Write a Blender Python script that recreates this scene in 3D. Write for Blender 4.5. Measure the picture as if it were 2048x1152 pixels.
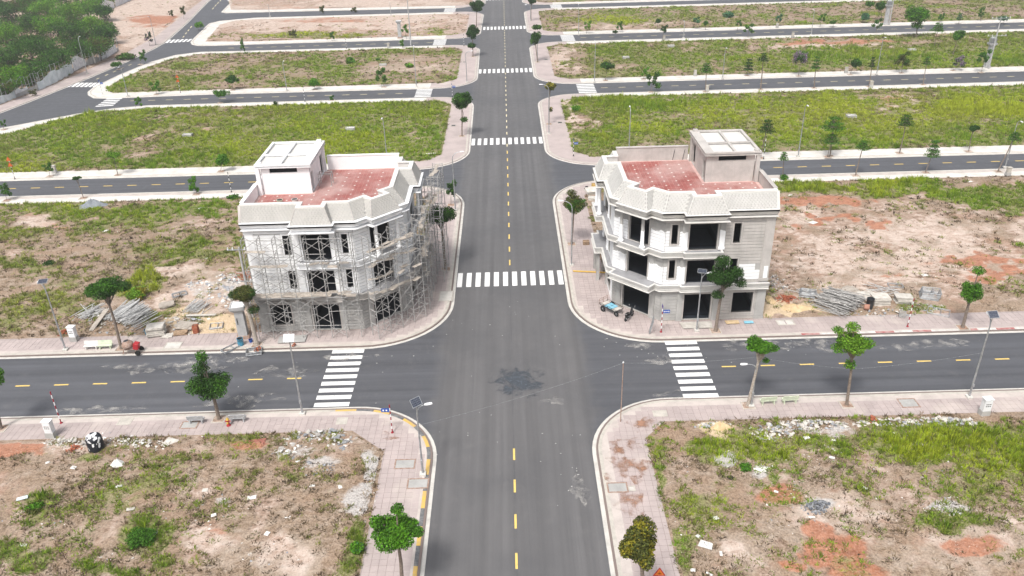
import bpy, bmesh, math, random
import numpy as np
from mathutils import Vector, Matrix, geometry
for o in list(bpy.data.objects): bpy.data.objects.remove(o)
random.seed(7); RNG = np.random.default_rng(7)
SC = bpy.context.scene; COL = SC.collection
R = math.radians
# ---------------------------------------------------------------- camera (surveyed drone position)
CF, CP, CYAW, CR, CH, CX = 1612.59, 0.487590, -0.000589, -0.027782, 45.99, 0.2575
_fw = Vector((math.sin(CYAW)*math.cos(CP), math.cos(CYAW)*math.cos(CP), -math.sin(CP)))
_r = Vector((math.cos(CYAW), -math.sin(CYAW), 0)); _u = _r.cross(_fw)
_c, _s = math.cos(CR), math.sin(CR)
RT = _c*_r + _s*_u; UP = -_s*_r + _c*_u; FW = _fw
CPOS = Vector((CX, 0, CH))
cam = bpy.data.cameras.new('camera'); co = bpy.data.objects.new('camera', cam); COL.objects.link(co)
cam.sensor_width = 36; cam.lens = 36*CF/2048; cam.clip_start = .5; cam.clip_end = 6000
m = Matrix((RT, UP, -FW)).transposed().to_4x4(); m.translation = CPOS; co.matrix_world = m
SC.camera = co
# ---------------------------------------------------------------- daylight: bright thin overcast
W = bpy.data.worlds.new('World'); SC.world = W; W.use_nodes = True
nt = W.node_tree; nt.nodes.clear()
sky = nt.nodes.new('ShaderNodeTexSky'); sky.sky_type = 'NISHITA'; sky.sun_disc = False
SUN_EL, SUN_AZ = 58, 205          # degrees; azimuth clockwise from +Y
sky.sun_elevation = R(SUN_EL); sky.sun_rotation = R(SUN_AZ)
sky.air_density = 1.0; sky.dust_density = 6.0; sky.ozone_density = 1.0
bg = nt.nodes.new('ShaderNodeBackground'); bg.inputs['Strength'].default_value = 0.10
hs = nt.nodes.new('ShaderNodeHueSaturation'); hs.inputs['Saturation'].default_value = .35   # cloud veil greys the sky
ow = nt.nodes.new('ShaderNodeOutputWorld')
nt.links.new(sky.outputs[0], hs.inputs['Color']); nt.links.new(hs.outputs[0], bg.inputs[0]); nt.links.new(bg.outputs[0], ow.inputs[0])
sl = bpy.data.lights.new('sun', 'SUN'); sl.energy = 1.5; sl.angle = R(10); sl.color = (1, .965, .92)
so = bpy.data.objects.new('sun', sl); COL.objects.link(so)
sd = Vector((math.sin(R(SUN_AZ))*math.cos(R(SUN_EL)), math.cos(R(SUN_AZ))*math.cos(R(SUN_EL)), math.sin(R(SUN_EL))))
so.rotation_euler = sd.to_track_quat('Z', 'Y').to_euler()
SC.view_settings.view_transform = 'Standard'; SC.view_settings.look = 'None'
SC.view_settings.exposure = 0.84; SC.view_settings.gamma = 1; SC.view_settings.use_curve_mapping = False
# ---------------------------------------------------------------- survey helpers
def ray(px, py): return FW + RT*((px-1024)/CF) - UP*((py-576)/CF)
def G(px, py, z=0.0):
    d = ray(px, py); t = (z-CPOS.z)/d.z; return CPOS + d*t
def atY(px, py, Y):
    d = ray(px, py); return CPOS + d*((Y-CPOS.y)/d.y)
def mpp(P): return ((Vector(P)-CPOS).dot(FW))/CF      # metres per photo pixel at a point
_M = np.array([list(RT), list(UP), list(FW)])
def to_px(P):
    d = np.asarray(P, float) - np.array(list(CPOS)); q = d @ _M.T; z = np.maximum(q[:, 2], 1)
    return np.stack([1024+CF*q[:, 0]/z, 576-CF*q[:, 1]/z], 1)
# ---------------------------------------------------------------- objects
def tag(o, label=None, cat=None, group=None, kind=None):
    if label: o['label'] = label
    if cat: o['category'] = cat
    if group: o['group'] = group
    if kind: o['kind'] = kind
    return o
def empty(name, loc=(0, 0, 0), label=None, cat=None, group=None, rz=0):
    o = bpy.data.objects.new(name, None); COL.objects.link(o); o.location = loc; o.rotation_euler = (0, 0, rz)
    o.empty_display_size = .2
    return tag(o, label, cat, group)
def link(name, me, parent=None, loc=(0, 0, 0), rot=(0, 0, 0), scale=(1, 1, 1)):
    o = bpy.data.objects.new(name, me); COL.objects.link(o); o.location = loc; o.rotation_euler = rot; o.scale = scale
    if parent: o.parent = parent
    return o
def kids(o): return [c for c in COL.objects if c.parent == o]
def copy_tree(o, parent=None, ch=None):
    c = o.copy(); COL.objects.link(c); c.parent = parent
    for k in list(o.children): copy_tree(k, c)
    return c
class MB:
    def __init__(s): s.v = []; s.f = []; s.m = []; s.sm = []
    def face(s, pts, mi=0, smooth=False):
        n = len(s.v); s.v += [tuple(p) for p in pts]; s.f.append(tuple(range(n, n+len(pts)))); s.m.append(mi); s.sm.append(smooth)
    def mesh(s, vs, fs, mi=0, smooth=False):
        n = len(s.v); s.v += [tuple(p) for p in vs]
        for f in fs: s.f.append(tuple(i+n for i in f)); s.m.append(mi); s.sm.append(smooth)
    def hexa(s, p, mi=0):          # 8 points: bottom loop 0-3, top loop 4-7
        s.mesh(p, [(3, 2, 1, 0), (4, 5, 6, 7), (0, 1, 5, 4), (1, 2, 6, 5), (2, 3, 7, 6), (3, 0, 4, 7)], mi)
    def box(s, x0, x1, y0, y1, z0, z1, mi=0):
        s.hexa([(x0, y0, z0), (x1, y0, z0), (x1, y1, z0), (x0, y1, z0), (x0, y0, z1), (x1, y0, z1), (x1, y1, z1), (x0, y1, z1)], mi)
    def obox(s, mat, hx, hy, hz, mi=0):   # box of half sizes in frame mat
        s.hexa([mat @ Vector(q) for q in ((-hx, -hy, -hz), (hx, -hy, -hz), (hx, hy, -hz), (-hx, hy, -hz), (-hx, -hy, hz), (hx, -hy, hz), (hx, hy, hz), (-hx, hy, hz))], mi)
    def bbox(s, mat, hx, hy, hz, b=.02, mi=0):  # bevelled top
        q = [(-hx, -hy, -hz), (hx, -hy, -hz), (hx, hy, -hz), (-hx, hy, -hz), (-hx, -hy, hz-b), (hx, -hy, hz-b), (hx, hy, hz-b), (-hx, hy, hz-b),
             (-hx+b, -hy+b, hz), (hx-b, -hy+b, hz), (hx-b, hy-b, hz), (-hx+b, hy-b, hz)]
        s.mesh([mat @ Vector(p) for p in q], [(3, 2, 1, 0), (0, 1, 5, 4), (1, 2, 6, 5), (2, 3, 7, 6), (3, 0, 4, 7), (4, 5, 9, 8), (5, 6, 10, 9), (6, 7, 11, 10), (7, 4, 8, 11), (8, 9, 10, 11)], mi)
    def tube(s, p0, p1, r0, r1=None, n=8, mi=0, cap=True, smooth=True):
        p0 = Vector(p0); p1 = Vector(p1); r1 = r0 if r1 is None else r1
        d = (p1-p0); d.normalize(); a = d.orthogonal().normalized(); b = d.cross(a)
        vs = []
        for p, r in ((p0, r0), (p1, r1)):
            for i in range(n):
                t = 2*math.pi*i/n; vs.append(p + a*(r*math.cos(t)) + b*(r*math.sin(t)))
        s.mesh(vs, [(i, (i+1) % n, n+(i+1) % n, n+i) for i in range(n)], mi, smooth)
        if cap:
            s.mesh(vs[:n], [tuple(range(n-1, -1, -1))], mi); s.mesh(vs[n:], [tuple(range(n))], mi)
    def path(s, pts, rs, n=8, mi=0, cap=True):
        pts = [Vector(p) for p in pts]; k = len(pts)
        if not hasattr(rs, '__len__'): rs = [rs]*k
        vs = []; a = None
        for i, p in enumerate(pts):
            d = (pts[min(i+1, k-1)]-pts[max(i-1, 0)]).normalized()
            a = d.orthogonal().normalized() if a is None else (a - d*a.dot(d)).normalized()
            b = d.cross(a)
            for j in range(n):
                t = 2*math.pi*j/n; vs.append(p + a*(rs[i]*math.cos(t)) + b*(rs[i]*math.sin(t)))
        fs = [(i*n+j, i*n+(j+1) % n, (i+1)*n+(j+1) % n, (i+1)*n+j) for i in range(k-1) for j in range(n)]
        s.mesh(vs, fs, mi, True)
        if cap: s.mesh(vs[:n], [tuple(range(n-1, -1, -1))], mi); s.mesh(vs[-n:], [tuple(range(n))], mi)
    def lathe(s, prof, c=(0, 0, 0), n=16, mi=0, axis=None):
        vs = []
        M3 = axis if axis is not None else Matrix.Identity(3)
        for r, z in prof:
            for i in range(n):
                t = 2*math.pi*i/n; vs.append(Vector(c) + M3 @ Vector((r*math.cos(t), r*math.sin(t), z)))
        k = len(prof)
        s.mesh(vs, [(i*n+j, i*n+(j+1) % n, (i+1)*n+(j+1) % n, (i+1)*n+j) for i in range(k-1) for j in range(n)], mi, True)
        s.mesh(vs[:n], [tuple(range(n-1, -1, -1))], mi); s.mesh(vs[-n:], [tuple(range(n))], mi)
    def poly(s, pts, z, mi=0):
        t = geometry.tessellate_polygon([[Vector((p[0], p[1], 0)) for p in pts]])
        vs = [(p[0], p[1], z) for p in pts]
        A = sum(pts[i][0]*pts[(i+1) % len(pts)][1]-pts[(i+1) % len(pts)][0]*pts[i][1] for i in range(len(pts)))
        fs = []
        for f in t:
            a, b, c = [vs[i] for i in f]
            fs.append(f if (b[0]-a[0])*(c[1]-a[1])-(b[1]-a[1])*(c[0]-a[0]) > 0 else f[::-1])
        s.mesh(vs, fs, mi)
    def prism(s, pts, z0, z1, mi=0):
        s.poly(pts, z1, mi); n = len(pts)
        vs = [(p[0], p[1], z0) for p in pts]+[(p[0], p[1], z1) for p in pts]
        s.mesh(vs, [(i, (i+1) % n, n+(i+1) % n, n+i) for i in range(n)], mi)
    def sweep(s, line, prof, mi=0, closed=False):   # prof: (outward offset, z); out = right-hand side of travel
        k = len(line); L = [Vector((p[0], p[1])) for p in line]; vs = []
        for i in range(k):
            ds = []
            if i > 0 or closed: ds.append((L[i]-L[i-1]).normalized())
            if i < k-1 or closed: ds.append((L[(i+1) % k]-L[i]).normalized())
            ns = [Vector((d.y, -d.x)) for d in ds]
            nn = ns[0]+ns[-1]; nn.normalize(); sc = 1/max(.35, nn.dot(ns[0]))
            for o, z in prof: q = L[i]+nn*(o*sc); vs.append((q.x, q.y, z))
        P = len(prof); fs = []
        for i in range(k if closed else k-1):
            j = (i+1) % k
            for q in range(P-1): fs.append((i*P+q, j*P+q, j*P+q+1, i*P+q+1))
        s.mesh(vs, fs, mi)
        if not closed: s.mesh(vs[:P], [tuple(range(P))], mi); s.mesh(vs[-P:], [tuple(range(P-1, -1, -1))], mi)
    def build(s, name, mats, parent=None, fix=False, local=False, T=None):
        mats = mats if isinstance(mats, (list, tuple)) else [mats]
        me = bpy.data.meshes.new(name)
        off = Vector(parent.location) if (parent and not local) else Vector((0, 0, 0))
        if parent and parent.parent and not local: off = off + Vector(parent.parent.location)
        vs = s.v if T is None else [T(v) for v in s.v]
        me.from_pydata([(v[0]-off.x, v[1]-off.y, v[2]-off.z) for v in vs], [], s.f)
        for mt in mats: me.materials.append(mt)
        me.polygons.foreach_set('material_index', s.m); me.polygons.foreach_set('use_smooth', s.sm)
        if fix:
            b = bmesh.new(); b.from_mesh(me); bmesh.ops.remove_doubles(b, verts=b.verts, dist=1e-4); bmesh.ops.recalc_face_normals(b, faces=b.faces); b.to_mesh(me); b.free()
        me.update()
        return link(name, me, parent)
def bar(mb, p0, p1, w, h, mi=0):
    p0 = Vector(p0); p1 = Vector(p1); d = p1-p0; L = d.length; d.normalize()
    up = Vector((0, 0, 1)) if abs(d.z) < .95 else Vector((1, 0, 0))
    y = up.cross(d).normalized(); z = d.cross(y)
    M = Matrix((d, y, z)).transposed().to_4x4(); M.translation = (p0+p1)/2
    mb.obox(M, L/2, w/2, h/2, mi)
def frame(loc, rz=0, rx=0, ry=0):
    return Matrix.Translation(Vector(loc)) @ Matrix.Rotation(rz, 4, 'Z') @ Matrix.Rotation(ry, 4, 'Y') @ Matrix.Rotation(rx, 4, 'X')
# ---------------------------------------------------------------- materials
class NB:
    def __init__(s, name):
        s.mat = bpy.data.materials.new(name); s.mat.use_nodes = True; s.nt = s.mat.node_tree; s.nt.nodes.clear()
        s.out = s.n('ShaderNodeOutputMaterial'); s.p = s.n('ShaderNodeBsdfPrincipled'); s.l(s.p.outputs[0], s.out.inputs[0])
        s.p.inputs['Specular IOR Level'].default_value = .25
    def n(s, t, **k):
        q = s.nt.nodes.new(t)
        for a, b in k.items(): setattr(q, a, b)
        return q
    def l(s, a, b): s.nt.links.new(a, b)
    def val(s, sock, v):
        if isinstance(v, bpy.types.NodeSocket): s.l(v, sock)
        elif isinstance(v, tuple) and len(v) == 3 and sock.type == 'RGBA': sock.default_value = (*v, 1)
        else: sock.default_value = v
    def pos(s): return s.n('ShaderNodeNewGeometry').outputs['Position']
    def ob(s): return s.n('ShaderNodeTexCoord').outputs['Object']
    def scalev(s, v, xyz):
        q = s.n('ShaderNodeVectorMath', operation='MULTIPLY'); s.val(q.inputs[0], v); q.inputs[1].default_value = xyz; return q.outputs[0]
    def noise(s, vec, sc, det=4, rough=.6, dist=0):
        q = s.n('ShaderNodeTexNoise'); s.l(vec, q.inputs['Vector']); q.inputs['Scale'].default_value = sc; q.inputs['Detail'].default_value = det
        q.inputs['Roughness'].default_value = rough; q.inputs['Distortion'].default_value = dist; return q.outputs['Fac']
    def vor(s, vec, sc, out='Color', feat='F1', rnd=1):
        q = s.n('ShaderNodeTexVoronoi', feature=feat); s.l(vec, q.inputs['Vector']); q.inputs['Scale'].default_value = sc; q.inputs['Randomness'].default_value = rnd; return q.outputs[out]
    def math(s, op, a, b=0., c=None, clamp=False):
        q = s.n('ShaderNodeMath', operation=op, use_clamp=clamp); s.val(q.inputs[0], a); s.val(q.inputs[1], b)
        if c is not None: s.val(q.inputs[2], c)
        return q.outputs[0]
    def ss(s, v, lo, hi):
        q = s.n('ShaderNodeMapRange', interpolation_type='SMOOTHSTEP'); s.val(q.inputs[0], v); q.inputs[1].default_value = lo; q.inputs[2].default_value = hi; return q.outputs[0]
    def mix(s, f, a, b, mode='MIX'):
        q = s.n('ShaderNodeMix', data_type='RGBA', blend_type=mode); s.val(q.inputs[0], f); s.val(q.inputs[6], a); s.val(q.inputs[7], b); return q.outputs[2]
    def ramp(s, v, stops):
        q = s.n('ShaderNodeValToRGB'); s.l(v, q.inputs[0]); e = q.color_ramp.elements
        while len(e) < len(stops): e.new(.5)
        for el, (p, c) in zip(e, stops): el.position = p; el.color = (*c, 1)
        return q.outputs[0]
    def attr(s, name, sock='Color'): q = s.n('ShaderNodeAttribute', attribute_name=name); return q.outputs[sock]
    def sep(s, v): q = s.n('ShaderNodeSeparateXYZ'); s.l(v, q.inputs[0]); return q.outputs
    def rand(s): return s.n('ShaderNodeObjectInfo').outputs['Random']
    def bump(s, h, st=.3, d=.05):
        q = s.n('ShaderNodeBump'); q.inputs['Strength'].default_value = st; q.inputs['Distance'].default_value = d; s.l(h, q.inputs['Height']); s.l(q.outputs[0], s.p.inputs['Normal'])
    def col(s, c): s.val(s.p.inputs['Base Color'], c)
    def fin(s, rough=.85, metal=0, spec=None):
        s.val(s.p.inputs['Roughness'], rough); s.p.inputs['Metallic'].default_value = metal
        if spec is not None: s.p.inputs['Specular IOR Level'].default_value = spec
        return s.mat
def simple(name, c, c2=None, sc=3, rough=.8, metal=0, bump=0, bsc=20, vary=0, obj=False, spec=.25):
    b = NB(name); v = b.ob() if obj else b.pos()
    c2 = c2 or tuple(x*.8 for x in c)
    n = b.noise(v, sc, 6, .62); o = b.mix(b.ss(n, .36, .66), c2, c)
    if vary:
        o = b.mix(b.math('MULTIPLY', b.rand(), vary), o, tuple(x*.45 for x in c))
    b.col(o)
    if bump: b.bump(b.noise(v, bsc, 4), bump, .02)
    return b.fin(rough, metal, spec)
MT = {}
MT['steel'] = simple('galvanised_steel', (.50, .52, .54), (.36, .37, .38), 4, .45, .6)
MT['dullsteel'] = simple('scaffold_steel', (.50, .50, .495), (.32, .31, .295), 6, .6, .1, vary=.45)
MT['fadedred'] = simple('faded_red_sheet', (.36, .15, .115), (.26, .10, .075), 3, .7)
MT['white'] = simple('white_paint', (.80, .81, .82), (.72, .73, .74), 1.3, .6)
MT['whitewall'] = simple('white_wall_paint', (.87, .88, .885), (.81, .82, .83), .7, .75, bump=.08, bsc=30)
MT['board'] = simple('formwork_board', (.55, .50, .44), (.38, .33, .28), 3, .85, vary=.5)
MT['wood'] = simple('old_timber', (.42, .30, .20), (.25, .17, .11), 5, .85, vary=.5)
MT['red'] = simple('red_paint', (.45, .03, .04), (.36, .03, .035), 6, .5)
MT['stripered'] = simple('dark_red_paint', (.33, .02, .035), None, 6, .5)
MT['yellow'] = simple('yellow_paint', (.62, .40, .07), (.50, .33, .09), 5, .6)
MT['orange'] = simple('orange_paint', (.75, .20, .03), None, 5, .5)
MT['blue'] = simple('blue_sign', (.03, .10, .42), None, 5, .45)
MT['ltblue'] = simple('light_blue_sheet', (.25, .55, .68), (.20, .45, .58), 2, .4)
MT['black'] = simple('black_plastic', (.012, .012, .014), None, 5, .35)
MT['rubber'] = simple('tyre_rubber', (.02, .02, .02), None, 5, .8)
MT['dark'] = simple('dark_metal', (.06, .065, .07), None, 5, .5, .4)
MT['brickred'] = simple('red_brick', (.45, .15, .08), (.32, .10, .06), 6, .9, vary=.4)
MT['bucketblue'] = simple('blue_barrel', (.08, .30, .45), (.06, .22, .33), 4, .45)
MT['cell'] = simple('solar_cell', (.05, .06, .09), (.08, .09, .12), 6, .2, .2, spec=.5)
MT['chrome'] = simple('chrome', (.65, .65, .67), None, 3, .2, .9)
MT['rust'] = simple('rusty_metal', (.30, .18, .13), (.42, .33, .28), 5, .8, .2)
MT['bark'] = simple('bark', (.26, .21, .17), (.15, .12, .10), 9, .9, bump=.5, bsc=25)
MT['palebark'] = simple('pale_bark', (.45, .40, .35), (.28, .24, .20), 7, .9, bump=.5, bsc=25)
MT['sand'] = simple('yellow_sand', (.62, .48, .30), (.52, .38, .22), 2, .95, bump=.5, bsc=30)
MT['tank'] = None
def _leaf():
    b = NB('leaf'); c = b.attr('col')
    b.col(c); b.fin(.65, spec=.12)
    t = b.n('ShaderNodeBsdfTranslucent'); b.l(b.mix(1., c, (1., 1., .6), 'MULTIPLY'), t.inputs[0])
    mx = b.n('ShaderNodeMixShader'); mx.inputs[0].default_value = .16
    b.l(b.p.outputs[0], mx.inputs[1]); b.l(t.outputs[0], mx.inputs[2]); b.l(mx.outputs[0], b.out.inputs[0]); return b.mat
MT['leaf'] = _leaf()
def _grass():
    b = NB('grass_blade'); c = b.attr('col'); b.col(c); b.fin(.75, spec=.15)
    t = b.n('ShaderNodeBsdfTranslucent'); b.l(c, t.inputs[0]); mx = b.n('ShaderNodeMixShader'); mx.inputs[0].default_value = .35
    b.l(b.p.outputs[0], mx.inputs[1]); b.l(t.outputs[0], mx.inputs[2]); b.l(mx.outputs[0], b.out.inputs[0]); return b.mat
MT['grass'] = _grass()
def _asphalt():
    b = NB('asphalt'); p = b.pos(); q = b.sep(p)
    sy = b.noise(b.scalev(p, (1.1, .012, 1)), 1.0, 5, .55); sx = b.noise(b.scalev(p, (.012, 1.1, 1)), 1.0, 5, .55); big = b.noise(p, .09, 4); mid = b.noise(p, .9, 5, .65); fine = b.noise(p, 14, 3, .7)
    mn = b.ss(b.math('ADD', b.math('ABSOLUTE', q[0]), b.math('MULTIPLY', b.math('SUBTRACT', b.noise(p, .35, 5, .6), .5), 3.)), 8.6, 6.4)     # main road laid separately
    st = b.math('ADD', b.math('MULTIPLY', sy, mn), b.math('MULTIPLY', sx, b.math('SUBTRACT', 1., mn)))
    t1, t2 = (.122, .119, .120), (.086, .089, .099)
    tone = b.mix(mn, t2, t1)
    c = b.mix(1., tone, b.ramp(st, [(.28, (.66,)*3), (.5, (1.,)*3), (.72, (1.34,)*3)]), 'MULTIPLY')
    c = b.mix(b.math('MULTIPLY', b.ss(big, .42, .68), .45), c, (.062, .064, .070))
    cbn = b.n('ShaderNodeCombineXYZ'); b.l(b.math('FLOOR', b.math('DIVIDE', b.math('ADD', q[0], b.math('MULTIPLY', b.noise(b.scalev(p, (0, .05, 0)), 1, 2), .35)), 2.35)), cbn.inputs[0]); wn = b.n('ShaderNodeTexWhiteNoise'); b.l(cbn.outputs[0], wn.inputs[0])
    c = b.mix(b.math('MULTIPLY', b.math('MULTIPLY', wn.outputs[0], mn), .30), c, (.066, .067, .071))
    seam = b.ss(b.math('ABSOLUTE', b.math('ADD', q[0], b.math('MULTIPLY', b.math('SUBTRACT', b.noise(b.scalev(p, (0, .2, 0)), 1, 3), .5), .2))), .09, .02); c = b.mix(b.math('MULTIPLY', b.math('MULTIPLY', seam, b.ss(b.noise(p, .12, 3), .42, .55)), .5), c, (.04, .042, .048))
    tr = b.noise(b.scalev(p, (2.2, .03, 1)), 1., 3); c = b.mix(b.math('MULTIPLY', b.math('MULTIPLY', b.ss(tr, .55, .7), mn), .35), c, (.07, .07, .073))
    c = b.mix(b.math('MULTIPLY', b.ss(mid, .52, .8), .3), c, (.20, .19, .185))
    sm = b.math('MULTIPLY', b.ss(b.noise(p, .13, 3, .5, 1.2), .56, .70), b.ss(b.noise(b.scalev(p, (1.6, .5, 1)), 1.1, 6, .75, 1.5), .5, .75))
    c = b.mix(b.math('MULTIPLY', sm, .3), c, (.26, .255, .25))
    sp = b.vor(p, 1.3, 'Distance'); spm = b.math('MULTIPLY', b.ss(sp, .05, .02), b.ss(b.noise(p, .23, 2), .5, .62)); c = b.mix(b.math('MULTIPLY', spm, .5), c, (.5, .48, .45))
    c = b.mix(.30, c, b.mix(1., tone, b.ramp(fine, [(.3, (.5,)*3), (.7, (1.55,)*3)]), 'MULTIPLY'))
    b.col(c); b.bump(fine, .35, .01); return b.fin(b.ramp(mid, [(.3, (.48,)*3), (.7, (.66,)*3)]), spec=.55)
MT['asphalt'] = MT['asphalt2'] = _asphalt()
def _paint(name, c):
    b = NB(name); p = b.pos(); n = b.noise(p, 4.5, 8, .78); w = b.noise(p, .5, 3)
    b.col(b.mix(b.math('MULTIPLY', b.ss(n, .52, .70), b.ss(w, .35, .6)), c, tuple(x*.38 for x in c))); return b.fin(.7)
MT['linewhite'] = _paint('road_paint_white', (.80, .80, .79)); MT['lineyellow'] = _paint('road_paint_yellow', (.72, .52, .16))
MT['linepale'] = _paint('road_paint_pale_yellow', (.70, .62, .40))
def _conc(name, tone, dirt=.35, sc=.6, streak=False):
    b = NB(name); p = b.pos(); n = b.noise(p, sc, 6, .65); f = b.noise(p, 9, 4, .7)
    c = b.ramp(n, [(.3, tuple(x*(1-dirt) for x in tone)), (.55, tone), (.75, tuple(min(.85, x*1.1) for x in tone))])
    if streak: c = b.mix(b.math('MULTIPLY', b.ss(b.noise(b.scalev(p, (3, 3, .18)), 1.2, 4), .5, .75), .4), c, tuple(x*.62 for x in tone))
    c = b.mix(.22, c, b.ramp(f, [(.3, tuple(x*.7 for x in tone)), (.7, tuple(min(.9, x*1.2) for x in tone))]))
    b.col(c); b.bump(f, .2, .01); return b.fin(.9)
MT['kerb'] = _conc('kerb_concrete', (.50, .47, .42), .3, 1.2)
MT['gutter'] = _conc('gutter_concrete', (.58, .56, .52), .3, .8)
MT['render'] = _conc('grey_render', (.42, .415, .40), .28, .5, True)
MT['renderl'] = _conc('light_render', (.50, .475, .45), .3, .5, True)
MT['ledge'] = _conc('ledge_render', (.62, .61, .585), .18, .5)
MT['screed'] = _conc('balcony_screed', (.30, .30, .31), .3, 1.)
MT['shingle'] = _conc('mansard_tile', (.50, .495, .475), .15, .7)
MT['shingle2'] = _conc('mansard_tile_grey', (.45, .44, .415), .15, .7)
MT['coping'] = _conc('coping_render', (.68, .67, .64), .15, .6)
MT['interior'] = _conc('shaded_interior_render', (.055, .058, .062), .3, .6)  # room shade put into the colour, far darker than the outer render
MT['floorin'] = simple('dark_floor_tile', (.032, .038, .048), None, 2, .35); MT['floorborder'] = simple('black_floor_border', (.006, .007, .010), None, 2, .3)  # dark grey tile, deepened further by painted-in room shade
MT['concrete'] = _conc('weathered_concrete', (.44, .44, .44), .3, .9, True)
MT['rubble'] = simple('rubble_pale', (.60, .57, .53), (.42, .39, .36), 3, .95, vary=.55)
MT['rubblegrey'] = simple('rubble_grey', (.40, .41, .43), (.26, .27, .29), 3, .95, vary=.5)
MT['litter'] = simple('white_litter', (.80, .79, .76), (.66, .65, .62), 4, .8, vary=.25)
MT['blackrubble'] = simple('burnt_rubble', (.10, .11, .13), (.25, .26, .28), 3, .9, vary=.5)
MT['sheet'] = simple('pale_blue_sheeting', (.74, .80, .83), (.58, .65, .68), .8, .6)
MT['clothwhite'] = simple('white_sheeting', (.82, .83, .85), (.58, .60, .64), 1, .7)
def _paver(name, tone, ind):
    b = NB(name); p = b.pos(); s_ = .6
    n = b.noise(p, .35, 5, .62); f = b.noise(p, 8, 4, .7)
    c = b.ramp(n, [(.3, tuple(x*.8 for x in tone)), (.5, tone), (.72, tuple(min(.8, x*1.14) for x in tone))])
    if ind:
        q = b.sep(b.scalev(p, (1/s_, 1/s_, 0))); fx = b.math('FLOOR', q[0]); fy = b.math('FLOOR', q[1])
        cb = b.n('ShaderNodeCombineXYZ'); b.l(fx, cb.inputs[0]); b.l(fy, cb.inputs[1])
        w = b.n('ShaderNodeTexWhiteNoise'); b.l(cb.outputs[0], w.inputs[0])
        c = b.mix(b.math('MULTIPLY', w.outputs[0], .30), c, tuple(x*.62 for x in tone))
    c = b.mix(b.math('MULTIPLY', b.ss(b.noise(p, .16, 3), .56, .72), .45), c, (.62, .56, .50))
    c = b.mix(.2, c, b.ramp(f, [(.3, tuple(x*.75 for x in tone)), (.7, tuple(min(.9, x*1.15) for x in tone))]))
    b._c = c; b.col(c); b.bump(f, .15, .01); b.fin(.85); return b
PINK = (.43, .365, .35)
MT['paver'] = _paver('pink_paver', PINK, True).mat
MT['joint'] = simple('paver_joint', (.27, .215, .195), (.20, .16, .145), 2, .95)
def _paverfar():
    b = _paver('pavement_far', PINK, False); p = b.pos(); q = b.sep(p)
    lx = b.math('GREATER_THAN', b.math('ABSOLUTE', q[0]), 17.5); ly = b.math('GREATER_THAN', q[1], 100)
    pale = b.ramp(b.noise(p, .5, 5), [(.3, (.52, .49, .45)), (.6, (.66, .635, .595))])
    b.col(b.mix(b.math('MULTIPLY', lx, ly), b._c, pale)); return b.mat
MT['paverfar'] = _paverfar()
def _redtile():
    b = NB('red_roof_tile'); p = b.pos(); q = b.sep(b.scalev(p, (1/.45, 1/.45, 0)))
    cb = b.n('ShaderNodeCombineXYZ'); b.l(b.math('FLOOR', q[0]), cb.inputs[0]); b.l(b.math('FLOOR', q[1]), cb.inputs[1])
    w = b.n('ShaderNodeTexWhiteNoise'); b.l(cb.outputs[0], w.inputs[0])
    c = b.mix(w.outputs[0], (.26, .072, .06), (.33, .105, .09))
    dust = b.ss(b.noise(p, .22, 5, .6), .36, .66)
    c = b.mix(b.math('MULTIPLY', dust, .52), c, (.55, .44, .41)); b.col(c); return b.fin(.5, spec=.4)
MT['redtile'] = _redtile(); MT['grout'] = simple('pale_grout', (.60, .42, .39), (.5, .33, .30), 2, .8)
def _partpaint():
    b = NB('part_painted_render'); p = b.pos(); q = b.sep(p)
    g = b.ramp(b.noise(p, .6, 6, .65), [(.3, (.31, .305, .295)), (.6, (.43, .425, .41))])
    w = b.ramp(b.noise(p, .8, 4), [(.3, (.78, .79, .80)), (.6, (.84, .85, .86))])
    z = b.math('ADD', q[2], b.math('MULTIPLY', b.math('SUBTRACT', b.noise(b.scalev(p, (1, 1, .15)), .9, 3), .5), 1.1))
    m1 = b.math('MULTIPLY', b.math('GREATER_THAN', z, 4.2), b.math('LESS_THAN', z, 6.85))
    m2 = b.math('MULTIPLY', b.math('GREATER_THAN', z, 8.4), b.math('LESS_THAN', z, 10.95))
    b.col(b.mix(b.math('ADD', m1, m2, clamp=True), g, w)); return b.fin(.85)
MT['partpaint'] = _partpaint()
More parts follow.
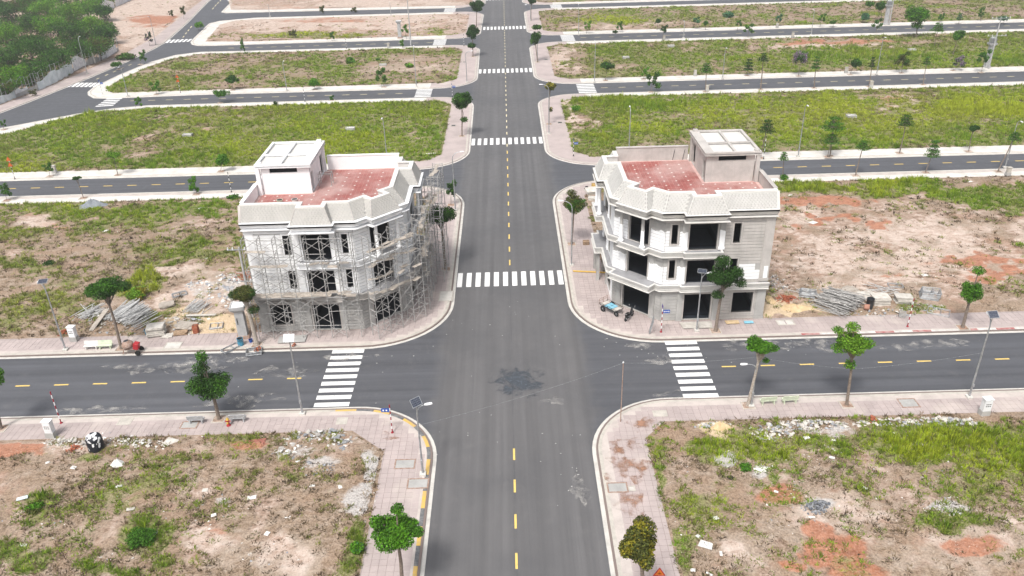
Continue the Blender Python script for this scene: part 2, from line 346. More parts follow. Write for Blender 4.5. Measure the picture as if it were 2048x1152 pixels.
def _soil():
    b = NB('bare_soil'); p = b.pos()
    k = b.attr('mask'); kc = b.n('ShaderNodeSeparateColor'); b.l(k, kc.inputs[0]); gr, rd, wh = kc.outputs
    k2 = b.attr('mask2'); kd = b.n('ShaderNodeSeparateColor'); b.l(k2, kd.inputs[0]); dry = kd.outputs[0]; snd = kd.outputs[1]; bare = kd.outputs[2]
    n1 = b.noise(p, .22, 6, .62, .6); n2 = b.noise(b.scalev(p, (.85, 1.25, 1)), 1.2, 8, .75, .15); n3 = b.noise(p, 6, 4, .7); vg = b.vor(p, 3.2, 'Distance')
    c = b.ramp(n2, [(.32, (.10, .065, .043)), (.42, (.26, .175, .125)), (.52, (.43, .325, .265)), (.66, (.63, .54, .48))])
    c = b.mix(b.math('MULTIPLY', b.ss(n1, .46, .64), .6), c, (.37, .205, .135))
    jit = lambda m, lo=.38, hi=.60, a=1.1: b.ss(b.math('ADD', m, b.math('MULTIPLY', b.math('SUBTRACT', b.math('ADD', b.math('MULTIPLY', n2, .55), b.math('MULTIPLY', n1, .45)), .5), a)), lo, hi)
    c = b.mix(b.math('MULTIPLY', jit(bare), .7), c, b.ramp(n2, [(.34, (.40, .29, .225)), (.48, (.58, .475, .41)), (.66, (.70, .62, .56))]))
    c = b.mix(b.math('MULTIPLY', jit(rd), .85), c, b.ramp(n2, [(.35, (.24, .070, .028)), (.6, (.43, .145, .060))]))
    c = b.mix(b.math('MULTIPLY', b.math('MULTIPLY', jit(dry), b.math('SUBTRACT', 1., jit(rd))), .6), c, b.ramp(n3, [(.35, (.115, .085, .05)), (.65, (.27, .205, .125))]))
    c = b.mix(b.math('MULTIPLY', jit(gr), .9), c, b.ramp(n3, [(.35, (.08, .105, .02)), (.65, (.21, .235, .05))]))
    c = b.mix(b.math('MULTIPLY', jit(wh), .9), c, b.ramp(n3, [(.3, (.34, .335, .33)), (.7, (.62, .61, .60))]))
    c = b.mix(b.math('MULTIPLY', jit(snd), .9), c, b.ramp(n3, [(.3, (.55, .42, .27)), (.7, (.68, .54, .36))]))
    bits = b.math('MULTIPLY', b.ss(vg, .17, .1), b.ss(b.noise(p, .5, 3), .48, .6))
    c = b.mix(b.math('MULTIPLY', bits, .6), c, (.68, .63, .57))
    dk = b.math('MULTIPLY', b.ss(b.vor(p, 1.9, 'Distance'), .30, .12), b.ss(b.noise(p, .3, 4), .42, .58))
    c = b.mix(b.math('MULTIPLY', dk, .65), c, (.085, .062, .04))
    weed_shade = b.math('MULTIPLY', b.ss(b.vor(p, 5.5, 'Distance'), .26, .14), b.ss(b.noise(p, .45, 5), .46, .6))  # shadow of the weeds painted into the soil as fine dark specks
    c = b.mix(b.math('MULTIPLY', weed_shade, .75), c, (.06, .042, .026))
    c = b.mix(.22, c, b.ramp(n3, [(.35, (.10, .07, .045)), (.65, (.60, .49, .41))]))
    b.col(c); b.bump(b.math('ADD', n3, b.math('MULTIPLY', n2, 2.)), .45, .07); return b.fin(.95, spec=.1)
MT['soil'] = _soil()
def _tankm():
    b = NB('peeling_black_tank'); p = b.ob(); n = b.noise(p, 1.1, 6, .6, .8)
    top = b.sep(p)[2]; f = b.math('ADD', n, b.math('MULTIPLY', top, .085))
    b.col(b.mix(b.ss(f, .60, .63), (.018, .02, .028), (.80, .81, .83))); return b.fin(.6)
MT['tank'] = _tankm()
# ================================================================ SITE
def vnoise(x, y, seed=0):
    xi = np.floor(x).astype(np.int64); yi = np.floor(y).astype(np.int64); fx = x-xi; fy = y-yi
    fx = fx*fx*(3-2*fx); fy = fy*fy*(3-2*fy)
    def h(a, b):
        n = (a*374761393 + b*668265263 + seed*974634533) & 0xFFFFFFFF
        n = ((n ^ (n >> 13))*1274126177) & 0xFFFFFFFF
        return ((n ^ (n >> 16)) & 0xFFFF)/65535.
    return (h(xi, yi)*(1-fx)+h(xi+1, yi)*fx)*(1-fy)+(h(xi, yi+1)*(1-fx)+h(xi+1, yi+1)*fx)*fy
def fbm(x, y, sc, o=4, seed=0):
    a = 0; t = 0; w = 1
    for i in range(o): a = a+w*vnoise(x*sc*2**i+i*17.3, y*sc*2**i-i*9.1, seed+i); t += w; w *= .55
    return a/t
def inside(P, poly):
    x = P[:, 0]; y = P[:, 1]; r = np.zeros(len(P), bool); n = len(poly)
    for i in range(n):
        x0, y0 = poly[i][:2]; x1, y1 = poly[(i+1) % n][:2]
        c = ((y0 > y) != (y1 > y)); dy = (y1-y0) if y1 != y0 else 1e-9
        r ^= c & (x < (x1-x0)*(y-y0)/dy+x0)
    return r
def edist(P, poly, closed=True):
    d = np.full(len(P), 1e9); n = len(poly)
    for i in range(n if closed else n-1):
        a = np.array(poly[i][:2], float); b = np.array(poly[(i+1) % n][:2], float); ab = b-a
        t = np.clip(((P[:, :2]-a)@ab)/max(1e-9, ab@ab), 0, 1); d = np.minimum(d, np.hypot(*(P[:, :2]-a-t[:, None]*ab).T))
    return d
def arc(c, r, a0, a1, n=12): return [(c[0]+r*math.cos(R(a0+(a1-a0)*i/n)), c[1]+r*math.sin(R(a0+(a1-a0)*i/n))) for i in range(n+1)]
def gp(*pts): return [tuple(G(a, b)[:2]) for a, b in pts]
# outer kerb outlines (counter-clockwise) and inner lot outlines
XR = 330
def rblock(y0, y1, r0, r1, yo=None):
    o = [(XR, y0), (XR, y1)]
    o += arc((7.05+r1, y1-r1), r1, 90, 180) + arc((7.05+r0, y0+r0), r0, 180, 270); return o
def rlot(y0, y1, c0=3.2, c1=3.2, x=11.7): return [(x, y0+c0), (x+c0, y0), (XR, y0), (XR, y1), (x+c1, y1), (x, y1-c1)]
def mir(p): return [(-x, y) for x, y in p][::-1]
BL = {}
BL['near right'] = ([(130, 18), (130, 63)]+arc((14.9, 55.3), 7.7, 90, 180, 14)+[(7.1, 18)], [(11.7, 18), (130, 18), (130, 59.5), (13.9, 59.5), (11.8, 57.2)])
BL['near left'] = ([(-7.1, 18)]+arc((-14.9, 55.1), 7.8, 0, 90, 14)+[(-130, 62.7), (-130, 18)], [(-130, 18), (-11.4, 18), (-11.5, 56.3), (-14.8, 59.4), (-130, 59.4)])
BL['mid right'] = (rblock(73.7, 122.9, 9.2, 9), [(11.75, 82.5), (16.6, 77.6), (XR, 77.6), (XR, 119.6), (15, 119.6), (11.7, 116.4)])
BL['mid left'] = ([(-140, 122.8), (-140, 74.0)]+arc((-16.2, 83.2), 9.2, 270, 360)+arc((-16, 113.8), 9, 0, 90), [(-140, 119.3), (-140, 77.6), (-16.6, 77.6), (-11.75, 82.5), (-11.7, 116.4), (-15, 119.3)])
BL['second right'] = (rblock(130.5, 177.2, 9, 8), rlot(134.3, 174.0))
BL['third right'] = (rblock(187, 235.2, 9, 8), rlot(191, 231.6))
BL['fourth right'] = (rblock(245.8, 294, 8, 8), rlot(250, 290))
BL['fifth right'] = (rblock(303, 430, 8, 8), rlot(306.5, 430))
cl = [(-105, 161.5), (-98, 167.3), (-92, 172.3), (-86, 175.8), (-79, 177.4)]
BL['second left'] = ([(-140, 130.8)]+arc((-16, 139.8), 9, 270, 360)+arc((-15.2, 169.6), 8, 0, 90)+cl[::-1]+[(-122, 148), (-140, 135)],
    [(-130, 134.5), (-14.8, 134.5), (-11.7, 137.7), (-11.7, 171.2), (-14.9, 174.3)]+gp((300, 218), (190, 226), (100, 246), (20, 268))+[(-115, 147)])
BL['third left'] = (gp((178, 184), (179, 190), (190, 196), (215, 196.5))+[(-70, 186.2)]+arc((-16, 195), 9, 270, 360)+arc((-15.2, 226.6), 8, 0, 90)+gp((512, 102), (400, 104.5), (350, 111), (300, 125), (240, 150), (190, 174)),
    gp((211, 178), (226, 187), (300, 184.5), (512, 178))+[(-15, 190.5), (-11.7, 193.7), (-11.7, 228.2), (-14.9, 231.3)]+gp((512, 106), (400, 109), (350, 117), (300, 133), (240, 160)))
BL['fourth left'] = (gp((383, 84), (386, 89), (397, 91.5), (430, 91))+[(-60, 244.6)]+arc((-15.5, 252.6), 8, 270, 360)+arc((-15.2, 283.6), 8, 0, 90)+gp((512, 36), (440, 42.5), (420, 47), (390, 76)),
    gp((411, 84), (512, 83.5))+[(-15, 249.5), (-11.7, 252.5), (-11.7, 285), (-15, 288)]+gp((512, 39), (470, 42), (440, 50)))
BL['fifth left'] = (gp((444, 24), (452, 26), (512, 24.5))+[(-15, 301)]+[(-7.1, 309), (-7.1, 430), (-150, 430)]+gp((462, 6)), gp((462, 20), (512, 20.5))+[(-15, 305), (-11.7, 308), (-11.7, 430), (-140, 430)])
wk = gp((0, 226), (60, 203), (130, 175.5), (185, 153), (250, 125), (305, 99), (330, 85), (375, 45), (415, 4))
wi = gp((0, 212), (60, 189), (110, 169), (170, 143), (250, 108), (310, 75), (345, 48), (390, 12))
BL['west'] = ([(-122, 150)]+wk+[(-126, 430), (-420, 430), (-420, 150)], [(-130, 153)]+wi+[(-131, 425), (-420, 425), (-420, 153)])
# ground out to the horizon and asphalt
mb = MB(); mb.box(-3000, 3000, -1500, 4500, -1.5, -.06); tag(mb.build('ground', MT['soil']), 'flat bare earth reaching to the horizon beyond the plots', 'ground', kind='structure')
mb = MB(); mb.poly([(-420, 5), (XR, 5), (XR, 430), (-420, 430)], 0); tag(mb.build('cross_street', MT['asphalt2']), 'dark grey asphalt of the cross streets', 'road', kind='structure')
mb = MB(); mb.poly([(-7.6, 5), (7.6, 5), (7.6, 430), (-7.6, 430)], .004); main = tag(mb.build('main_road', MT['asphalt']), 'long straight grey asphalt road down the middle', 'road', kind='structure')
# patch of fresh bitumen and spills on the crossing
mb = MB()
def blob(mb, c, rx, ry, z, seed, n=40, rough=.45):
    pts = []
    for i in range(n):
        a = 2*math.pi*i/n; k = 1+rough*(float(fbm(np.array([math.cos(a)*1.7+seed]), np.array([math.sin(a)*1.7]), 1.3, 3))-.5)*2
        pts.append((c[0]+rx*k*math.cos(a), c[1]+ry*k*math.sin(a)))
    mb.poly(pts, z)
def _spill():
    b = NB('bitumen_spill'); p = b.pos(); c0 = G(1037, 765); n = b.noise(p, .75, 7, .68, .3); f = b.noise(p, 3, 5, .7)
    v = b.n('ShaderNodeVectorMath', operation='SUBTRACT'); b.l(p, v.inputs[0]); v.inputs[1].default_value = (c0.x, c0.y, 0); q = b.scalev(v.outputs[0], (1/2.7, 1/2.6, 0)); ln = b.n('ShaderNodeVectorMath', operation='LENGTH'); b.l(q, ln.inputs[0])
    a = b.ss(b.math('ADD', ln.outputs['Value'], b.math('MULTIPLY', b.math('SUBTRACT', n, .5), 3.2)), 1.05, .25)
    b.col(b.ramp(f, [(.35, (.045, .055, .07)), (.55, (.085, .10, .12)), (.70, (.16, .185, .21))])); b.fin(.7)
    t = b.n('ShaderNodeBsdfTransparent'); mx = b.n('ShaderNodeMixShader'); b.l(b.math('MULTIPLY', a, .7), mx.inputs[0]); b.l(b.p.outputs[0], mx.inputs[2]); b.l(t.outputs[0], mx.inputs[1]); b.l(mx.outputs[0], b.out.inputs[0]); return b.mat
MT['spill'] = _spill()
cst = G(1037, 765); blob(mb, cst, 5.2, 4.6, .0095, 1, rough=.2)
tag(mb.build('bitumen_patch', MT['spill'], main), 'bluish dark stain in the middle of the crossing')
# painted markings
def marks(name, rects, mat, z=.010, lab=None, parent=None):
    mb = MB()
    for x0, x1, y0, y1 in rects: mb.box(x0, x1, y0, y1, z-.003, z)
    return tag(mb.build(name, mat, parent), lab, None, None, None)
def marking_root(name, lab, group): return tag(bpy.data.objects.new(name, None), lab, 'road marking', group)
def crosswalk(lab, rects):
    r = empty('crosswalk', (sum(q[0] for q in rects)/len(rects), rects[0][2], 0), lab, 'crosswalk', 'white zebra crossings')
    r['kind'] = 'structure'
    for x0, x1, y0, y1 in rects:
        mb = MB(); mb.box(x0, x1, y0, y1, .006, .012); mb.build('stripe', MT['linewhite'], r)
def cw_main(y0, y1, lab, n=12): crosswalk(lab, [(-6.25+i*12.5/(n-1)-.31, -6.25+i*12.5/(n-1)+.31, y0, y1) for i in range(n)])
def cw_side(x0, x1, y0, y1, n, lab):
    st = (y1-y0)/(n-.45); crosswalk(lab, [(x0, x1, y0+i*st, y0+i*st+st*.55) for i in range(n)])
cw_main(87.3, 91.1, 'zebra crossing over the main road between the two unfinished buildings')
cw_main(143, 146.9, 'zebra crossing over the main road just beyond the second cross street')
cw_main(199.5, 203.8, 'zebra crossing over the main road just beyond the third cross street')
cw_main(257, 262, 'zebra crossing over the main road just beyond the fourth cross street'); cw_main(316.5, 321, 'zebra crossing over the main road at the top edge of the view')
cw_side(-19.2, -15.8, 63.4, 73.6, 9, 'nine stripe zebra crossing left of the near junction, below the scaffolded building')
cw_side(16.4, 19.8, 63.2, 73.5, 9, 'nine stripe zebra crossing right of the near junction, below the grey building')
cw_side(-20.4, -16.8, 178.6, 185.3, 6, 'zebra crossing on the left arm of the third cross street'); cw_side(16.2, 20.2, 178.2, 186, 6, 'zebra crossing on the right arm of the third cross street')
cw_side(-20.6, -17, 235.8, 243.6, 6, 'zebra crossing on the left arm of the fourth cross street'); cw_side(16.4, 20.2, 236.4, 245, 6, 'zebra crossing on the right arm of the fourth cross street')
cw_side(-21, -17, 293, 300, 5, 'zebra crossing on the left arm of the fifth cross street'); cw_side(16.4, 20.4, 295, 302, 5, 'zebra crossing on the right arm of the fifth cross street')
def cw_poly(quads, lab):
    r = empty('crosswalk', quads[0][0] + (0,), lab, 'crosswalk', 'white zebra crossings'); r['kind'] = 'structure'
    for q in quads:
        mb = MB(); mb.prism(q, .006, .012); mb.build('stripe', MT['linewhite'], r, fix=True)
def pxquad(a, b, c, d): return [tuple(G(*q)[:2]) for q in (a, b, c, d)]
cw_poly([pxquad((133+8.6*i, 174), (138.5+8.6*i, 174), (152+8.6*i, 165.5), (146+8.6*i, 165.5)) for i in range(7)], 'slanting zebra crossing on the outer road beside the forest fence')
cw_poly([pxquad((190+5.2*i, 213.5-3.6*i), (226+4.2*i, 211.5-3.4*i), (228+4.2*i, 209.8-3.4*i), (193+5.2*i, 211.8-3.6*i)) for i in range(5)], 'zebra crossing where the third cross street meets the outer road')
cw_poly([pxquad((330+8.4*i, 86-.5*i), (335+8.4*i, 86-.5*i), (343+8.4*i, 79.5-.3*i), (338+8.4*i, 79.5-.3*i)) for i in range(6)], 'far zebra crossing on the outer road beyond the fence')
yl = []
for a, b, k in ((38, 86, 2), (92, 142, 2), (148, 198, 2), (205, 256, 2), (263, 314, 2)):
    y = a + (.6 if a == 38 else 1)
    while y < b: yl.append((-.09, .09, y, y+1.55)); y += 4.06
dash_root = empty('lane_dash', (0, 60, 0), 'yellow broken centre line of the main road', 'road marking', 'broken centre lines'); dash_root['kind'] = 'structure'
for q in yl: 
    if not 58 < q[2] < 86: mb = MB(); mb.box(*q, .006, .011); mb.build('dash', MT['lineyellow'] if q[2] < 140 else MT['linepale'], dash_root)
def dashes(y, x0, x1, step, ln, w, mat, lab):
    r = empty('lane_dash', ((x0+x1)/2, y, 0), lab, 'road marking', 'broken centre lines'); r['kind'] = 'structure'; x = x0
    while x < x1: mb = MB(); mb.box(x, x+ln, y-w/2, y+w/2, .006, .011); mb.build('dash', mat, r); x += step
dashes(68.4, -70.3, -21, 3.95, 1.45, .2, MT['lineyellow'], 'yellow broken centre line of the first cross street, left arm')
dashes(68.4, 21.3, 72, 3.97, 1.45, .2, MT['lineyellow'], 'yellow broken centre line of the first cross street, right arm')
dashes(126.7, -95, -18, 4., 1.5, .22, MT['lineyellow'], 'yellow broken centre line of the second cross street, left arm'); dashes(126.7, 20, 110, 4., 1.5, .22, MT['lineyellow'], 'yellow broken centre line of the second cross street, right arm')
dashes(182.2, -85, -22, 4., 1.6, .24, MT['linepale'], 'pale broken centre line of the third cross street, left arm'); dashes(182.2, 21.5, 140, 4., 1.6, .24, MT['linepale'], 'pale broken centre line of the third cross street, right arm')
dashes(239.6, -80, -22, 4.1, 1.7, .28, MT['linepale'], 'pale broken centre line of the fourth cross street, left arm'); dashes(240.6, 22, 175, 4.1, 1.7, .28, MT['linepale'], 'pale broken centre line of the fourth cross street, right arm')
dg = empty('lane_dash', tuple(G(240, 140)), 'pale broken centre line of the outer road by the forest', 'road marking', 'broken centre lines'); dg['kind'] = 'structure'
for i, (a, b) in enumerate([(196, 157), (213, 150), (229, 143), (244, 136.5), (260, 129.5), (367, 73.5), (372, 66.5), (377, 60.5), (382, 54), (426, 17), (431, 11), (436, 6), (441, 1)]):
    st = (6, -2.6) if a < 300 else (2.2, -3.2); p = G(a-st[0]/2, b-st[1]/2); q = G(a+st[0]/2, b+st[1]/2); mb = MB(); bar(mb, (p.x, p.y, .009), (q.x, q.y, .009), .28, .005); mb.build('dash', MT['linepale'], dg)
# ---------------------------------------------------------------- pavements
stone = MB(); stone.mesh([(x*.495, y, z) for x in (-1, 1) for y, z in ((.5, -.01), (.5, .150), (.22, .150), (.02, .035), (.0, -.01))],
    [(0, 1, 6, 5), (1, 2, 7, 6), (2, 3, 8, 7), (3, 4, 9, 8), (4, 3, 2, 1, 0), (5, 6, 7, 8, 9)])
def mesh_only(mb, name, mats):
    o = mb.build(name, mats); me = o.data; bpy.data.objects.remove(o); return me
stone_me = {k: mesh_only(stone, 'kerb_stone', MT[k] if k in MT else k) for k in ('kerb', 'yellow', 'dark', 'white', 'stripered')}
MT['kerbblack'] = simple('kerb_black_paint', (.11, .115, .12), (.2, .2, .2), 4, .8); MT['kerbred'] = simple('kerb_red_paint', (.36, .10, .10), (.45, .30, .28), 2, .8); MT['kerbwhite'] = simple('kerb_white_paint', (.66, .65, .62), (.5, .48, .45), 2, .8); MT['kerbyellow'] = simple('kerb_yellow_paint', (.66, .42, .09), (.52, .37, .15), 2.5, .8)
for k in ('kerbblack', 'kerbred', 'kerbwhite', 'kerbyellow'): stone_me[k] = mesh_only(stone, 'kerb_stone', MT[k])
pv = MB(); pv.bbox(Matrix.Translation((0, 0, -.02)), .291, .291, .02, .008); paver_me = mesh_only(pv, 'paver', MT['paver'])
def resample(line, st):
    out = [Vector(line[0])]; 
    for a, b in zip(line, line[1:]):
        a = Vector(a); b = Vector(b); L = (b-a).length; n = max(1, round(L/st))
        for i in range(1, n+1): out.append(a.lerp(b, i/n))
    return out
PAVE = {}
MT['edge'] = _conc('edge_band_concrete', (.52, .465, .43), .25, .8)
def _bn():
    b = _paver('paving_bed', PINK, False); p = b.pos(); q = b.sep(p)
    far_ = b.math('MULTIPLY', b.math('GREATER_THAN', b.math('ABSOLUTE', q[0]), 17.4), b.math('GREATER_THAN', q[1], 100))
    pale = b.ramp(b.noise(p, .5, 5), [(.3, (.52, .49, .45)), (.6, (.66, .635, .595))]); b.col(b.mix(far_, (.20, .16, .145), pale)); return b.mat
MT['bednear'] = _bn()
for nm, (outer, inner) in BL.items():
    near = nm in ('near right', 'near left', 'mid right', 'mid left')
    root = tag(MB().build('pavement', MT['paver']), f'pavement around the {nm} plot of land', 'pavement', None, 'structure')
    PAVE[nm] = root
    mb = MB(); mb.prism(outer, -.03, .128); b_ = mb.build('paving_bed', MT['paverfar'] if not near else MT['bednear'], root)
    if near:
        jb = MB(); jb.prism([p for p in outer], .1285, .131); jb.build('joint_bed', MT['joint'], root) if False else None
    if nm == 'west': b_.data.materials[0] = MT['paver']
    line = outer+[outer[0]]
    if near:
        # stones one by one where they can be told apart, a plain strip beyond
        ks = MB(); run = 0
        for (a, b) in zip(line, line[1:]):
            a = Vector(a); b = Vector(b); L = (b-a).length
            if L > 400 or (abs(a.x) > 120 and abs(b.x) > 120) or (a.y < 20 and b.y < 20): continue
            lim = lambda p: abs(p.x) < 62 and 38 < p.y < 124
            n = max(1, round(L/1.0)); d = (b-a)/n
            ang = math.atan2(d.y, d.x)
            for i in range(n):
                c = a+d*(i+.5); run += 1
                if lim(c):
                    k = 'kerb'
                    if nm == 'near left' and c.x > -16.5 and (c.y < 62.9): k = 'kerbyellow' if (run//2) % 2 == 0 else 'kerbblack'
                    if nm == 'mid right' and c.y < 75 and c.x > 31: k = 'kerbred' if int((c.x-31)//2.1) % 2 == 0 else 'kerbwhite'
                    link('kerb_stone', stone_me[k], root, (c.x, c.y, 0), (0, 0, ang), (d.length, 1, 1))
            if not (lim(a) and lim(b)):
                seg = [(a.x, a.y), (b.x, b.y)]
                if lim(a) or lim(b):
                    pass
        prof = [(-.5, .12), (-.5, .146), (-.22, .146), (-.02, .03), (-.005, -.02)]
        o2 = [p for p in outer]
        ks.sweep([(p[0], p[1]) for p in outer], [(q[0]-.004, q[1]-.006) for q in prof], closed=True); ks.build('kerb_strip', MT['kerb'], root)
    else:
        ks = MB(); ks.sweep(outer, [(-.5, .12), (-.5, .146), (-.22, .146), (-.02, .03), (-.005, -.02)], closed=True); ks.build('kerb_strip', MT['kerb'], root)
    gt = MB(); gt.sweep(outer, [(-.02, .0085), (.34, .0085), (.36, -.01)], closed=True); gt.build('gutter', MT['gutter'], root)
    if near:
        bd = MB(); bd.sweep(outer, [(-1.35, .1), (-1.35, .1405), (-.5, .1445)], closed=True); bd.build('edge_band', MT['edge'], root)
        s_ = .6; x0, x1 = (7, 62) if 'right' in nm else (-62, -7); y0, y1 = (36, 63) if 'near' in nm else (73.5, 123)
        gx, gy = np.meshgrid(np.arange(math.floor(x0/s_), math.ceil(x1/s_)), np.arange(math.floor(y0/s_), math.ceil(y1/s_)))
        C = np.stack([(gx.ravel()+.5)*s_, (gy.ravel()+.5)*s_], 1); ok = np.ones(len(C), bool)
        for dx in (-.29, .29):
            for dy in (-.29, .29):
                Q = C+[dx, dy]; ok &= inside(Q, outer) & ~inside(Q, inner)
        ok &= edist(C, outer) > .95
        ok &= (C[:, 1] < 100) | (np.abs(C[:, 0]) < 17.2)
        CALL = C; C = C[ok]; px = to_px(np.c_[C, np.full(len(C), .15)]); vis = (px[:, 0] > -20) & (px[:, 0] < 2068) & (px[:, 1] < 1190); C = C[vis]
        C = C[np.argsort(np.hypot(C[:, 0], C[:, 1]))]
        st = MB(); part = inside(CALL, outer) & ~ok & (edist(CALL, outer) > 1.0) & (edist(CALL, inner) < .45) & ((CALL[:, 1] < 100) | (np.abs(CALL[:, 0]) < 17.2))
        for c in CALL[part]:
            pl = [(c[0]-.291, c[1]-.291), (c[0]+.291, c[1]-.291), (c[0]+.291, c[1]+.291), (c[0]-.291, c[1]+.291)]; best = None
            for k in range(len(inner)):
                a, b = inner[k], inner[(k+1) % len(inner)]; d_ = edist(c[None], [a, b], False)[0]
                if best is None or d_ < best[0]: best = (d_, a, b)
            a, b = best[1], best[2]; sd_ = lambda p: (b[0]-a[0])*(p[1]-a[1])-(b[1]-a[1])*(p[0]-a[0]); q = []
            for p, p2 in zip(pl, pl[1:]+pl[:1]):
                s0, s1 = sd_(p), sd_(p2)
                if s0 < 0: q.append(p)
                if s0*s1 < 0: t = s0/(s0-s1); q.append((p[0]+(p2[0]-p[0])*t, p[1]+(p2[1]-p[1])*t))
            if len(q) >= 3: st.mesh([(x, y, .147) for x, y in q], [tuple(range(len(q)))])
        for i, c in enumerate(C):
            z = .1475+random.uniform(-.003, .003)
            if i < 300: link('paver', paver_me, root, (c[0], c[1], z), (random.uniform(-.006, .006), random.uniform(-.006, .006), random.uniform(-.01, .01)))
            else: st.bbox(Matrix.Translation((c[0], c[1], z-.02)) @ Matrix.Rotation(random.uniform(-.01, .01), 4, 'Z'), .291, .291, .02, .008)
        tag(st.build('paving', MT['paver'], root), kind='stuff')
def _stain(name, c1, c2):
    b = NB(name); p = b.pos(); n = b.noise(p, .9, 5, .6); b.col(b.mix(n, c1, c2)); b.fin(.95)
    t = b.n('ShaderNodeBsdfTransparent'); mx = b.n('ShaderNodeMixShader'); b.l(b.math('MULTIPLY', b.ss(n, .42, .7), .5 if 'mortar' in name else .85), mx.inputs[0]); b.l(b.p.outputs[0], mx.inputs[2]); b.l(t.outputs[0], mx.inputs[1]); b.l(mx.outputs[0], b.out.inputs[0]); return b.mat
MT['stain'] = _stain('red_earth_stain', (.24, .11, .06), (.42, .25, .17)); MT['smear'] = _stain('pale_mortar_smear', (.40, .39, .37), (.55, .53, .50))
mb = MB()
for i, (px, py, rx, ry) in enumerate(((1248, 888, 1.2, .8), (1240, 905, .9, .8), (1280, 945, .8, .6), (1255, 930, 1.7, 2.6), (1262, 1010, 1.0, 2.2), (1290, 850, 1.6, 1.0), (778, 872, .9, .6))): blob(mb, G(px, py, .15), rx, ry, .1545+.0008*i, i+11, rough=.8)
tag(mb.build('earth_stain', MT['stain'], PAVE['near right']), 'reddish earth stains on the right foreground pavement')
mb = MB()
for i, (px, py, rx, ry) in enumerate(((330, 735, 5, 1.2), (420, 720, 3, 1.0), (1500, 690, 4, 1.2), (1640, 690, 4, 1.2), (700, 712, 2.5, .8), (560, 745, 3, 1.0), (1110, 800, 1.2, .6), (1330, 720, 1.6, .8), (1290, 690, 1.6, .7), (1340, 790, 2, .8), (200, 820, 4, .7), (480, 800, 4, 1.2), (1850, 690, 5, .8), (1160, 985, .9, 1.5))): blob(mb, G(px, py), rx, ry, .013+.0004*i, i+31, rough=.9)
tag(mb.build('mortar_smear', MT['smear'], main), 'faint pale dust smears on the asphalt')
mb = MB()
for i in range(110):
    a = random.choice(((700, 720, 130, 40), (430, 740, 90, 40), (1290, 690, 100, 40), (1000, 640, 160, 70), (1560, 700, 200, 40), (900, 850, 120, 90), (1130, 950, 60, 120)))
    p = G(a[0]+random.gauss(0, a[2]*.5), a[1]+random.gauss(0, a[3]*.5)); mb.obox(frame((p.x, p.y, .028), random.uniform(0, 3), .1, .1), random.uniform(.02, .08), random.uniform(.015, .035), .008)
tag(mb.build('road_litter', MT['litter']), 'small pale scraps scattered over the junction asphalt', 'litter', None, 'stuff')
# ---------------------------------------------------------------- lots: soil and grass
# ellipses in survey pixels: (x, y, rx, ry, strength)
GREEN = [(1500,892,34,12,1.2),(1562,905,30,16,1.2),(1852,892,34,18,1.2),(1960,872,90,22,1.2),(285,1066,40,26,1.2),(70,1010,34,18,1.1),(715,1085,16,40,1.1),(1420,880,50,12,.9),(290,1068,75,42,.8),(60,1035,55,40,.6),(220,1000,60,25,.4),(40,1125,70,30,.7),(225,1148,70,16,.8),(720,1110,26,45,.8),(600,960,50,25,.4),(560,905,30,20,.6),(690,1000,60,25,.3),(480,1020,60,25,.3),(175,920,60,14,.6),(420,1060,50,30,.35),(330,1130,30,20,.6),
 (1480,890,110,34,.9),(1420,1015,75,65,.5),(1640,885,110,24,.8),(1900,880,170,42,1.2),(1990,915,110,60,.9),(1570,950,60,30,.6),(1320,1010,16,120,.9),(1350,1110,60,50,.6),(1900,1040,60,30,.7),(1800,900,80,30,.5),(1560,1000,50,40,.5),(1730,960,50,20,.4),
 (95,600,90,35,.6),(60,520,80,26,.6),(120,545,90,20,.4),(250,425,210,24,.8),(110,425,60,14,.6),(370,497,70,26,.9),(330,635,70,16,.6),(275,575,36,34,1.3),(440,425,60,30,.6),(460,500,35,30,.6),(200,455,40,12,.8),(330,530,70,14,.6),(160,620,60,30,.5),(20,640,40,30,.5),
 (1640,370,100,12,1.1),(1800,376,130,18,1.1),(1950,392,130,22,.9),(2040,400,60,30,.8),(2040,485,30,14,.6),(1850,620,70,12,.8),(1700,620,20,8,.5),
 (150,255,260,55,.75),(600,260,330,55,.75),(700,290,150,25,.9),(330,320,340,18,.9),(840,280,40,40,.8),
 (1300,215,160,22,1.1),(1600,210,260,22,.75),(1950,215,140,36,1.1),(1300,265,160,32,.8),(1700,262,360,36,.85),(1450,240,120,16,.6),(1900,275,160,25,.8),
 (300,160,110,26,.55),(620,165,150,12,.6),(560,120,120,16,.3),(330,120,60,10,.4),(800,105,90,7,.6),(880,140,30,12,.4),
 (1750,112,260,24,1.0),(1990,120,90,24,1.0),(1350,95,230,8,.6),(1300,130,220,18,.4),(1500,145,120,8,.5),
 (620,72,180,7,.8),(880,65,40,12,.6),(1160,40,60,10,.5),(1230,40,60,8,1.),(1350,35,160,14,.5),(1600,30,220,16,.3),(1800,40,150,14,.3),(1900,55,200,10,.4)]
YEL = [(1650,230,420,50,.75),(500,250,400,60,.45),(1750,112,260,24,.3),(1480,890,200,40,.45),(1420,1015,75,65,.4),(275,575,40,36,1.),(1900,880,170,45,.7),(1950,215,140,40,1.),(1290,262,60,24,.9),(1220,38,70,10,1.2),(700,70,230,10,1.),(1640,370,90,12,.5),(1800,376,120,16,.5),(600,290,300,30,.5),(60,340,60,30,.7),(1500,275,150,20,.5),(100,600,80,30,.4),(1980,915,100,50,.6),(250,420,120,16,.4),(1170,40,60,14,.8)]
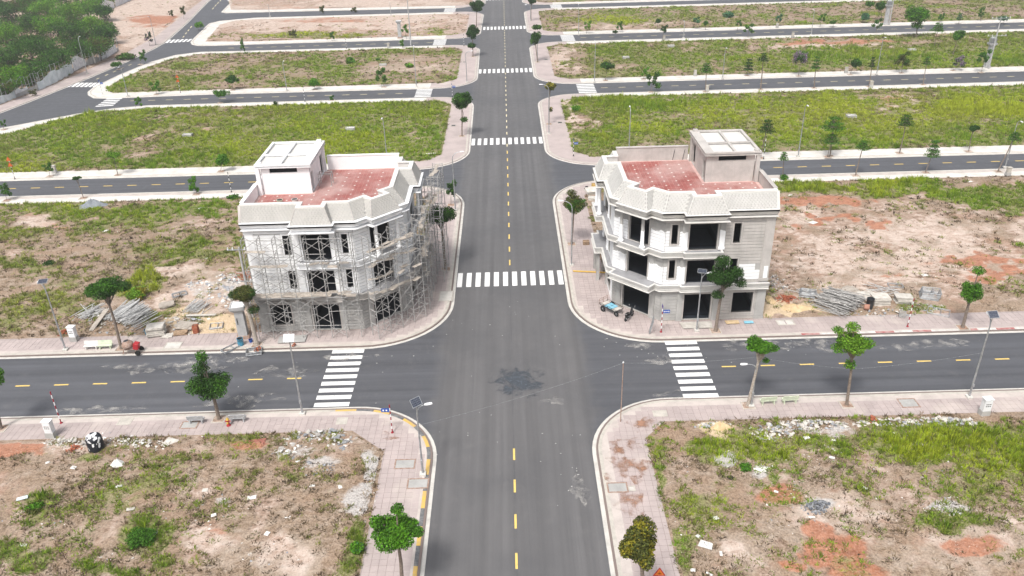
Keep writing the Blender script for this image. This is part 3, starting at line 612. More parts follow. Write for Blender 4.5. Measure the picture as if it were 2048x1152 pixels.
RED = [(25,905,70,20,1.),(490,885,60,14,.7),(455,1070,40,14,.5),(1680,1105,75,36,1.1),(1640,1068,45,22,.9),(1725,1140,70,22,1.),(1600,1130,40,20,.7),(1555,990,50,28,.9),(1950,1092,70,24,.8),(1630,402,110,14,1.),(1750,455,70,10,.8),(1950,525,130,14,.9),(1990,555,90,14,.8),(1640,440,60,12,.7),(100,462,90,16,.5),(1760,205,40,8,.8),(320,40,70,16,.7),(620,22,260,12,.5),(640,42,200,8,.5),(690,925,30,8,.5),(1130,125,25,20,.5),(1700,83,160,6,.8),(1800,560,60,8,.5)]
WHT = [(235,925,30,20,.0),(590,905,65,30,.55),(740,940,22,40,1.),(715,1010,30,45,.8),(640,935,60,20,.7),(1460,905,30,20,1.1),(1525,938,40,20,.9),(1640,855,150,12,.6),(1890,1010,50,20,.8),(1630,1010,50,20,.8),(1570,570,40,30,.5),(1640,590,150,30,.35),(1760,545,60,12,.5),(440,580,60,35,.6),(350,610,120,20,.3),(290,860,120,8,.5),(455,1005,25,12,.6),(740,1060,16,30,.6),(1340,855,40,10,.4)]
SAND = [(1600,617,70,16,1.2),(1540,600,20,24,.9),(430,648,50,24,1.1),(1440,855,50,14,.9),(120,885,50,10,.4)]
BARE = [(430,1080,70,50,.8),(560,1105,80,50,.8),(340,895,90,25,.7),(100,900,110,25,.7),(30,980,40,30,.5),(1690,1020,160,70,.7),(1950,1080,120,60,.6),(1500,1120,60,40,.6),(60,450,70,20,.8),(420,440,70,22,.7),(350,550,90,26,.8),(420,600,90,40,.9),(1800,500,330,90,.75),(880,235,25,70,.8),(1780,205,60,14,.9),(1860,247,50,12,.9),(1590,255,80,10,.8),(1150,230,18,60,.9),(820,130,90,22,.6),(1125,125,40,30,.9),(1660,88,160,10,.8),(560,30,420,22,1.3),(620,52,280,10,1.),(300,40,110,60,1.4),(760,10,160,18,1.3),(400,262,40,8,.5),(430,235,70,10,.5),(1230,55,80,6,.9),(1300,48,60,8,.7)]
BASE = {'near left': (.14, .74), 'near right': (.20, .76), 'mid left': (.19, .74), 'mid right': (.12, .62), 'second left': (.62, .6), 'second right': (.64, .6), 'third left': (.46, .85), 'third right': (.52, .7),
        'fourth left': (.12, .35), 'fourth right': (.42, .8), 'fifth left': (.0, .25), 'fifth right': (.36, .7), 'west': (.12, .3)}
def field(px, L):
    v = np.zeros(len(px))
    for x, y, rx, ry, s in L: v = np.maximum(v, s*(.85 if L is WHT else 1)*np.clip(1.35-np.hypot((px[:, 0]-x)/rx, (px[:, 1]-y)/ry)*.95, 0, 1))
    return v
def masks(P, nm):
    wx = (fbm(P[:, 0], P[:, 1], .13, 4, 41)-.5)*9+(fbm(P[:, 0], P[:, 1], .7, 3, 43)-.5)*3.2; wy = (fbm(P[:, 0], P[:, 1], .13, 4, 51)-.5)*7+(fbm(P[:, 0], P[:, 1], .7, 3, 53)-.5)*3.2
    sc_ = np.clip(np.hypot(P[:, 0], P[:, 1])/75, .55, 2.2)*(.6 if 'near' in nm else 1)
    px = to_px(np.c_[P[:, 0]+wx*sc_, P[:, 1]+wy*sc_, np.full(len(P), .2)]); g0, d0 = BASE[nm]
    n = fbm(P[:, 0], P[:, 1], .12, 4, 3); n2 = fbm(P[:, 0], P[:, 1], .5, 3, 9)
    bare = field(px, BARE); gr = np.maximum(g0+(n-.5)*1.3, 0)*(1-np.clip(bare, 0, 1)); gr = np.clip(np.maximum(gr, field(px, GREEN)+(n2-.5)*.7*(field(px, GREEN) > .05)), 0, 1.2)
    dry = np.clip((d0+(n2-.5)*1.2)*(1-.6*np.clip(bare, 0, 1)), 0, 1); ye = np.clip(field(px, YEL)+(n-.5)*.9, 0, 1)
    masks.bare = np.clip(bare*.8+(fbm(P[:, 0], P[:, 1], .19, 4, 61)-.5)*2.0*(1-np.clip(gr, 0, 1))+.02, 0, 1); return gr, dry, ye, field(px, RED), field(px, WHT), field(px, SAND)
FOOT = [[(11.6, 82.4), (16.5, 77.5), (28.3, 77.5), (28.3, 92.6), (11.6, 92.6)], [(-11.3, 82.4), (-11.3, 92.6), (-28.0, 92.6), (-28.0, 77.5), (-16.2, 77.5)]]
LOTH = {}
def lot_z(P, nm):
    inner = BL[nm][1]; d = np.clip(edist(P, inner)/1.5, 0, 1)
    z = .150 + d*(.02+.35*(fbm(P[:, 0], P[:, 1], .16, 3, 21)-.35).clip(0)+.16*(fbm(P[:, 0], P[:, 1], .9, 3, 5)-.4))
    for f in FOOT:
        ins = inside(P, f); z = np.where(ins, .12, z)
    return z
def make_lot(nm, step):
    inner = BL[nm][1]; xs = [p[0] for p in inner]; ys = [p[1] for p in inner]
    lim = {'near right': (10, 75, 30, 60), 'near left': (-75, -10, 30, 60)}.get(nm, (max(min(xs), -260), min(max(xs), 230), min(ys), min(max(ys), 400)))
    x = np.arange(lim[0], lim[1]+step, step); y = np.arange(lim[2], lim[3]+step, step); X, Y = np.meshgrid(x, y)
    P = np.stack([X.ravel(), Y.ravel()], 1); ok = inside(P, inner)
    # drop points far outside the view
    px = to_px(np.c_[P, np.zeros(len(P))]); ok &= (px[:, 0] > -250) & (px[:, 0] < 2300)
    nx = len(x); idx = np.arange(len(P)).reshape(len(y), nx)
    a, b, c, d = idx[:-1, :-1].ravel(), idx[:-1, 1:].ravel(), idx[1:, 1:].ravel(), idx[1:, :-1].ravel()
    keep = ok[a] & ok[b] & ok[c] & ok[d]; F = np.stack([a, b, c, d], 1)[keep]
    used = np.unique(F); rm = np.full(len(P), -1); rm[used] = np.arange(len(used)); F = rm[F]; P = P[used]
    jit = (RNG.random(P.shape)-.5)*step*.3; z = lot_z(P, nm); V = np.c_[P, z]
    me = bpy.data.meshes.new('bare_ground'); n0 = len(V)
    t = geometry.tessellate_polygon([[Vector((p[0], p[1], 0)) for p in inner]])
    V2 = np.array([(p[0], p[1], .138) for p in inner]); allV = np.r_[V, V2]
    faces = [tuple(map(int, f)) for f in F]
    for f in t:
        q = [V2[i] for i in f]; s = (q[1][0]-q[0][0])*(q[2][1]-q[0][1])-(q[1][1]-q[0][1])*(q[2][0]-q[0][0])
        faces.append(tuple(n0+i for i in (f if s > 0 else f[::-1])))
    me.from_pydata(allV.tolist(), [], faces); me.materials.append(MT['soil'])
    gr, dry, ye, rd, wh, sn = masks(allV, nm)
    for an, ch in (('mask', (gr*1.05, rd, wh)), ('mask2', (dry, sn, masks.bare))):
        at = me.color_attributes.new(an, 'FLOAT_COLOR', 'POINT'); at.data.foreach_set('color', np.c_[ch[0], ch[1], ch[2], np.ones(len(allV))].astype(np.float32).ravel())
    me.polygons.foreach_set('use_smooth', [True]*len(faces)); me.update()
    o = link('bare_ground', me); tag(o, f'vacant {nm} plot of pinkish earth with weeds', 'ground', None, 'structure'); return o
STEP = {'near left': .4, 'near right': .4, 'mid left': .5, 'mid right': .5, 'second left': .8, 'second right': .8}
for nm in BL: make_lot(nm, STEP.get(nm, 1.5))
def tufts(nm, dens, kind='all'):
    inner = BL[nm][1]; xs = [p[0] for p in inner]; ys = [p[1] for p in inner]
    x0, x1, y0, y1 = max(min(xs), -230), min(max(xs), 200), max(min(ys), 36), min(max(ys), 335)
    N = int((x1-x0)*(y1-y0)*dens); P = np.stack([RNG.uniform(x0, x1, N), RNG.uniform(y0, y1, N)], 1)
    edge = (edist(P, inner) < .38) & (fbm(P[:, 0], P[:, 1], .35, 3, 91) > .54)
    px = to_px(np.c_[P, np.zeros(N)]); ok = (inside(P, inner) | edge) & (px[:, 0] > -60) & (px[:, 0] < 2110) & (px[:, 1] > -30) & (px[:, 1] < 1200)
    for f in FOOT: ok &= ~inside(P, f)
    P = P[ok]; gr, dry, ye, rd, wh, sn = masks(P, nm); u = RNG.random(len(P))
    sup = (1-.9*np.clip(rd, 0, 1))*(1-.75*np.clip(wh, 0, 1))*(1-.9*np.clip(sn, 0, 1))
    nb = fbm(P[:, 0], P[:, 1], .8, 3, 31); pg = np.clip(gr*1.35-.22+(nb-.5)*1.6, 0, 1); n5 = fbm(P[:, 0], P[:, 1], .28, 3, 77); pd = np.clip(dry*.72-.10+(nb-.5)*1.2+(n5-.5)*1.8, 0, 1)*.5
    isg = u < pg; isd = (~isg) & (u < pg+pd*sup*(1-.8*np.clip(rd, 0, 1))*(1-.75*masks.bare)); keep = (isg & (u < np.maximum(sup, .25))) | isd
    P = P[keep]; gr = gr[keep]; ye = ye[keep]; isg = isg[keep]; K = len(P)
    z = lot_z(P, nm); dist = np.hypot(P[:, 0], P[:, 1]); far = np.clip(dist/75, .75, 3.0)
    tall = np.where(RNG.random(K) < .07, 2.0, 1.0)*np.where(gr > .95, 1.55, 1.0)
    h = tall*np.where(isg, RNG.uniform(.12, .30, K)*(0.7+.8*np.clip(gr, 0, 1)), RNG.uniform(.08, .22, K))*(.75+.25*far); w = RNG.uniform(.22, .42, K)*(.7+.3*far)
    nbk = 10
    ang = RNG.uniform(0, 2*np.pi, (K, nbk)); rad = RNG.uniform(.1, 1, (K, nbk))**.7*w[:, None]
    bx = P[:, 0][:, None]+np.cos(ang)*rad*.55; by = P[:, 1][:, None]+np.sin(ang)*rad*.55
    tx = P[:, 0][:, None]+np.cos(ang)*rad*1.5+RNG.normal(0, .03, (K, nbk)); ty = P[:, 1][:, None]+np.sin(ang)*rad*1.5; tz = z[:, None]+h[:, None]*RNG.uniform(.45, 1.1, (K, nbk))
    bw = (RNG.uniform(.02, .05, (K, nbk))*(.6+.55*far[:, None])); pa = ang+np.pi/2+RNG.uniform(-.7, .7, (K, nbk))
    bz = np.repeat(z[:, None]-.02, nbk, 1)
    v0 = np.stack([bx-np.cos(pa)*bw, by-np.sin(pa)*bw, bz], -1); v1 = np.stack([bx+np.cos(pa)*bw, by+np.sin(pa)*bw, bz], -1)
    v2 = np.stack([tx, ty, tz], -1)
    V = np.stack([v0, v1, v2], 2).reshape(-1, 3)
    a = np.array([.165, .285, .024]); bcol = np.array([.44, .50, .035]); d1 = np.array([.29, .22, .13]); d2 = np.array([.07, .05, .032]); ol = np.array([.26, .255, .075])
    t = np.clip(ye+RNG.normal(0, .2, K), 0, 1)[:, None]; cg = a*(1-t)+bcol*t; mixo = np.clip(.9-gr+RNG.normal(0, .25, K)+(fbm(P[:, 0], P[:, 1], .06, 3, 17)-.5)*1.6, 0, 1)[:, None]*.85; cg = cg*(1-mixo)+ol*mixo
    td = RNG.random(K)[:, None]; cd = d1*td+d2*(1-td); c = np.where(isg[:, None], cg, cd)*np.where(dist > 118, RNG.uniform(.65, 1.25, K), RNG.uniform(.45, 1.3, K))[:, None]
    c = np.repeat(c, nbk*3, 0); n = len(V); c = np.c_[c, np.ones(n)].astype(np.float32)
    me = bpy.data.meshes.new('grass'); me.vertices.add(n); me.vertices.foreach_set('co', V.astype(np.float32).ravel()); me.loops.add(n); me.loops.foreach_set('vertex_index', np.arange(n, dtype=np.int32))
    me.polygons.add(n//3); me.polygons.foreach_set('loop_start', np.arange(0, n, 3, dtype=np.int32)); me.update(calc_edges=True)
    at = me.color_attributes.new('col', 'FLOAT_COLOR', 'POINT'); at.data.foreach_set('color', c.ravel()); me.materials.append(MT['grass'])
    o = link('grass', me); tag(o, f'patchy green and dry grass growing over the {nm} plot', 'grass', None, 'stuff'); return n//3
NT = 0
for nm, d in (('near left', 19), ('near right', 19), ('mid left', 9), ('mid right', 9), ('second left', 6), ('second right', 6), ('third left', 3.), ('third right', 3.), ('fourth left', 1.4), ('fourth right', 1.9), ('fifth left', .3), ('fifth right', .7), ('west', .5)): NT += tufts(nm, d)
print('grass tris', NT)
# ================================================================ THE TWO UNFINISHED CORNER HOUSES (mirror twins)
def house(sign, lab, gf, up, mans, box_mat, painted):
    off = 0 if sign > 0 else .25
    T = lambda v: (v[0] if sign > 0 else off-v[0], v[1], v[2])
    bx0 = T((20, 85, 0))
    root = empty('corner_house', (bx0[0], 85, .13), lab, 'house', 'three storey corner houses under construction')
    def fin(mb, name, mats, parent=None, **k): return mb.build(name, mats, parent or root, fix=True, T=T, **k)
    def lf(p0, p1):      # local frame on a wall: s along, t outward (right hand of travel), z
        a = Vector((*p0, 0)); d = (Vector((*p1, 0))-a); L = d.length; d.normalize(); n = Vector((d.y, -d.x, 0))
        M = Matrix((d, n, Vector((0, 0, 1)))).transposed().to_4x4(); M.translation = a; return M, L
    def wbox(mb, M, s0, s1, t0, t1, z0, z1, mi=0):
        mb.hexa([M @ Vector(q) for q in ((s0, t0, z0), (s1, t0, z0), (s1, t1, z0), (s0, t1, z0), (s0, t0, z1), (s1, t0, z1), (s1, t1, z1), (s0, t1, z1))], mi)
    def pieces(s0, s1, z0, z1, ops):
        zs = sorted({z0, z1, *[o[2] for o in ops if z0 < o[2] < z1], *[o[3] for o in ops if z0 < o[3] < z1]})
        for za, zb in zip(zs, zs[1:]):
            zm = (za+zb)/2; cur = s0
            for o in sorted([o for o in ops if o[2] < zm < o[3]]):
                if o[0] > cur: yield cur, o[0], za, zb
                cur = max(cur, o[1])
            if cur < s1: yield cur, s1, za, zb
    Z2, Z3, ZR = 4.55, 8.72, 12.7
    C0 = (14.2, 80.1); q = math.sqrt(.5)
    walls = {   # travel so that the outside is on the right hand: anticlockwise seen from above
        'w': ((11.8, 92.4), (11.8, 82.5)), 'c': ((11.8, 82.5), (16.6, 77.7)), 's': ((16.6, 77.7), (28.1, 77.7)), 'e': ((28.1, 77.7), (28.1, 92.4)), 'n': ((28.1, 92.4), (11.8, 92.4))}
    Lc = math.hypot(4.8, 4.8)/2
    def S(x): return x-16.6
    ops = {'s': [(S(19.13), S(22.1), .18, 3.42), (S(24.45), S(26.7), 1.0, 3.5), (S(17.2), S(17.85), 5.45, 7.65), (S(19.13), S(22.1), 4.62, 7.55), (S(23.78), S(24.55), 5.45, 7.65) ,
                 (S(17.23), S(17.88), 9.55, 11.78), (S(19.13), S(22.1), 8.8, 11.8), (S(23.78), S(24.55), 9.5, 11.78)],
           'c': [(Lc-1.85, Lc+1.85, .18, 3.45), (Lc-1.35, Lc+1.35, 4.62, 7.5), (Lc-1.3, Lc+1.3, 8.8, 11.85)],
           'w': [(2.0, 4.9, .18, 3.4), (2.1, 4.8, 4.62, 7.5), (2.1, 4.8, 8.8, 11.8), (6.3, 7., 9.5, 11.7), (6.3, 7., 5.4, 7.6), (6.0, 8.4, 1., 3.4)], 'e': [], 'n': [(4, 5.2, 5.4, 7.2), (9, 10.2, 5.4, 7.2)]}
    if sign < 0: ops['s'] = ops['s'][:4]+[(S(23.3), S(24.05), 5.45, 7.65)]+ops['s'][5:7]+[(S(23.3), S(24.05), 9.5, 11.78)]
    cl = MB()
    for k, (a, b) in walls.items():
        M, L = lf(a, b); mb = MB()
        for s0, s1, z0, z1 in pieces(0.0 if k != 'x' else .2, L, .13, ZR, ops[k]): wbox(mb, M, s0, s1, -.24, 0, z0, z1)
        fin(mb, 'wall', MT['render'] if k in 'en' or not painted else MT['render'])
        if k in 'en': continue
        # rendered courses with recessed joints, clear of the window surrounds
        o2 = [(o[0]-.22, o[1]+.22, o[2]-.2, o[3]+.2) for o in ops[k]]; h = .38
        z = .16; i = 0
        while z < ZR-.2:
            up_ = z > 4.3
            for s0, s1, z0, z1 in pieces(.02, L-.02, z, z+h-.055, o2):
                if s1-s0 < .05 or z1-z0 < .04: continue
                mi = 0
                if painted:
                    if k in 'cw' or (k == 's' and s1 < S(19)+.1): mi = 1 if k != 'w' else 2
                    elif k == 's' and s0 > 5 and ((5. < z < 6.75) and i % 1 == 0): mi = 2
                else: mi = 3 if up_ else 0
                if mi == 2 and k == 's': s1 = min(s1, S(27.4)-(.9 if z > 6.2 else 0))
                wbox(cl, M, s0, s1, .003, .055, z0, z1, mi)
            z += h; i += 1
        # surrounds of the openings
        for n_, o in enumerate(ops[k]):
            wf = MB(); w = .17
            for s0, s1, z0, z1 in ((o[0]-w, o[0], o[2]-(w if o[2] > .5 else 0), o[3]+w), (o[1], o[1]+w, o[2]-(w if o[2] > .5 else 0), o[3]+w), (o[0], o[1], o[3], o[3]+w)): wbox(wf, M, s0, s1, -.05, .075, z0, z1)
            if o[2] > .5: wbox(wf, M, o[0], o[1], -.22, .09, o[2]-w, o[2])
            f = fin(wf, 'window_frame' if o[2] > .9 and o[3]-o[2] < 2.9 else 'door_frame', MT['renderl'] if painted and o[2] < 4 or (not painted and o[2] < 4) else (MT['whitewall'] if not painted else MT['renderl']))
    fin(cl, 'wall_courses', [MT[gf], MT['partpaint'], MT['whitewall'], MT[up]]).__setitem__('kind', 'stuff')
    # floors and rooms inside, their shade put into the colours
    ring = [(11.8, 92.4), (11.8, 82.5), (16.6, 77.7), (28.1, 77.7), (28.1, 92.4)]
    ins = [(12.05, 92.15), (12.05, 82.62), (16.72, 77.95), (27.85, 77.95), (27.85, 92.15)]
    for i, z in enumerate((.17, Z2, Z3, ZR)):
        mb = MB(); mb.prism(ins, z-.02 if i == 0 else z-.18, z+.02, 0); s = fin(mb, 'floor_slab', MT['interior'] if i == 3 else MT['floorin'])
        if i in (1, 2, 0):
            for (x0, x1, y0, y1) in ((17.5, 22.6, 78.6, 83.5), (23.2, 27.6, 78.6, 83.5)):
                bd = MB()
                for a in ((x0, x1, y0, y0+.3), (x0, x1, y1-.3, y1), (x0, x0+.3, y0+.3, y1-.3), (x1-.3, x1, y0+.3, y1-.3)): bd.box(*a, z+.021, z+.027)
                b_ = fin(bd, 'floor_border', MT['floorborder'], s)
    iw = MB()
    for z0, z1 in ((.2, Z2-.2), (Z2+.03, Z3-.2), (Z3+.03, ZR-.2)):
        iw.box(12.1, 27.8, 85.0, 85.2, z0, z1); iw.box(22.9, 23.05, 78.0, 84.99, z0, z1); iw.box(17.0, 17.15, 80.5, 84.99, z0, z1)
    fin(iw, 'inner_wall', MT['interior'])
    # pilasters, some with the half finished white coat
    def pil(M, s0, s1, z0, z1, m, t=.13):
        mb = MB(); wbox(mb, M, s0, s1, .02, t, z0+.3, z1-.22); wbox(mb, M, s0-.05, s1+.05, .036, t+.05, z0, z0+.3); wbox(mb, M, s0-.04, s1+.04, .036, t+.04, z1-.22, z1-.1); wbox(mb, M, s0-.07, s1+.07, .036, t+.07, z1-.1, z1)
        wbox(mb, M, s0+.1, s1-.1, t, t+.025, z0+.45, z1-.4); fin(mb, 'pilaster', m)
    Ms, _ = lf(*walls['s']); Mc, _ = lf(*walls['c']); Mw, _ = lf(*walls['w'])
    pm = MT['partpaint'] if painted else MT['whitewall']; pg = MT['render'] if painted else MT['render']
    for a, b in ((18.35, 18.93), (22.3, 22.88)):
        for z0, z1, m_ in ((.14, 4.0, pg), (4.78, 7.95, pm), (8.84, 12.55, pm)): pil(Ms, S(a), S(b), z0, z1, m_, .2)
    for z0, z1, m_ in ((.14, 4.0, pg), (4.9, 12.55, MT['renderl'] if painted else MT['whitewall'])): pil(Ms, S(27.05), S(28.05), z0, z1, m_, .12)
    if painted:
        mb = MB(); wbox(mb, Ms, S(27.45), S(27.9), 0.147, .152, 5.25, 6.7); fin(mb, 'paint_patch', MT['whitewall'])
    for a, b in ((Lc-2.6, Lc-2.05), (Lc+2.05, Lc+2.6)):
        pil(Mc, a, b, .14, 4.0, pg, .2)
    for a, b in ((Lc-2.3, Lc-1.6), (Lc+1.6, Lc+2.3)):
        pil(Mc, a, b, 4.78, 7.95, pm, .16)
    for a, b in ((1.3, 1.8), (5.1, 5.6)):
        pil(Mw, a, b, .14, 4.0, pg, .2); pil(Mw, a, b, 4.78, 7.95, MT['whitewall'], .2); pil(Mw, a, b, 8.84, 12.55, MT['whitewall'], .14)
    # ledges, balconies, cornice: moulded profiles run round the street fronts (travel: west front, chamfer, south front)
    led2 = [(11.0, 92.6), (11.0, 91.8), (10.2, 91.8), (10.2, 87.3), (11.0, 87.3), (11.0, 82.35), (11.72, 81.62), (11.0, 80.9), (15.0, 76.9), (15.75, 77.65), (16.2, 77.2), (18.4, 77.2), (18.4, 76.85), (22.6, 76.85), (22.6, 77.2), (28.2, 77.2)]
    led3 = [(11.0, 92.6), (11.0, 92.2), (10.25, 92.2), (10.25, 87.5), (11.0, 87.5), (11.0, 82.4), (12.25, 81.15), (11.75, 80.65), (14.5, 77.9), (15.0, 78.4), (16.2, 77.2), (18.5, 77.2), (18.5, 76.85), (22.75, 76.85), (22.75, 77.66)]
    corn = [(11.0, 92.7), (11.0, 91.6), (10.2, 91.6), (10.2, 86.9), (11.0, 86.9), (11.0, 81.9), (12.05, 80.85), (11.45, 80.25), (14.4, 77.3), (15.0, 77.9), (16.0, 76.9), (18.2, 76.9), (18.2, 76.1), (22.9, 76.1), (22.9, 77.2), (28.2, 77.2)]
    par = [(12.65, 92.4), (12.65, 90.7), (11.2, 90.7), (11.2, 88.1), (12.65, 88.1), (12.65, 82.4), (13.65, 81.4), (12.75, 80.5), (14.5, 78.75), (15.4, 79.65), (16.75, 78.3), (19.1, 78.3), (19.1, 77.15), (22.0, 77.15), (22.0, 78.3), (28.1, 78.3)]
    lm = MT['ledge'] if painted else MT['white']
    def ledge(line, zt, hh, name, m, floor):
        mb = MB(); mb.sweep(line, [(-.24, zt-.07), (-.22, zt), (0, zt), (0, zt-.14), (-.07, zt-.18), (-.07, zt-.30), (-.17, zt-.42), (-.17, zt-hh+.1), (-.3, zt-hh), (-.5, zt-hh)])
        o = fin(mb, name, m)
        a0 = (12.0, 92.6); a1 = (28.0 if line[-1][0] > 26 else line[-1][0], 78.2)
        for z, mt_ in ((zt-.06, floor), (zt-hh+.02, 0)):
            f = MB(); f.prism([a0]+[(x, y) for x, y in line]+([(28.0, 78.0)] if line[-1][0] > 26 else [(22.75, 78.0)])+[(16.9, 78.0), (12.2, 82.6)], z-.03, z)
            fin(f, 'balcony_floor' if mt_ is floor else 'soffit', MT['screed'] if mt_ is floor else m, o)
        return o
    ledge(led2, 4.78, .72, 'balcony_ledge', MT['ledge'] if painted else MT['renderl'], MT['screed']); ledge(led3, 8.78, .66, 'balcony_ledge', lm, MT['screed'])
    mb = MB(); mb.sweep(corn, [(-.9, 13.40), (-.12, 13.42), (0, 13.36), (0, 13.2), (-.08, 13.16), (-.14, 13.02), (-.28, 12.9), (-.36, 12.72), (-.52, 12.66), (-.52, 12.55), (-.9, 12.55)])
    fin(mb, 'cornice', lm)
    f = MB(); f.prism([(12.2, 92.6)]+corn+[(28.0, 78.4), (16.9, 78.4), (12.5, 82.8)], 12.56, 12.6); fin(f, 'soffit', lm)
    f = MB(); f.prism([(12.9, 92.5)]+corn+[(28.0, 78.6), (16.9, 78.6), (12.9, 82.8)], 13.2, 13.38); fin(f, 'gutter_top', lm)
    # mansard of scalloped tiles
    base = [((a[0]*.72+b[0]*.28), (a[1]*.72+b[1]*.28)) for a, b in zip(corn, par)]; zb, zt = 13.40, 15.05
    base[-1] = (28.1, base[-1][1]); base[0] = (base[0][0], 92.4)
    ms = MB(); sh = MB(); hips = []
    for i in range(len(par)-1):
        A, B, C, D = Vector((*base[i], zb)), Vector((*base[i+1], zb)), Vector((*par[i+1], zt)), Vector((*par[i], zt))
        ms.face((A, B, C, D)); nrm = (B-A).cross(D-A).normalized()
        rows = 9; 
        for r in range(rows):
            t0 = r/rows; L0 = A.lerp(D, t0); R0 = B.lerp(C, t0); t1 = min(1, (r+1.25)/rows); L1 = A.lerp(D, t1); R1 = B.lerp(C, t1); wd = (R0-L0).length; n = max(1, round(wd/.36))
            for c in range(n):
                sft = .5*(r % 2)
                f = lambda u, v: (L0.lerp(R0, min(1, max(0, u))).lerp(L1.lerp(R1, min(1, max(0, u))), v))
                u0 = (c+sft)/n; g = .06/n; w_ = 1/n
                if u0+w_ > 1.001: continue
                k = nrm*.045; k2 = nrm*.008
                sh.mesh([f(u0+g, .42)+k, f(u0+w_/2, 0)+k, f(u0+w_-g, .42)+k, f(u0+w_-g, 1)+k2, f(u0+g, 1)+k2, f(u0+w_/2, 0)+k2*.2, f(u0+g, .42)+k2*.2, f(u0+w_-g, .42)+k2*.2], [(0, 1, 2, 3, 4), (6, 5, 1, 0), (5, 7, 2, 1)])
        d1 = (B-A).normalized()
        if i > 0:
            d0 = (Vector((*base[i], 0))-Vector((*base[i-1], 0))).normalized()
            if d0.x*d1.y-d0.y*d1.x > .1: hip = MB(); hips.append(hip); bar(hip, A+Vector((0, 0, .03))+nrm*.03, D+nrm*.03, .09, .07)
    hip = MB(); hips.append(hip); bar(hip, Vector((28.1, base[-1][1]-.03, zb)), Vector((28.1, par[-1][1]-.03, zt)), .3, .1)
    fin(ms, 'mansard_roof', MT['render']); fin(sh, 'roof_tiles', MT[mans]).__setitem__('kind', 'stuff'); [fin(hp, 'hip_ridge', MT['ledge'] if painted else MT['renderl']) for hp in hips]
    # parapet: coping, inner face, far walls
    par2 = par+[(28.1, 92.4)]
    ring2 = [(28.1, 92.4), (12.65, 92.4)]
    mb = MB(); mb.sweep(par, [(.06, zt-.12), (.06, zt+.08), (-.42, zt+.08), (-.42, zt-.02), (-.34, zt-.06), (-.34, 13.7)]); fin(mb, 'parapet', MT['coping'])
    mb = MB(); mb.box(27.82, 28.14, 78.72, 92.4, 12.7, zt+.079); mb.box(27.76, 28.2, 78.72, 84.3, zt+.08, zt+.16); fin(mb, 'parapet_wall', MT['renderl'] if painted else MT['whitewall'])
    mb = MB(); mb.box(13.07, 21.6, 92.1, 92.4, 12.7, zt+.45); mb.box(13.0, 21.6, 92.04, 92.46, zt+.45, zt+.54); fin(mb, 'parapet_wall', MT['renderl'] if painted else MT['whitewall'])
    if painted:
        for x in (20.0, 21.2): 
            mb = MB(); mb.tube((x, 92.06, 15.2), (x-.2, 92.05, 13.9), .025, n=6); fin(mb, 'conduit', MT['dark'])
    # terrace: red tiles with pale joints and small diamonds
    terr = [(13.0, 92.1), (13.0, 82.55), (14.15, 81.4), (13.25, 80.5), (14.5, 79.25), (15.4, 80.15), (16.9, 78.65), (19.45, 78.65), (19.45, 77.5), (21.65, 77.5), (21.65, 78.65), (27.8, 78.65), (27.8, 92.1)]
    mb = MB(); mb.prism(terr, 12.62, 13.86); fin(mb, 'terrace_bed', MT['grout'])
    tl = MB(); dm = MB(); s_ = .45
    gx, gy = np.meshgrid(np.arange(int(12/s_), int(29/s_)), np.arange(int(77/s_), int(93/s_))); Cn = np.stack([(gx.ravel()+.5)*s_, (gy.ravel()+.5)*s_], 1)
    tq = terr
    ok = np.ones(len(Cn), bool)
    for dx in (-.2, .2):
        for dy in (-.2, .2): ok &= inside(Cn+[dx, dy], tq)
    ok &= ~((Cn[:, 0] > 21.4) & (Cn[:, 1] > 84.1))
    for (x, y), i, j in zip(Cn[ok], gx.ravel()[ok], gy.ravel()[ok]):
        tl.bbox(Matrix.Translation((x, y, 13.868)), .213, .213, .012, .006)
        if i % 3 == 0 and j % 3 == 0: dm.bbox(Matrix.Translation((x-.225, y-.225, 13.884)) @ Matrix.Rotation(R(45), 4, 'Z'), .09, .09, .005, .002)
    fin(tl, 'terrace_tiles', MT['redtile']).__setitem__('kind', 'stuff'); fin(dm, 'tile_diamonds', MT['coping']).__setitem__('kind', 'stuff')
    # stair head with recessed roof
    bm_ = box_mat; x0, x1, y0, y1, z0, z1 = 21.65, 27.75, 84.1, 92.35, 13.8, 16.95
    Mf, L = lf((x0+.25, y0+.35), (x1-.5, y0+.35)); mb = MB()
    for s0, s1, za, zb_ in pieces(0, L, z0, z1, [(1.35, 4.4, 16.3, 16.85)]): wbox(mb, Mf, s0, s1, -.2, 0, za, zb_)
    Mg, L2 = lf((x0+.25, y1), (x0+.25, y0+.35))
    for s0, s1, za, zb_ in pieces(0, L2-.01, z0, z1, [(L2-1.35, L2-.45, 13.9, 16.1), (1.2, 2.6, 13.9, 16.3)]): wbox(mb, Mg, s0, s1, -.2, 0, za, zb_)
    mb.box(x0+.25, x1, y1-.2, y1, z0, z1); mb.box(x1-.7, x1-.5, y0+.56, y1-.21, z0, z1); sh_ = fin(mb, 'stair_head', bm_)
    mb = MB()
    for a in ((x1-.42, x1, y0, y0+.42), (x0+.02, x0+.235, y1-.9, y1-.6)):
        mb = MB(); mb.box(*a, z0, z1); fin(mb, 'stair_head_pillar', bm_, sh_)
    d_ = MB(); d_.box(x0+.6, x1-.8, y0+.7, y1-.3, z0, z1-.02); fin(d_, 'stair_shade_block', MT['floorborder'], sh_)  # solid black block stands for the shade inside the stair head
    rf = MB(); rx0, rx1, ry0, ry1 = x0-.02, x1+.05, y0-.03, y1+.03; zr = z1
    rf.box(rx0, rx1, ry0, ry1, zr, zr+.12); fl_ = MB(); fl_.box(rx0+.2, rx1-.2, ry0+.2, ry1-.2, zr+.121, zr+.14); fin(fl_, 'roof_screed', MT['ledge'], sh_)
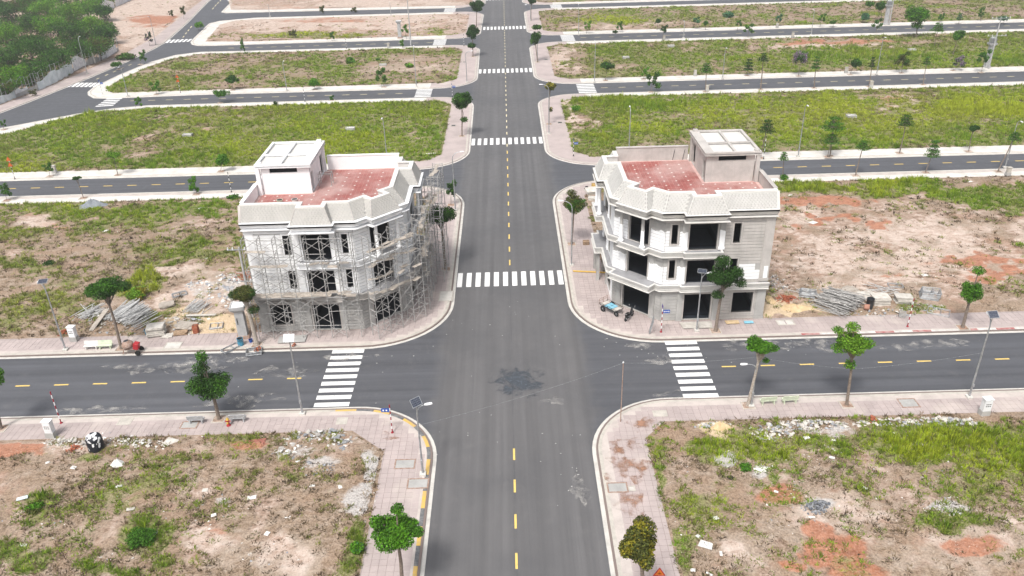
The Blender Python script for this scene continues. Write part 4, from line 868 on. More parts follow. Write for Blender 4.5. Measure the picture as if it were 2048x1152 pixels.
    for a in ((rx0, rx1, ry0, ry0+.3), (rx0, rx1, ry1-.28, ry1), (rx0, rx0+1.0, ry0+.3, ry1-.28), (rx1-.3, rx1, ry0+.3, ry1-.28), ((rx0+rx1)/2+.2, (rx0+rx1)/2+.45, ry0+.3, ry1-.28)): rf.box(*a, zr+.22, zr+.42)
    for a in ((rx0+1.0, (rx0+rx1)/2+.2), ((rx0+rx1)/2+.45, rx1-.3)): rf.box(*a, 87.6, 87.85, zr+.22, zr+.40)
    rf.box(rx0+.3, rx0+.8, ry1-.75, ry1-.35, zr+.42, zr+.72); rf.box(rx1-.75, rx1-.2, ry0+.1, ry0+.55, zr+.42, zr+.62)
    fin(rf, 'stair_head_roof', MT['renderl'] if painted else MT['white'])
    # round columns on the balconies
    for x, y in ((14.3, 78.55), (12.3, 80.55), (10.75, 91.0), (10.75, 88.2)):
        cm = MB(); cm.lathe([(.34, 8.76), (.34, 8.95), (.27, 9.02), (.21, 9.1), (.17, 12.1), (.2, 12.2), (.3, 12.3), (.3, 12.56)], (x, y, 0), 16); fin(cm, 'column', pm if x > 12 and painted else MT['whitewall'])
    for x, y in ((10.75, 91.2), (10.75, 88.0)):
        cm = MB(); cm.box(x-.18, x+.18, y-.18, y+.18, .14, 4.07); fin(cm, 'porch_post', MT['render'])
    return root
hR = house(1, 'bare grey three storey corner house right of the road with part-painted front', 'renderl', 'renderl', 'shingle', MT['renderl'], True)
hL = house(-1, 'white painted three storey corner house left of the road wrapped in scaffolding', 'render', 'whitewall', 'shingle2', MT['whitewall'], False)
# ================================================================ TREES
TONE = {'dark': (.030, .075, .014), 'mid': (.055, .145, .016), 'bright': (.08, .21, .014), 'yellow': (.22, .20, .02), 'olive': (.085, .095, .025), 'purple': (.26, .19, .27), 'blue': (.055, .15, .07), 'lime': (.125, .25, .02)}
def leaves(name, clumps, tone, size, parent, tone2=None, dens=1., flat=0.):
    V = []; Cc = []
    for (c, r, n) in clumps:
        n = int(n*dens); u = RNG.normal(size=(n, 3)); u /= np.linalg.norm(u, axis=1)[:, None]; k = RNG.random(n)**.42
        # uneven outline: lobes push the shell in and out
        lob = .78+.38*fbm(u[:, 0]*2+c[0]*3, u[:, 1]*2+u[:, 2]*1.7, 1.1, 2, int(abs(c[0]*7+c[2]*3)) % 50)
        P = np.array(c)+u*k[:, None]*lob[:, None]*np.array(r)
        nrm = u*.6+RNG.normal(size=(n, 3))*.75+np.array([0, 0, .55+flat]); nrm /= np.linalg.norm(nrm, axis=1)[:, None]
        t = np.cross(nrm, RNG.normal(size=(n, 3))); t /= np.linalg.norm(t, axis=1)[:, None]; b = np.cross(nrm, t)
        s = (size*RNG.uniform(.7, 1.35, n))[:, None]
        q = np.stack([P-t*s*.5, P-b*s*.34+nrm*s*.08, P+t*s*.5-nrm*s*.1, P+b*s*.34+nrm*s*.08], 1); V.append(q.reshape(-1, 3))
        base = np.array(tone)
        up_ = np.clip(u[:, 2]*k, 0, 1)[:, None]*0
        cc = np.repeat(base[None], n, 0)
        if tone2 is not None:
            m_ = (fbm(P[:, 0]+50, P[:, 1]+P[:, 2], .9, 2, 8)+RNG.normal(0, .12, n) > .52)[:, None]; cc = np.where(m_, np.array(tone2), cc)
        cc = cc*RNG.uniform(.5, 1.6, n)[:, None]*RNG.uniform(.92, 1.1, (n, 3)); Cc.append(np.repeat(cc, 4, 0))
    V = np.concatenate(V); Cc = np.concatenate(Cc); n = len(V); off = np.array(parent.location) if parent else 0
    V = V-off; me = bpy.data.meshes.new(name); me.vertices.add(n); me.vertices.foreach_set('co', V.astype(np.float32).ravel()); me.loops.add(n); me.loops.foreach_set('vertex_index', np.arange(n, dtype=np.int32))
    me.polygons.add(n//4); me.polygons.foreach_set('loop_start', np.arange(0, n, 4, dtype=np.int32)); me.update(calc_edges=True)
    at = me.color_attributes.new('col', 'FLOAT_COLOR', 'POINT'); at.data.foreach_set('color', np.c_[Cc, np.ones(n)].astype(np.float32).ravel()); me.materials.append(MT['leaf'])
    return link(name, me, parent)
TREES = []
def tree(b, c, w, h, kind, tone, label, group=None, tone2=None, extra=(), name='street_tree', tr=None, bark='bark', pit=True, cat='tree', zb=.15, nl=None):
    B = G(b[0], b[1], zb); ctr = atY(c[0], c[1], B.y); k = mpp(ctr); wm, hm = w*k, h*k
    d = math.asin(min(.9, (CPOS.z-ctr.z)/(CPOS-ctr).length)); rx = wm/2; rz = max(rx*.45, (hm/2-rx*.75*math.sin(d))/math.cos(d)); ry = rx*.95
    root = empty(name, tuple(B), label, cat, group); sm = w < 36
    rs = random.Random(int(b[0]*13+b[1])); H = ctr.z-B.z
    rt = tr or max(.035, min(.16, .03*H*.6))
    top = Vector((ctr.x, ctr.y, ctr.z+rz*.2)); mid = B.lerp(top, .5)+Vector((rs.uniform(-.1, .1), rs.uniform(-.1, .1), 0))*H*.12
    tk = MB(); tk.path([B-Vector((0, 0, .05)), B+Vector((0, 0, .25)), mid, B.lerp(top, .8), top], [rt*1.35, rt, rt*.82, rt*.65, rt*.3], 8 if not sm else 6)
    cl = []
    if kind == 'round':
        n = 13 if not sm else 6
        for i in range(n):
            a = i*2.4+rs.random(); rr = math.sqrt((i+.3)/n)*.74; s = rs.uniform(.34, .52)
            cl.append((Vector((ctr.x+rx*rr*math.cos(a), ctr.y+ry*rr*math.sin(a), ctr.z+rz*rs.uniform(-.5, .6)*(1-rr*.5))), (rx*s, ry*s, max(rz*s*1.05, .12*rx))))
        cl.append((Vector(ctr), (rx*.7, ry*.7, rz*.8)))
    elif kind == 'flat':
        n = 12
        for i in range(n):
            a = i*2.4+rs.random()*.6; rr = .2+.62*((i*.618) % 1); s = rs.uniform(.36, .52)
            cl.append((Vector((ctr.x+rx*rr*math.cos(a), ctr.y+ry*rr*math.sin(a), ctr.z+rz*rs.uniform(-.3, .5))), (rx*s, ry*s, rz*.55)))
    elif kind == 'tier':
        nt_ = 4 if h > w*.7 else 3
        for i in range(nt_):
            f = i/(nt_-1); rr = 1-.5*f
            for j in range(5):
                a = j*1.26+i*.6+rs.random()*.4
                cl.append((Vector((ctr.x+rx*rr*.55*math.cos(a), ctr.y+ry*rr*.55*math.sin(a), ctr.z+rz*(-.8+1.6*f))), (rx*rr*.62, ry*rr*.62, max(.08*rx, rz*.19))))
    else:   # loose young crown
        n = 6
        for i in range(n):
            a = i*2.4+rs.random(); rr = .3+.55*rs.random(); s = rs.uniform(.36, .52)
            cl.append((Vector((ctr.x+rx*rr*math.cos(a), ctr.y+ry*rr*math.sin(a), ctr.z+rz*(-.75+1.5*i/(n-1)))), (rx*s, ry*s, rz*s*.9)))
    for dx, dy, ex, ey in extra:
        q = atY(c[0]+dx, c[1]+dy, B.y); cl.append((q, (ex*k, ex*k, ey*k)))
    for q, r in cl[::2 if sm else 1]:
        if (q-top).length > .15: tk.path([B.lerp(top, .72 if kind != 'tier' else max(.4, min(.95, (q.z-B.z)/max(.1, H)-.03))), q.lerp(top, .35)-Vector((0, 0, .08)), q], [rt*.5, rt*.35, rt*.15], 5, cap=False)
    tk.build('trunk', MT[bark], root)
    tot = nl or int(max(260, min(15000, w*h*((3.0 if tone == 'dark' else 2.4) if kind in ('round', 'flat') else 1.1)))); vol = [r[0]*r[1]*r[2] for _, r in cl]; vs_ = sum(v**.72 for v in vol)
    size = max(.15, 2.75*k)*(.95 if kind != 'tier' else .8)
    leaves('crown', [(tuple(q), r, max(10, tot*(v**.72)/vs_)) for (q, r), v in zip(cl, vol)], TONE[tone], size, root, TONE.get(tone2))
    if pit and b[1] > 100 and b[1] < 1152:
        pm = MB(); s = .6
        for a in ((-s, s, -s, -s+.09), (-s, s, s-.09, s), (-s, -s+.09, -s+.09, s-.09), (s-.09, s, -s+.09, s-.09)): pm.box(B.x+a[0], B.x+a[1], B.y+a[2], B.y+a[3], .13, .185)
        pm.box(B.x-s+.08, B.x+s-.08, B.y-s+.08, B.y+s-.08, .13, .168, 1); pm.build('tree_pit', [MT['kerb'], MT['soil']], root)
    TREES.append(root); return root
NEARG = 'street trees around the near junction'
tree((243, 697), (210, 580), 84, 54, 'flat', 'dark', 'dark tree with a flat spreading crown leaning left above the concrete mixer', NEARG, 'mid', tr=.17)
tree((514, 690), (489, 588), 58, 56, 'round', 'dark', 'dark tree with thick trunk beside the grey concrete transformer pillar', NEARG, 'olive', [(18, 30, 14, 9)], tr=.26, bark='palebark')
tree((438, 838), (421, 770), 86, 84, 'round', 'dark', 'dark green tree with a thin top shoot between two grey benches', NEARG, 'mid', [(-18, -56, 13, 16), (-20, -34, 18, 12)], tr=.19)
tree((2, 857), (-22, 758), 56, 60, 'round', 'bright', 'tree cut by the left edge, only trunk base and leaf tips in view', NEARG, tr=.2)
tree((806, 1185), (794, 1062), 100, 86, 'round', 'bright', 'bright green lumpy tree on the left pavement at the bottom of the picture', NEARG, 'mid', [(42, 2, 14, 10), (-40, -18, 16, 16), (0, -44, 14, 12)], tr=.15, pit=False)
tree((1300, 1262), (1277, 1092), 82, 118, 'round', 'olive', 'tree with yellowing top leaves on the right pavement at the bottom of the picture', NEARG, 'yellow', [(10, -40, 26, 20)], tr=.17, pit=False)
tree((1431, 662), (1451, 553), 70, 72, 'round', 'dark', 'very dark tall tree in front of the grey house by the twin lamp', NEARG, 'dark', [(-16, 36, 14, 9), (30, 12, 14, 12), (-4, -30, 18, 14)], tr=.19)
tree((1496, 811), (1524, 693), 60, 48, 'round', 'bright', 'green tree leaning right with a lamp against its trunk and benches beside it', NEARG, 'mid', [(-16, -10, 16, 14), (8, 28, 8, 5)], tr=.17, bark='palebark')
tree((1693, 809), (1708, 686), 68, 66, 'round', 'lime', 'bright green loose tree standing alone on the right kerb in the foreground', NEARG, 'bright', [(-30, 10, 17, 10), (26, 0, 17, 12), (-2, -32, 16, 10), (-8, 42, 12, 12), (-32, -26, 12, 8)], tr=.15)
tree((1925, 655), (1944, 585), 40, 66, 'round', 'mid', 'slim tree with a yellow tip on the right pavement near the red and white kerb', NEARG, 'bright', [(14, -44, 13, 9), (-18, 4, 8, 6)], tr=.17)
tree((892, 538), (880, 432), 54, 56, 'round', 'dark', 'dark tree on the pavement beside the scaffolding tower', NEARG, 'mid', [(22, -4, 12, 14)], tr=.2)
tree((902, 410), (902, 377), 22, 38, 'loose', 'mid', 'slender young tree on the left pavement beyond the scaffolding', NEARG, 'dark')
tree((1143, 488), (1149, 410), 50, 56, 'round', 'olive', 'brownish green tree on the right pavement by the curved lamp', NEARG, 'mid', [(-6, -24, 12, 8), (16, -4, 12, 10)], tr=.13)
MAING = 'street trees along the main road'
tree((924, 272), (924, 201), 42, 46, 'round', 'dark', 'dark tree in two tiers on the left pavement beyond the second cross street', MAING, 'mid', [(4, 38, 9, 6)], tr=.12)
tree((946, 113), (945, 63), 28, 40, 'round', 'dark', 'dark tree on the left pavement beyond the third cross street', MAING, 'dark', [(-2, 28, 9, 5)], tr=.13)
tree((953, 52), (953, 12), 28, 28, 'round', 'dark', 'dark tree on the left pavement beyond the fourth cross street', MAING, 'dark', tr=.14)
tree((1075, 124), (1070, 76), 24, 36, 'round', 'dark', 'dark ragged tree on the right pavement beyond the third cross street', MAING, 'mid', [(4, -22, 11, 5)], tr=.14)
tree((1098, 248), (1099, 173), 26, 24, 'round', 'olive', 'brown topped tree with a bare trunk on the right pavement beyond the second cross street', MAING, 'yellow', [(3, 46, 4, 6)], tr=.12)
tree((1062, 42), (1063, 2), 18, 18, 'round', 'dark', 'dark tree at the top edge right of the main road', MAING, 'dark', tr=.13)
# young trees along the cross streets: (base, crown centre, width, height, kind, tone)
def row(street, side, arm, items):
    items = sorted(items, key=lambda t: abs(t[0][0]-1010)); n = len(items)
    ordn = ['first', 'second', 'third', 'fourth', 'fifth', 'sixth', 'seventh', 'eighth', 'ninth', 'tenth', 'eleventh', 'twelfth', 'thirteenth', 'fourteenth']
    for i, t in enumerate(items):
        look = {'tier': 'layered young tree', 'loose': 'thin loose young tree', 'round': 'small bushy tree', 'flat': 'low spreading tree'}[t[4]]
        if t[5] == 'purple': look = 'purple flowering tree'
        tree(t[0], t[1], t[2], t[3], t[4], t[5], f'{look}, {ordn[i]} from the junction, {side} kerb, {street} street {arm}', f'young trees along the {street} cross street', t[6] if len(t) > 6 else None, name='young_tree')
row('second', 'near', 'left', [((14, 401), (9, 380), 22, 30, 'loose', 'mid'), ((167, 396), (153, 357), 17, 10, 'flat', 'dark'), ((394, 388), (386, 368), 20, 36, 'loose', 'bright')])
row('second', 'far', 'left', [((100, 353), (97, 334), 20, 20, 'loose', 'mid'), ((236, 350), (226, 310), 30, 20, 'round', 'lime'), ((442, 343), (445, 319), 26, 34, 'round', 'bright')])
row('second', 'near', 'right', [((1565, 357), (1568, 312), 20, 20, 'tier', 'mid'), ((1711, 351), (1727, 290), 30, 24, 'tier', 'mid'), ((1851, 345), (1868, 297), 32, 40, 'tier', 'mid'), ((1996, 343), (2030, 272), 28, 22, 'tier', 'mid')])
row('second', 'far', 'right', [((1521, 316), (1535, 252), 32, 32, 'tier', 'dark'), ((1660, 312), (1668, 246), 50, 34, 'tier', 'mid', 'bright'), ((1655, 314), (1664, 277), 38, 24, 'tier', 'mid'), ((1799, 306), (1813, 240), 36, 28, 'tier', 'dark', 'mid'), ((1937, 303), (1947, 256), 24, 20, 'round', 'dark')])
row('third', 'far', 'left', [((768, 174), (762, 150), 22, 32, 'loose', 'mid'), ((630, 179), (628, 165), 24, 24, 'round', 'bright'), ((466, 180), (463, 158), 26, 22, 'round', 'dark', 'mid'), ((313, 189), (311, 172), 20, 24, 'loose', 'bright')])
row('third', 'near', 'left', [((440, 206), (441, 187), 34, 13, 'flat', 'mid'), ((664, 200), (663, 196), 10, 10, 'loose', 'mid'), ((550, 212), (551, 207), 10, 12, 'round', 'dark'), ((270, 219), (275, 203), 15, 20, 'loose', 'bright')])
row('third', 'far', 'right', [((1211, 161), (1215, 131), 30, 24, 'round', 'mid', 'dark'), ((1287, 158), (1291, 144), 16, 20, 'loose', 'bright'), ((1494, 151), (1498, 129), 22, 26, 'tier', 'dark'), ((1597, 152), (1603, 116), 36, 34, 'flat', 'purple', 'mid'), ((1700, 149), (1711, 126), 22, 26, 'round', 'dark', 'mid'), ((1803, 146), (1806, 118), 34, 32, 'loose', 'olive', 'mid'), ((1906, 141), (1918, 123), 22, 24, 'loose', 'purple', 'dark'), ((1962, 145), (1970, 113), 24, 28, 'loose', 'mid')])
row('third', 'near', 'right', [((1302, 184), (1306, 160), 26, 34, 'loose', 'mid', 'dark'), ((1411, 183), (1413, 135), 26, 22, 'tier', 'mid'), ((1521, 179), (1527, 114), 22, 18, 'tier', 'dark'), ((1628, 176), (1633, 125), 20, 28, 'tier', 'mid'), ((1738, 173), (1745, 124), 13, 22, 'tier', 'dark'), ((1846, 169), (1854, 121), 18, 18, 'tier', 'mid')])
row('fourth', 'near', 'left', [((805, 95), (804, 86), 8, 14, 'loose', 'bright'), ((482, 106), (484, 90), 10, 24, 'loose', 'mid')])
row('fourth', 'far', 'left', [((813, 78), (810, 57), 13, 16, 'loose', 'bright'), ((664, 82), (663, 70), 10, 15, 'loose', 'mid'), ((588, 76), (585, 66), 20, 14, 'loose', 'olive'), ((706, 24), (708, 19), 12, 10, 'loose', 'olive'), ((642, 26), (643, 18), 12, 14, 'loose', 'olive')])
row('fourth', 'far', 'right', [((1173, 67), (1176, 51), 14, 20, 'loose', 'lime'), ((1240, 64), (1240, 51), 13, 18, 'loose', 'mid'), ((1314, 60), (1316, 42), 12, 12, 'round', 'dark'), ((1392, 58), (1393, 40), 16, 14, 'loose', 'blue'), ((1411, 60), (1411, 46), 11, 14, 'round', 'mid'), ((1475, 60), (1478, 46), 12, 14, 'loose', 'mid'), ((1558, 52), (1558, 36), 13, 16, 'loose', 'blue'), ((1640, 54), (1644, 35), 14, 16, 'loose', 'mid'), ((1666, 54), (1666, 45), 14, 10, 'flat', 'mid'), ((1728, 46), (1729, 33), 18, 22, 'round', 'blue'), ((1878, 45), (1882, 33), 10, 14, 'loose', 'mid'), ((1917, 48), (1920, 33), 13, 14, 'tier', 'blue'), ((1961, 42), (1963, 25), 12, 22, 'loose', 'mid')])
row('fourth', 'near', 'right', [((1218, 74), (1230, 64), 12, 8, 'flat', 'dark'), ((1325, 81), (1328, 57), 16, 16, 'loose', 'dark'), ((1496, 75), (1498, 57), 20, 20, 'loose', 'mid'), ((1752, 66), (1755, 47), 18, 20, 'loose', 'mid'), ((2007, 48), (2008, 37), 22, 12, 'flat', 'blue')])
row('outer', 'east', 'forest', [((238, 138), (231, 129), 22, 14, 'flat', 'mid'), ((281, 129), (284, 111), 14, 22, 'loose', 'mid'), ((397, 60), (397, 51), 18, 16, 'flat', 'bright')])
row('outer', 'west', 'forest', [((66, 192), (65, 184), 16, 12, 'loose', 'olive'), ((300, 92), (296, 74), 14, 20, 'loose', 'purple', 'dark'), ((368, 38), (365, 20), 12, 16, 'loose', 'olive'), ((346, 34), (342, 26), 8, 10, 'loose', 'olive'), ((8, 259), (6, 246), 10, 14, 'loose', 'mid')])
BIG = 'self-grown trees on the plots beyond the third cross street'
tree((1832, 76), (1838, 30), 54, 46, 'flat', 'bright', 'largest wide green tree among the plots at top right', BIG, 'mid', [(-4, 20, 13, 8)], tr=.14, pit=False)
tree((1868, 94), (1877, 54), 28, 20, 'tier', 'mid', 'pale layered tree leaning right on a bare patch at top right', BIG, 'bright', tr=.09, pit=False)
tree((1906, 110), (1917, 70), 27, 28, 'round', 'mid', 'green tree with leaning trunk nearest the transformer pillar', BIG, 'bright', tr=.09, pit=False)
tree((1763, 41), (1761, 12), 28, 26, 'round', 'mid', 'dark green tree beside the far transformer pillar', BIG, 'dark', tr=.1, pit=False)
tree((1740, 20), (1739, 8), 18, 16, 'round', 'mid', 'small tree left of the far transformer pillar', BIG, tr=.08, pit=False)
BU = 'green bushes on the vacant plots'
def bush(px, py, w, h, tone, lab, tone2=None):
    P = G(px, py+h*.42, .15); k = mpp(P); r = w*k/2; rz = max(.3, h*k*.62); root = empty('bush', tuple(P), lab, 'bush', BU)
    rs = random.Random(int(px)); cl = []
    for i in range(6):
        a = i*1.05+rs.random(); cl.append(((P.x+r*.5*math.cos(a), P.y+r*.5*math.sin(a), P.z+rz*rs.uniform(.25, .65)), (r*.55, r*.55, rz*.42)))
    cl.append(((P.x, P.y, P.z+rz*.65), (r*.5, r*.5, rz*.4)))
    leaves('foliage', [(c, q, max(40, w*h*.8/4)) for c, q in cl], TONE[tone], max(.13, 3.0*k), root, TONE.get(tone2))
    sm = MB(); sm.tube(P-Vector((0, 0, .05)), P+Vector((0, 0, rz*.6)), .05, .02, 5); sm.build('stem', MT['bark'], root)
bush(701, 118, 20, 22, 'lime', 'bright green bush in the middle of the third left plot', 'bright'); bush(756, 118, 9, 10, 'mid', 'smallest green bush of the third left plot, between two bright ones'); bush(819, 128, 18, 15, 'bright', 'bright bush beside a bare patch near the main road', 'lime')
bush(1456, 27, 25, 18, 'blue', 'blue-green round bush on the plot at top right'); bush(1152, 214, 20, 17, 'bright', 'bright weed bush at the corner of the second right plot', 'lime')
bush(275, 580, 44, 40, 'lime', 'tall yellow-green grass clump behind the dark flat crowned tree', 'yellow'); bush(467, 392, 26, 14, 'mid', 'low dark bush left of the scaffolded house'); bush(100, 524, 26, 12, 'dark', 'dark low weed clump on the mid left plot')
bush(1490, 930, 26, 20, 'mid', 'small weed clump beside a white plaster spill', 'bright'); bush(285, 1066, 60, 40, 'mid', 'round green weed clump by a white board, lower left plot', 'mid'); bush(70, 1010, 40, 22, 'olive', 'olive weed clump at far left of the foreground plot', 'bright'); bush(715, 1085, 30, 44, 'bright', 'dusty green weeds along the left foreground pavement', 'blue')
bush(1568, 352, 18, 16, 'mid', 'low bush at the back corner of the grey house'); bush(252, 110, 40, 20, 'mid', 'low spreading bush at the end of the sheet fence', 'olive')
# forest at top left
FG = 'wild trees of the forest at top left'
rs = random.Random(3); spots = []
looks = ['dark round crown', 'broad mid green crown', 'bright yellowish crown', 'ragged olive crown']
fcl = [(30, 148, 62, 64, 'bright'), (62, 138, 70, 58, 'mid'), (118, 118, 70, 62, 'dark'), (160, 96, 70, 60, 'mid'), (200, 90, 60, 54, 'olive'), (12, 176, 50, 40, 'olive'), (88, 96, 76, 62, 'dark'), (140, 58, 76, 60, 'dark'), (178, 48, 64, 54, 'lime'), (212, 62, 54, 46, 'mid'), (60, 88, 70, 60, 'mid'), (15, 110, 70, 60, 'mid'), (100, 48, 72, 56, 'bright'), (60, 44, 66, 52, 'mid'), (18, 60, 68, 54, 'bright'), (136, 22, 66, 52, 'lime'), (176, 14, 62, 48, 'bright'), (90, 12, 70, 50, 'bright'), (44, 10, 66, 48, 'olive'), (5, 20, 60, 46, 'mid'), (206, 22, 46, 36, 'mid'), (-30, 130, 60, 60, 'mid'), (-40, 70, 60, 60, 'bright'), (-35, 20, 60, 50, 'mid'), (120, -12, 70, 50, 'mid'), (60, -20, 70, 50, 'bright'), (170, -18, 60, 40, 'mid'), (10, -22, 70, 50, 'mid'), (210, -6, 40, 34, 'bright')]
def where(i, c):
    lo = sorted(range(len(fcl)), key=lambda j: (fcl[j][0]-c[0])**2+(fcl[j][1]-c[1])**2)
    v = 'front edge' if c[1] > 105 else ('middle' if c[1] > 40 else 'back'); hx = 'left part' if c[0] < 45 else ('centre' if c[0] < 130 else 'right part'); return f'{v}, {hx}'
seen = {}
for i, (x, y, w, h, tn) in enumerate(fcl):
    wv = where(i, (x, y)); col = {'dark': 'dark green', 'mid': 'mid green', 'bright': 'fresh green', 'lime': 'yellow-green', 'olive': 'dull olive'}[tn]
    key = (wv, col); seen[key] = seen.get(key, 0)+1; sfx = '' if seen[key] == 1 else {2: ', further from the road than its like', 3: ', rearmost of its kind', 4: ', cut by the top border', 5: ', half out of the picture'}.get(seen[key], '')
    tree((x+3, y+h*.62), (x, y), w, h*.9, 'round', tn, f'{col} wild tree, forest {wv}{sfx}', FG, {'dark': 'mid', 'mid': 'dark', 'bright': 'lime', 'lime': 'bright', 'olive': 'mid'}[tn], name='forest_tree', pit=False, zb=0.0, tr=.18, nl=2600)
# undergrowth that reads as one mass
P = []; 
while len(P) < 620:
    a, b = rs.uniform(-80, 235), rs.uniform(-30, 205)
    if b < 203-.45*max(0, a) and a < 226: P.append((a, b))
root = None; cl = []
for a, b in P:
    q = G(a, b, 0); k = mpp(q); cl.append(((q.x, q.y, rs.uniform(.3, 2.2)), (rs.uniform(1.2, 3), rs.uniform(1.2, 3), rs.uniform(.8, 1.9)), 75))
o = leaves('undergrowth', cl, TONE['mid'], .62, None, TONE['olive']); tag(o, 'tangled green undergrowth of the forest behind the sheet fence', 'undergrowth', None, 'stuff')
# ================================================================ STREET FURNITURE
def polez(b, t, zb=.15):
    """height of a vertical pole from its foot and top pixels"""
    B = G(b[0], b[1], zb); best = min(np.arange(1, 14, .05), key=lambda h: abs(to_px([[B.x, B.y, zb+h]])[0][1]-t[1])); return B, float(best)
def solar_lamp(b, H, head, panel_rz, lab, group, panel=True, armlen=1.1, tilt=35):
    B = G(b[0], b[1], .15) if not isinstance(b, Vector) else b
    r = empty('street_lamp', tuple(B), lab, 'street lamp', group)
    mb = MB(); mb.bbox(Matrix.Translation(B+Vector((0, 0, .09))), .27, .27, .12, .03); mb.build('footing', MT['gutter'], r)
    d = Vector((math.sin(head), math.cos(head), 0))
    mb = MB(); pts = [B+Vector((0, 0, .2)), B+Vector((0, 0, H*.5)), B+Vector((0, 0, H*.86))]+[B+Vector((0, 0, H*.86))+d*(armlen*.55*(1-math.cos(a)))+Vector((0, 0, H*.10*math.sin(a))) for a in (.4, .8, 1.2, 1.5)]
    mb.path(pts, [.095, .075, .062, .055, .05, .045, .04], 10); mb.build('pole', MT['steel'], r)
    end = pts[-1]; hd = MB(); c = end+d*.42+Vector((0, 0, .03)); M = frame(c, -head)
    q = [(-.04, -.36, 0), (.04, -.36, 0), (.12, -.1, 0), (.11, .24, 0), (.06, .34, 0), (-.06, .34, 0), (-.11, .24, 0), (-.12, -.1, 0)]
    hd.mesh([M @ Vector((x, y, -.04)) for x, y, _ in q]+[M @ Vector((x*.7, y*.9, .07)) for x, y, _ in q], [tuple(range(7, -1, -1)), tuple(range(8, 16))]+[(i, (i+1) % 8, 8+(i+1) % 8, 8+i) for i in range(8)]); hd.build('lamp_head', MT['white'], r)
    bx = MB(); bx.box(B.x-.09, B.x+.09, B.y-.16, B.y-.06, B.z+1.3, B.z+1.6); bx.build('control_box', MT['steel'], r)
    if panel:
        top = B+Vector((0, 0, H+.12)); st = MB(); st.tube(pts[2]+Vector((0, 0, -.1)), top, .04, .035, 8); st.build('panel_stem', MT['steel'], r)
        M = Matrix.Translation(top) @ Matrix.Rotation(panel_rz, 4, 'Z') @ Matrix.Rotation(R(tilt), 4, 'X')
        fr = MB(); fr.obox(M, .46, .36, .022)
        for sx in (-1, 1): fr.obox(M @ Matrix.Translation((sx*.45, 0, .024)), .02, .36, .012)
        for sy in (-1, 1): fr.obox(M @ Matrix.Translation((0, sy*.345, .024)), .43, .02, .012)
        p_ = fr.build('solar_panel', MT['steel'], r); cl = MB()
        for i in range(6):
            for j in range(4): cl.obox(M @ Matrix.Translation((-.355+i*.142, -.243+j*.162, .026)), .066, .076, .004)
        tag(cl.build('solar_cells', MT['cell'], p_), kind='stuff')
    return r
LG = 'solar street lamps near the junction'
def Hof(b, t): return polez(b, t)[1]
solar_lamp((131.5, 700), 8.3, R(-55), R(10), 'solar lamp by the white cabinet, left of the dark flat crowned tree', LG, tilt=14)
solar_lamp((605, 828), 8.3, R(-10), R(0), 'solar lamp at the left crossing, its panel in front of the scaffolded house', LG, tilt=42)
solar_lamp((846, 949), 7.4, R(75), R(40), 'solar lamp with an arm over the main road at the yellow and black kerb', LG, tilt=52)
solar_lamp((1393, 662), 7.2, R(70), R(-15), 'flat panelled solar lamp in front of the grey house beside the darkest tree', LG, tilt=10)
solar_lamp((1938, 795), 8.9, R(10), R(5), 'solar lamp beside the white cabinet at right, panel over the red and white kerb', LG, tilt=36)
solar_lamp((1502, 812), 4.9, R(-90), R(0), 'short lamp hugging the leaning green tree by the pale benches', LG, panel=False, armlen=1.5)
LM = 'curved arm lamps of the main road'
for b, t, hd, lab in (((1143, 531), (1140, 397), R(-80), 'curved arm lamp on the right pavement beside the brownish green tree'), ((911, 421), (909, 300), R(80), 'curved arm lamp on the left pavement behind the scaffolding tower'),
                      ((1098, 268), (1096, 165), R(-80), 'lamp on the right pavement beyond the second cross street, by a bare trunk'), ((934, 165), (933, 100), R(80), 'lamp on the left pavement beyond the third cross street'), ((1075, 123), (1073, 62), R(-80), 'lamp on the right pavement beyond the third cross street'), ((1061, 42), (1060, 8), R(-80), 'lamp on the right pavement beyond the fourth cross street')):
    solar_lamp(b, Hof(b, t), hd, 0, lab, LM, panel=False, armlen=2.0)
LC = 'tall thin lamps along the cross streets'
for st, b, t in (('second', (776, 337), (773, 229)), ('second', (1257, 316), (1260, 212)), ('second', (1596, 313), (1618, 204)), ('second', (2010, 335), (2030, 236)), ('third', (1189, 164), (1193, 80)), ('third', (1445, 157), (1448, 92)), ('third', (833, 174), (829, 90)), ('third', (574, 182), (566, 122)), ('third', (1753, 149), (1771, 70)),
                 ('outer', (256, 193), (238, 130)), ('outer', (175, 148), (159, 72)), ('outer', (312, 89), (300, 30)), ('fourth', (1157, 70), (1157, 8)), ('fourth', (782, 31), (780, 2)), ('fourth', (1367, 76), (1368, 42)), ('fourth', (1622, 70), (1630, 18)), ('fourth', (540, 33), (537, 8))):
    sd = 'left' if b[0] < 1000 else 'right'; tk = [c for c in LC]
    B, H = polez(b, t); near = {(776, 337): 'behind the scaffolded house', (1257, 316): 'just behind the grey house terrace', (1596, 313): 'right of the grey house stair head', (2010, 335): 'at the right border', (1189, 164): 'nearest the right crossing', (1445, 157): 'between layered trees', (833, 174): 'nearest the left crossing', (574, 182): 'far along the left arm', (1753, 149): 'leaning among layered trees at right',
        (256, 193): 'at the corner with the third cross street', (175, 148): 'in front of the sheet fence', (312, 89): 'beyond the sheet fence', (1157, 70): 'nearest the right crossing', (782, 31): 'on the left arm by the tall concrete pole', (1367, 76): 'between bushes on the right arm', (1622, 70): 'far along the right arm', (540, 33): 'far along the left arm'}[b]
    solar_lamp(b, min(H, 9.5), R(180 if b[1] % 2 else 0), 0, f'thin lamp of the {st} {"road" if st == "outer" else "cross street"}, {near}', LC, panel=False, armlen=1.2)
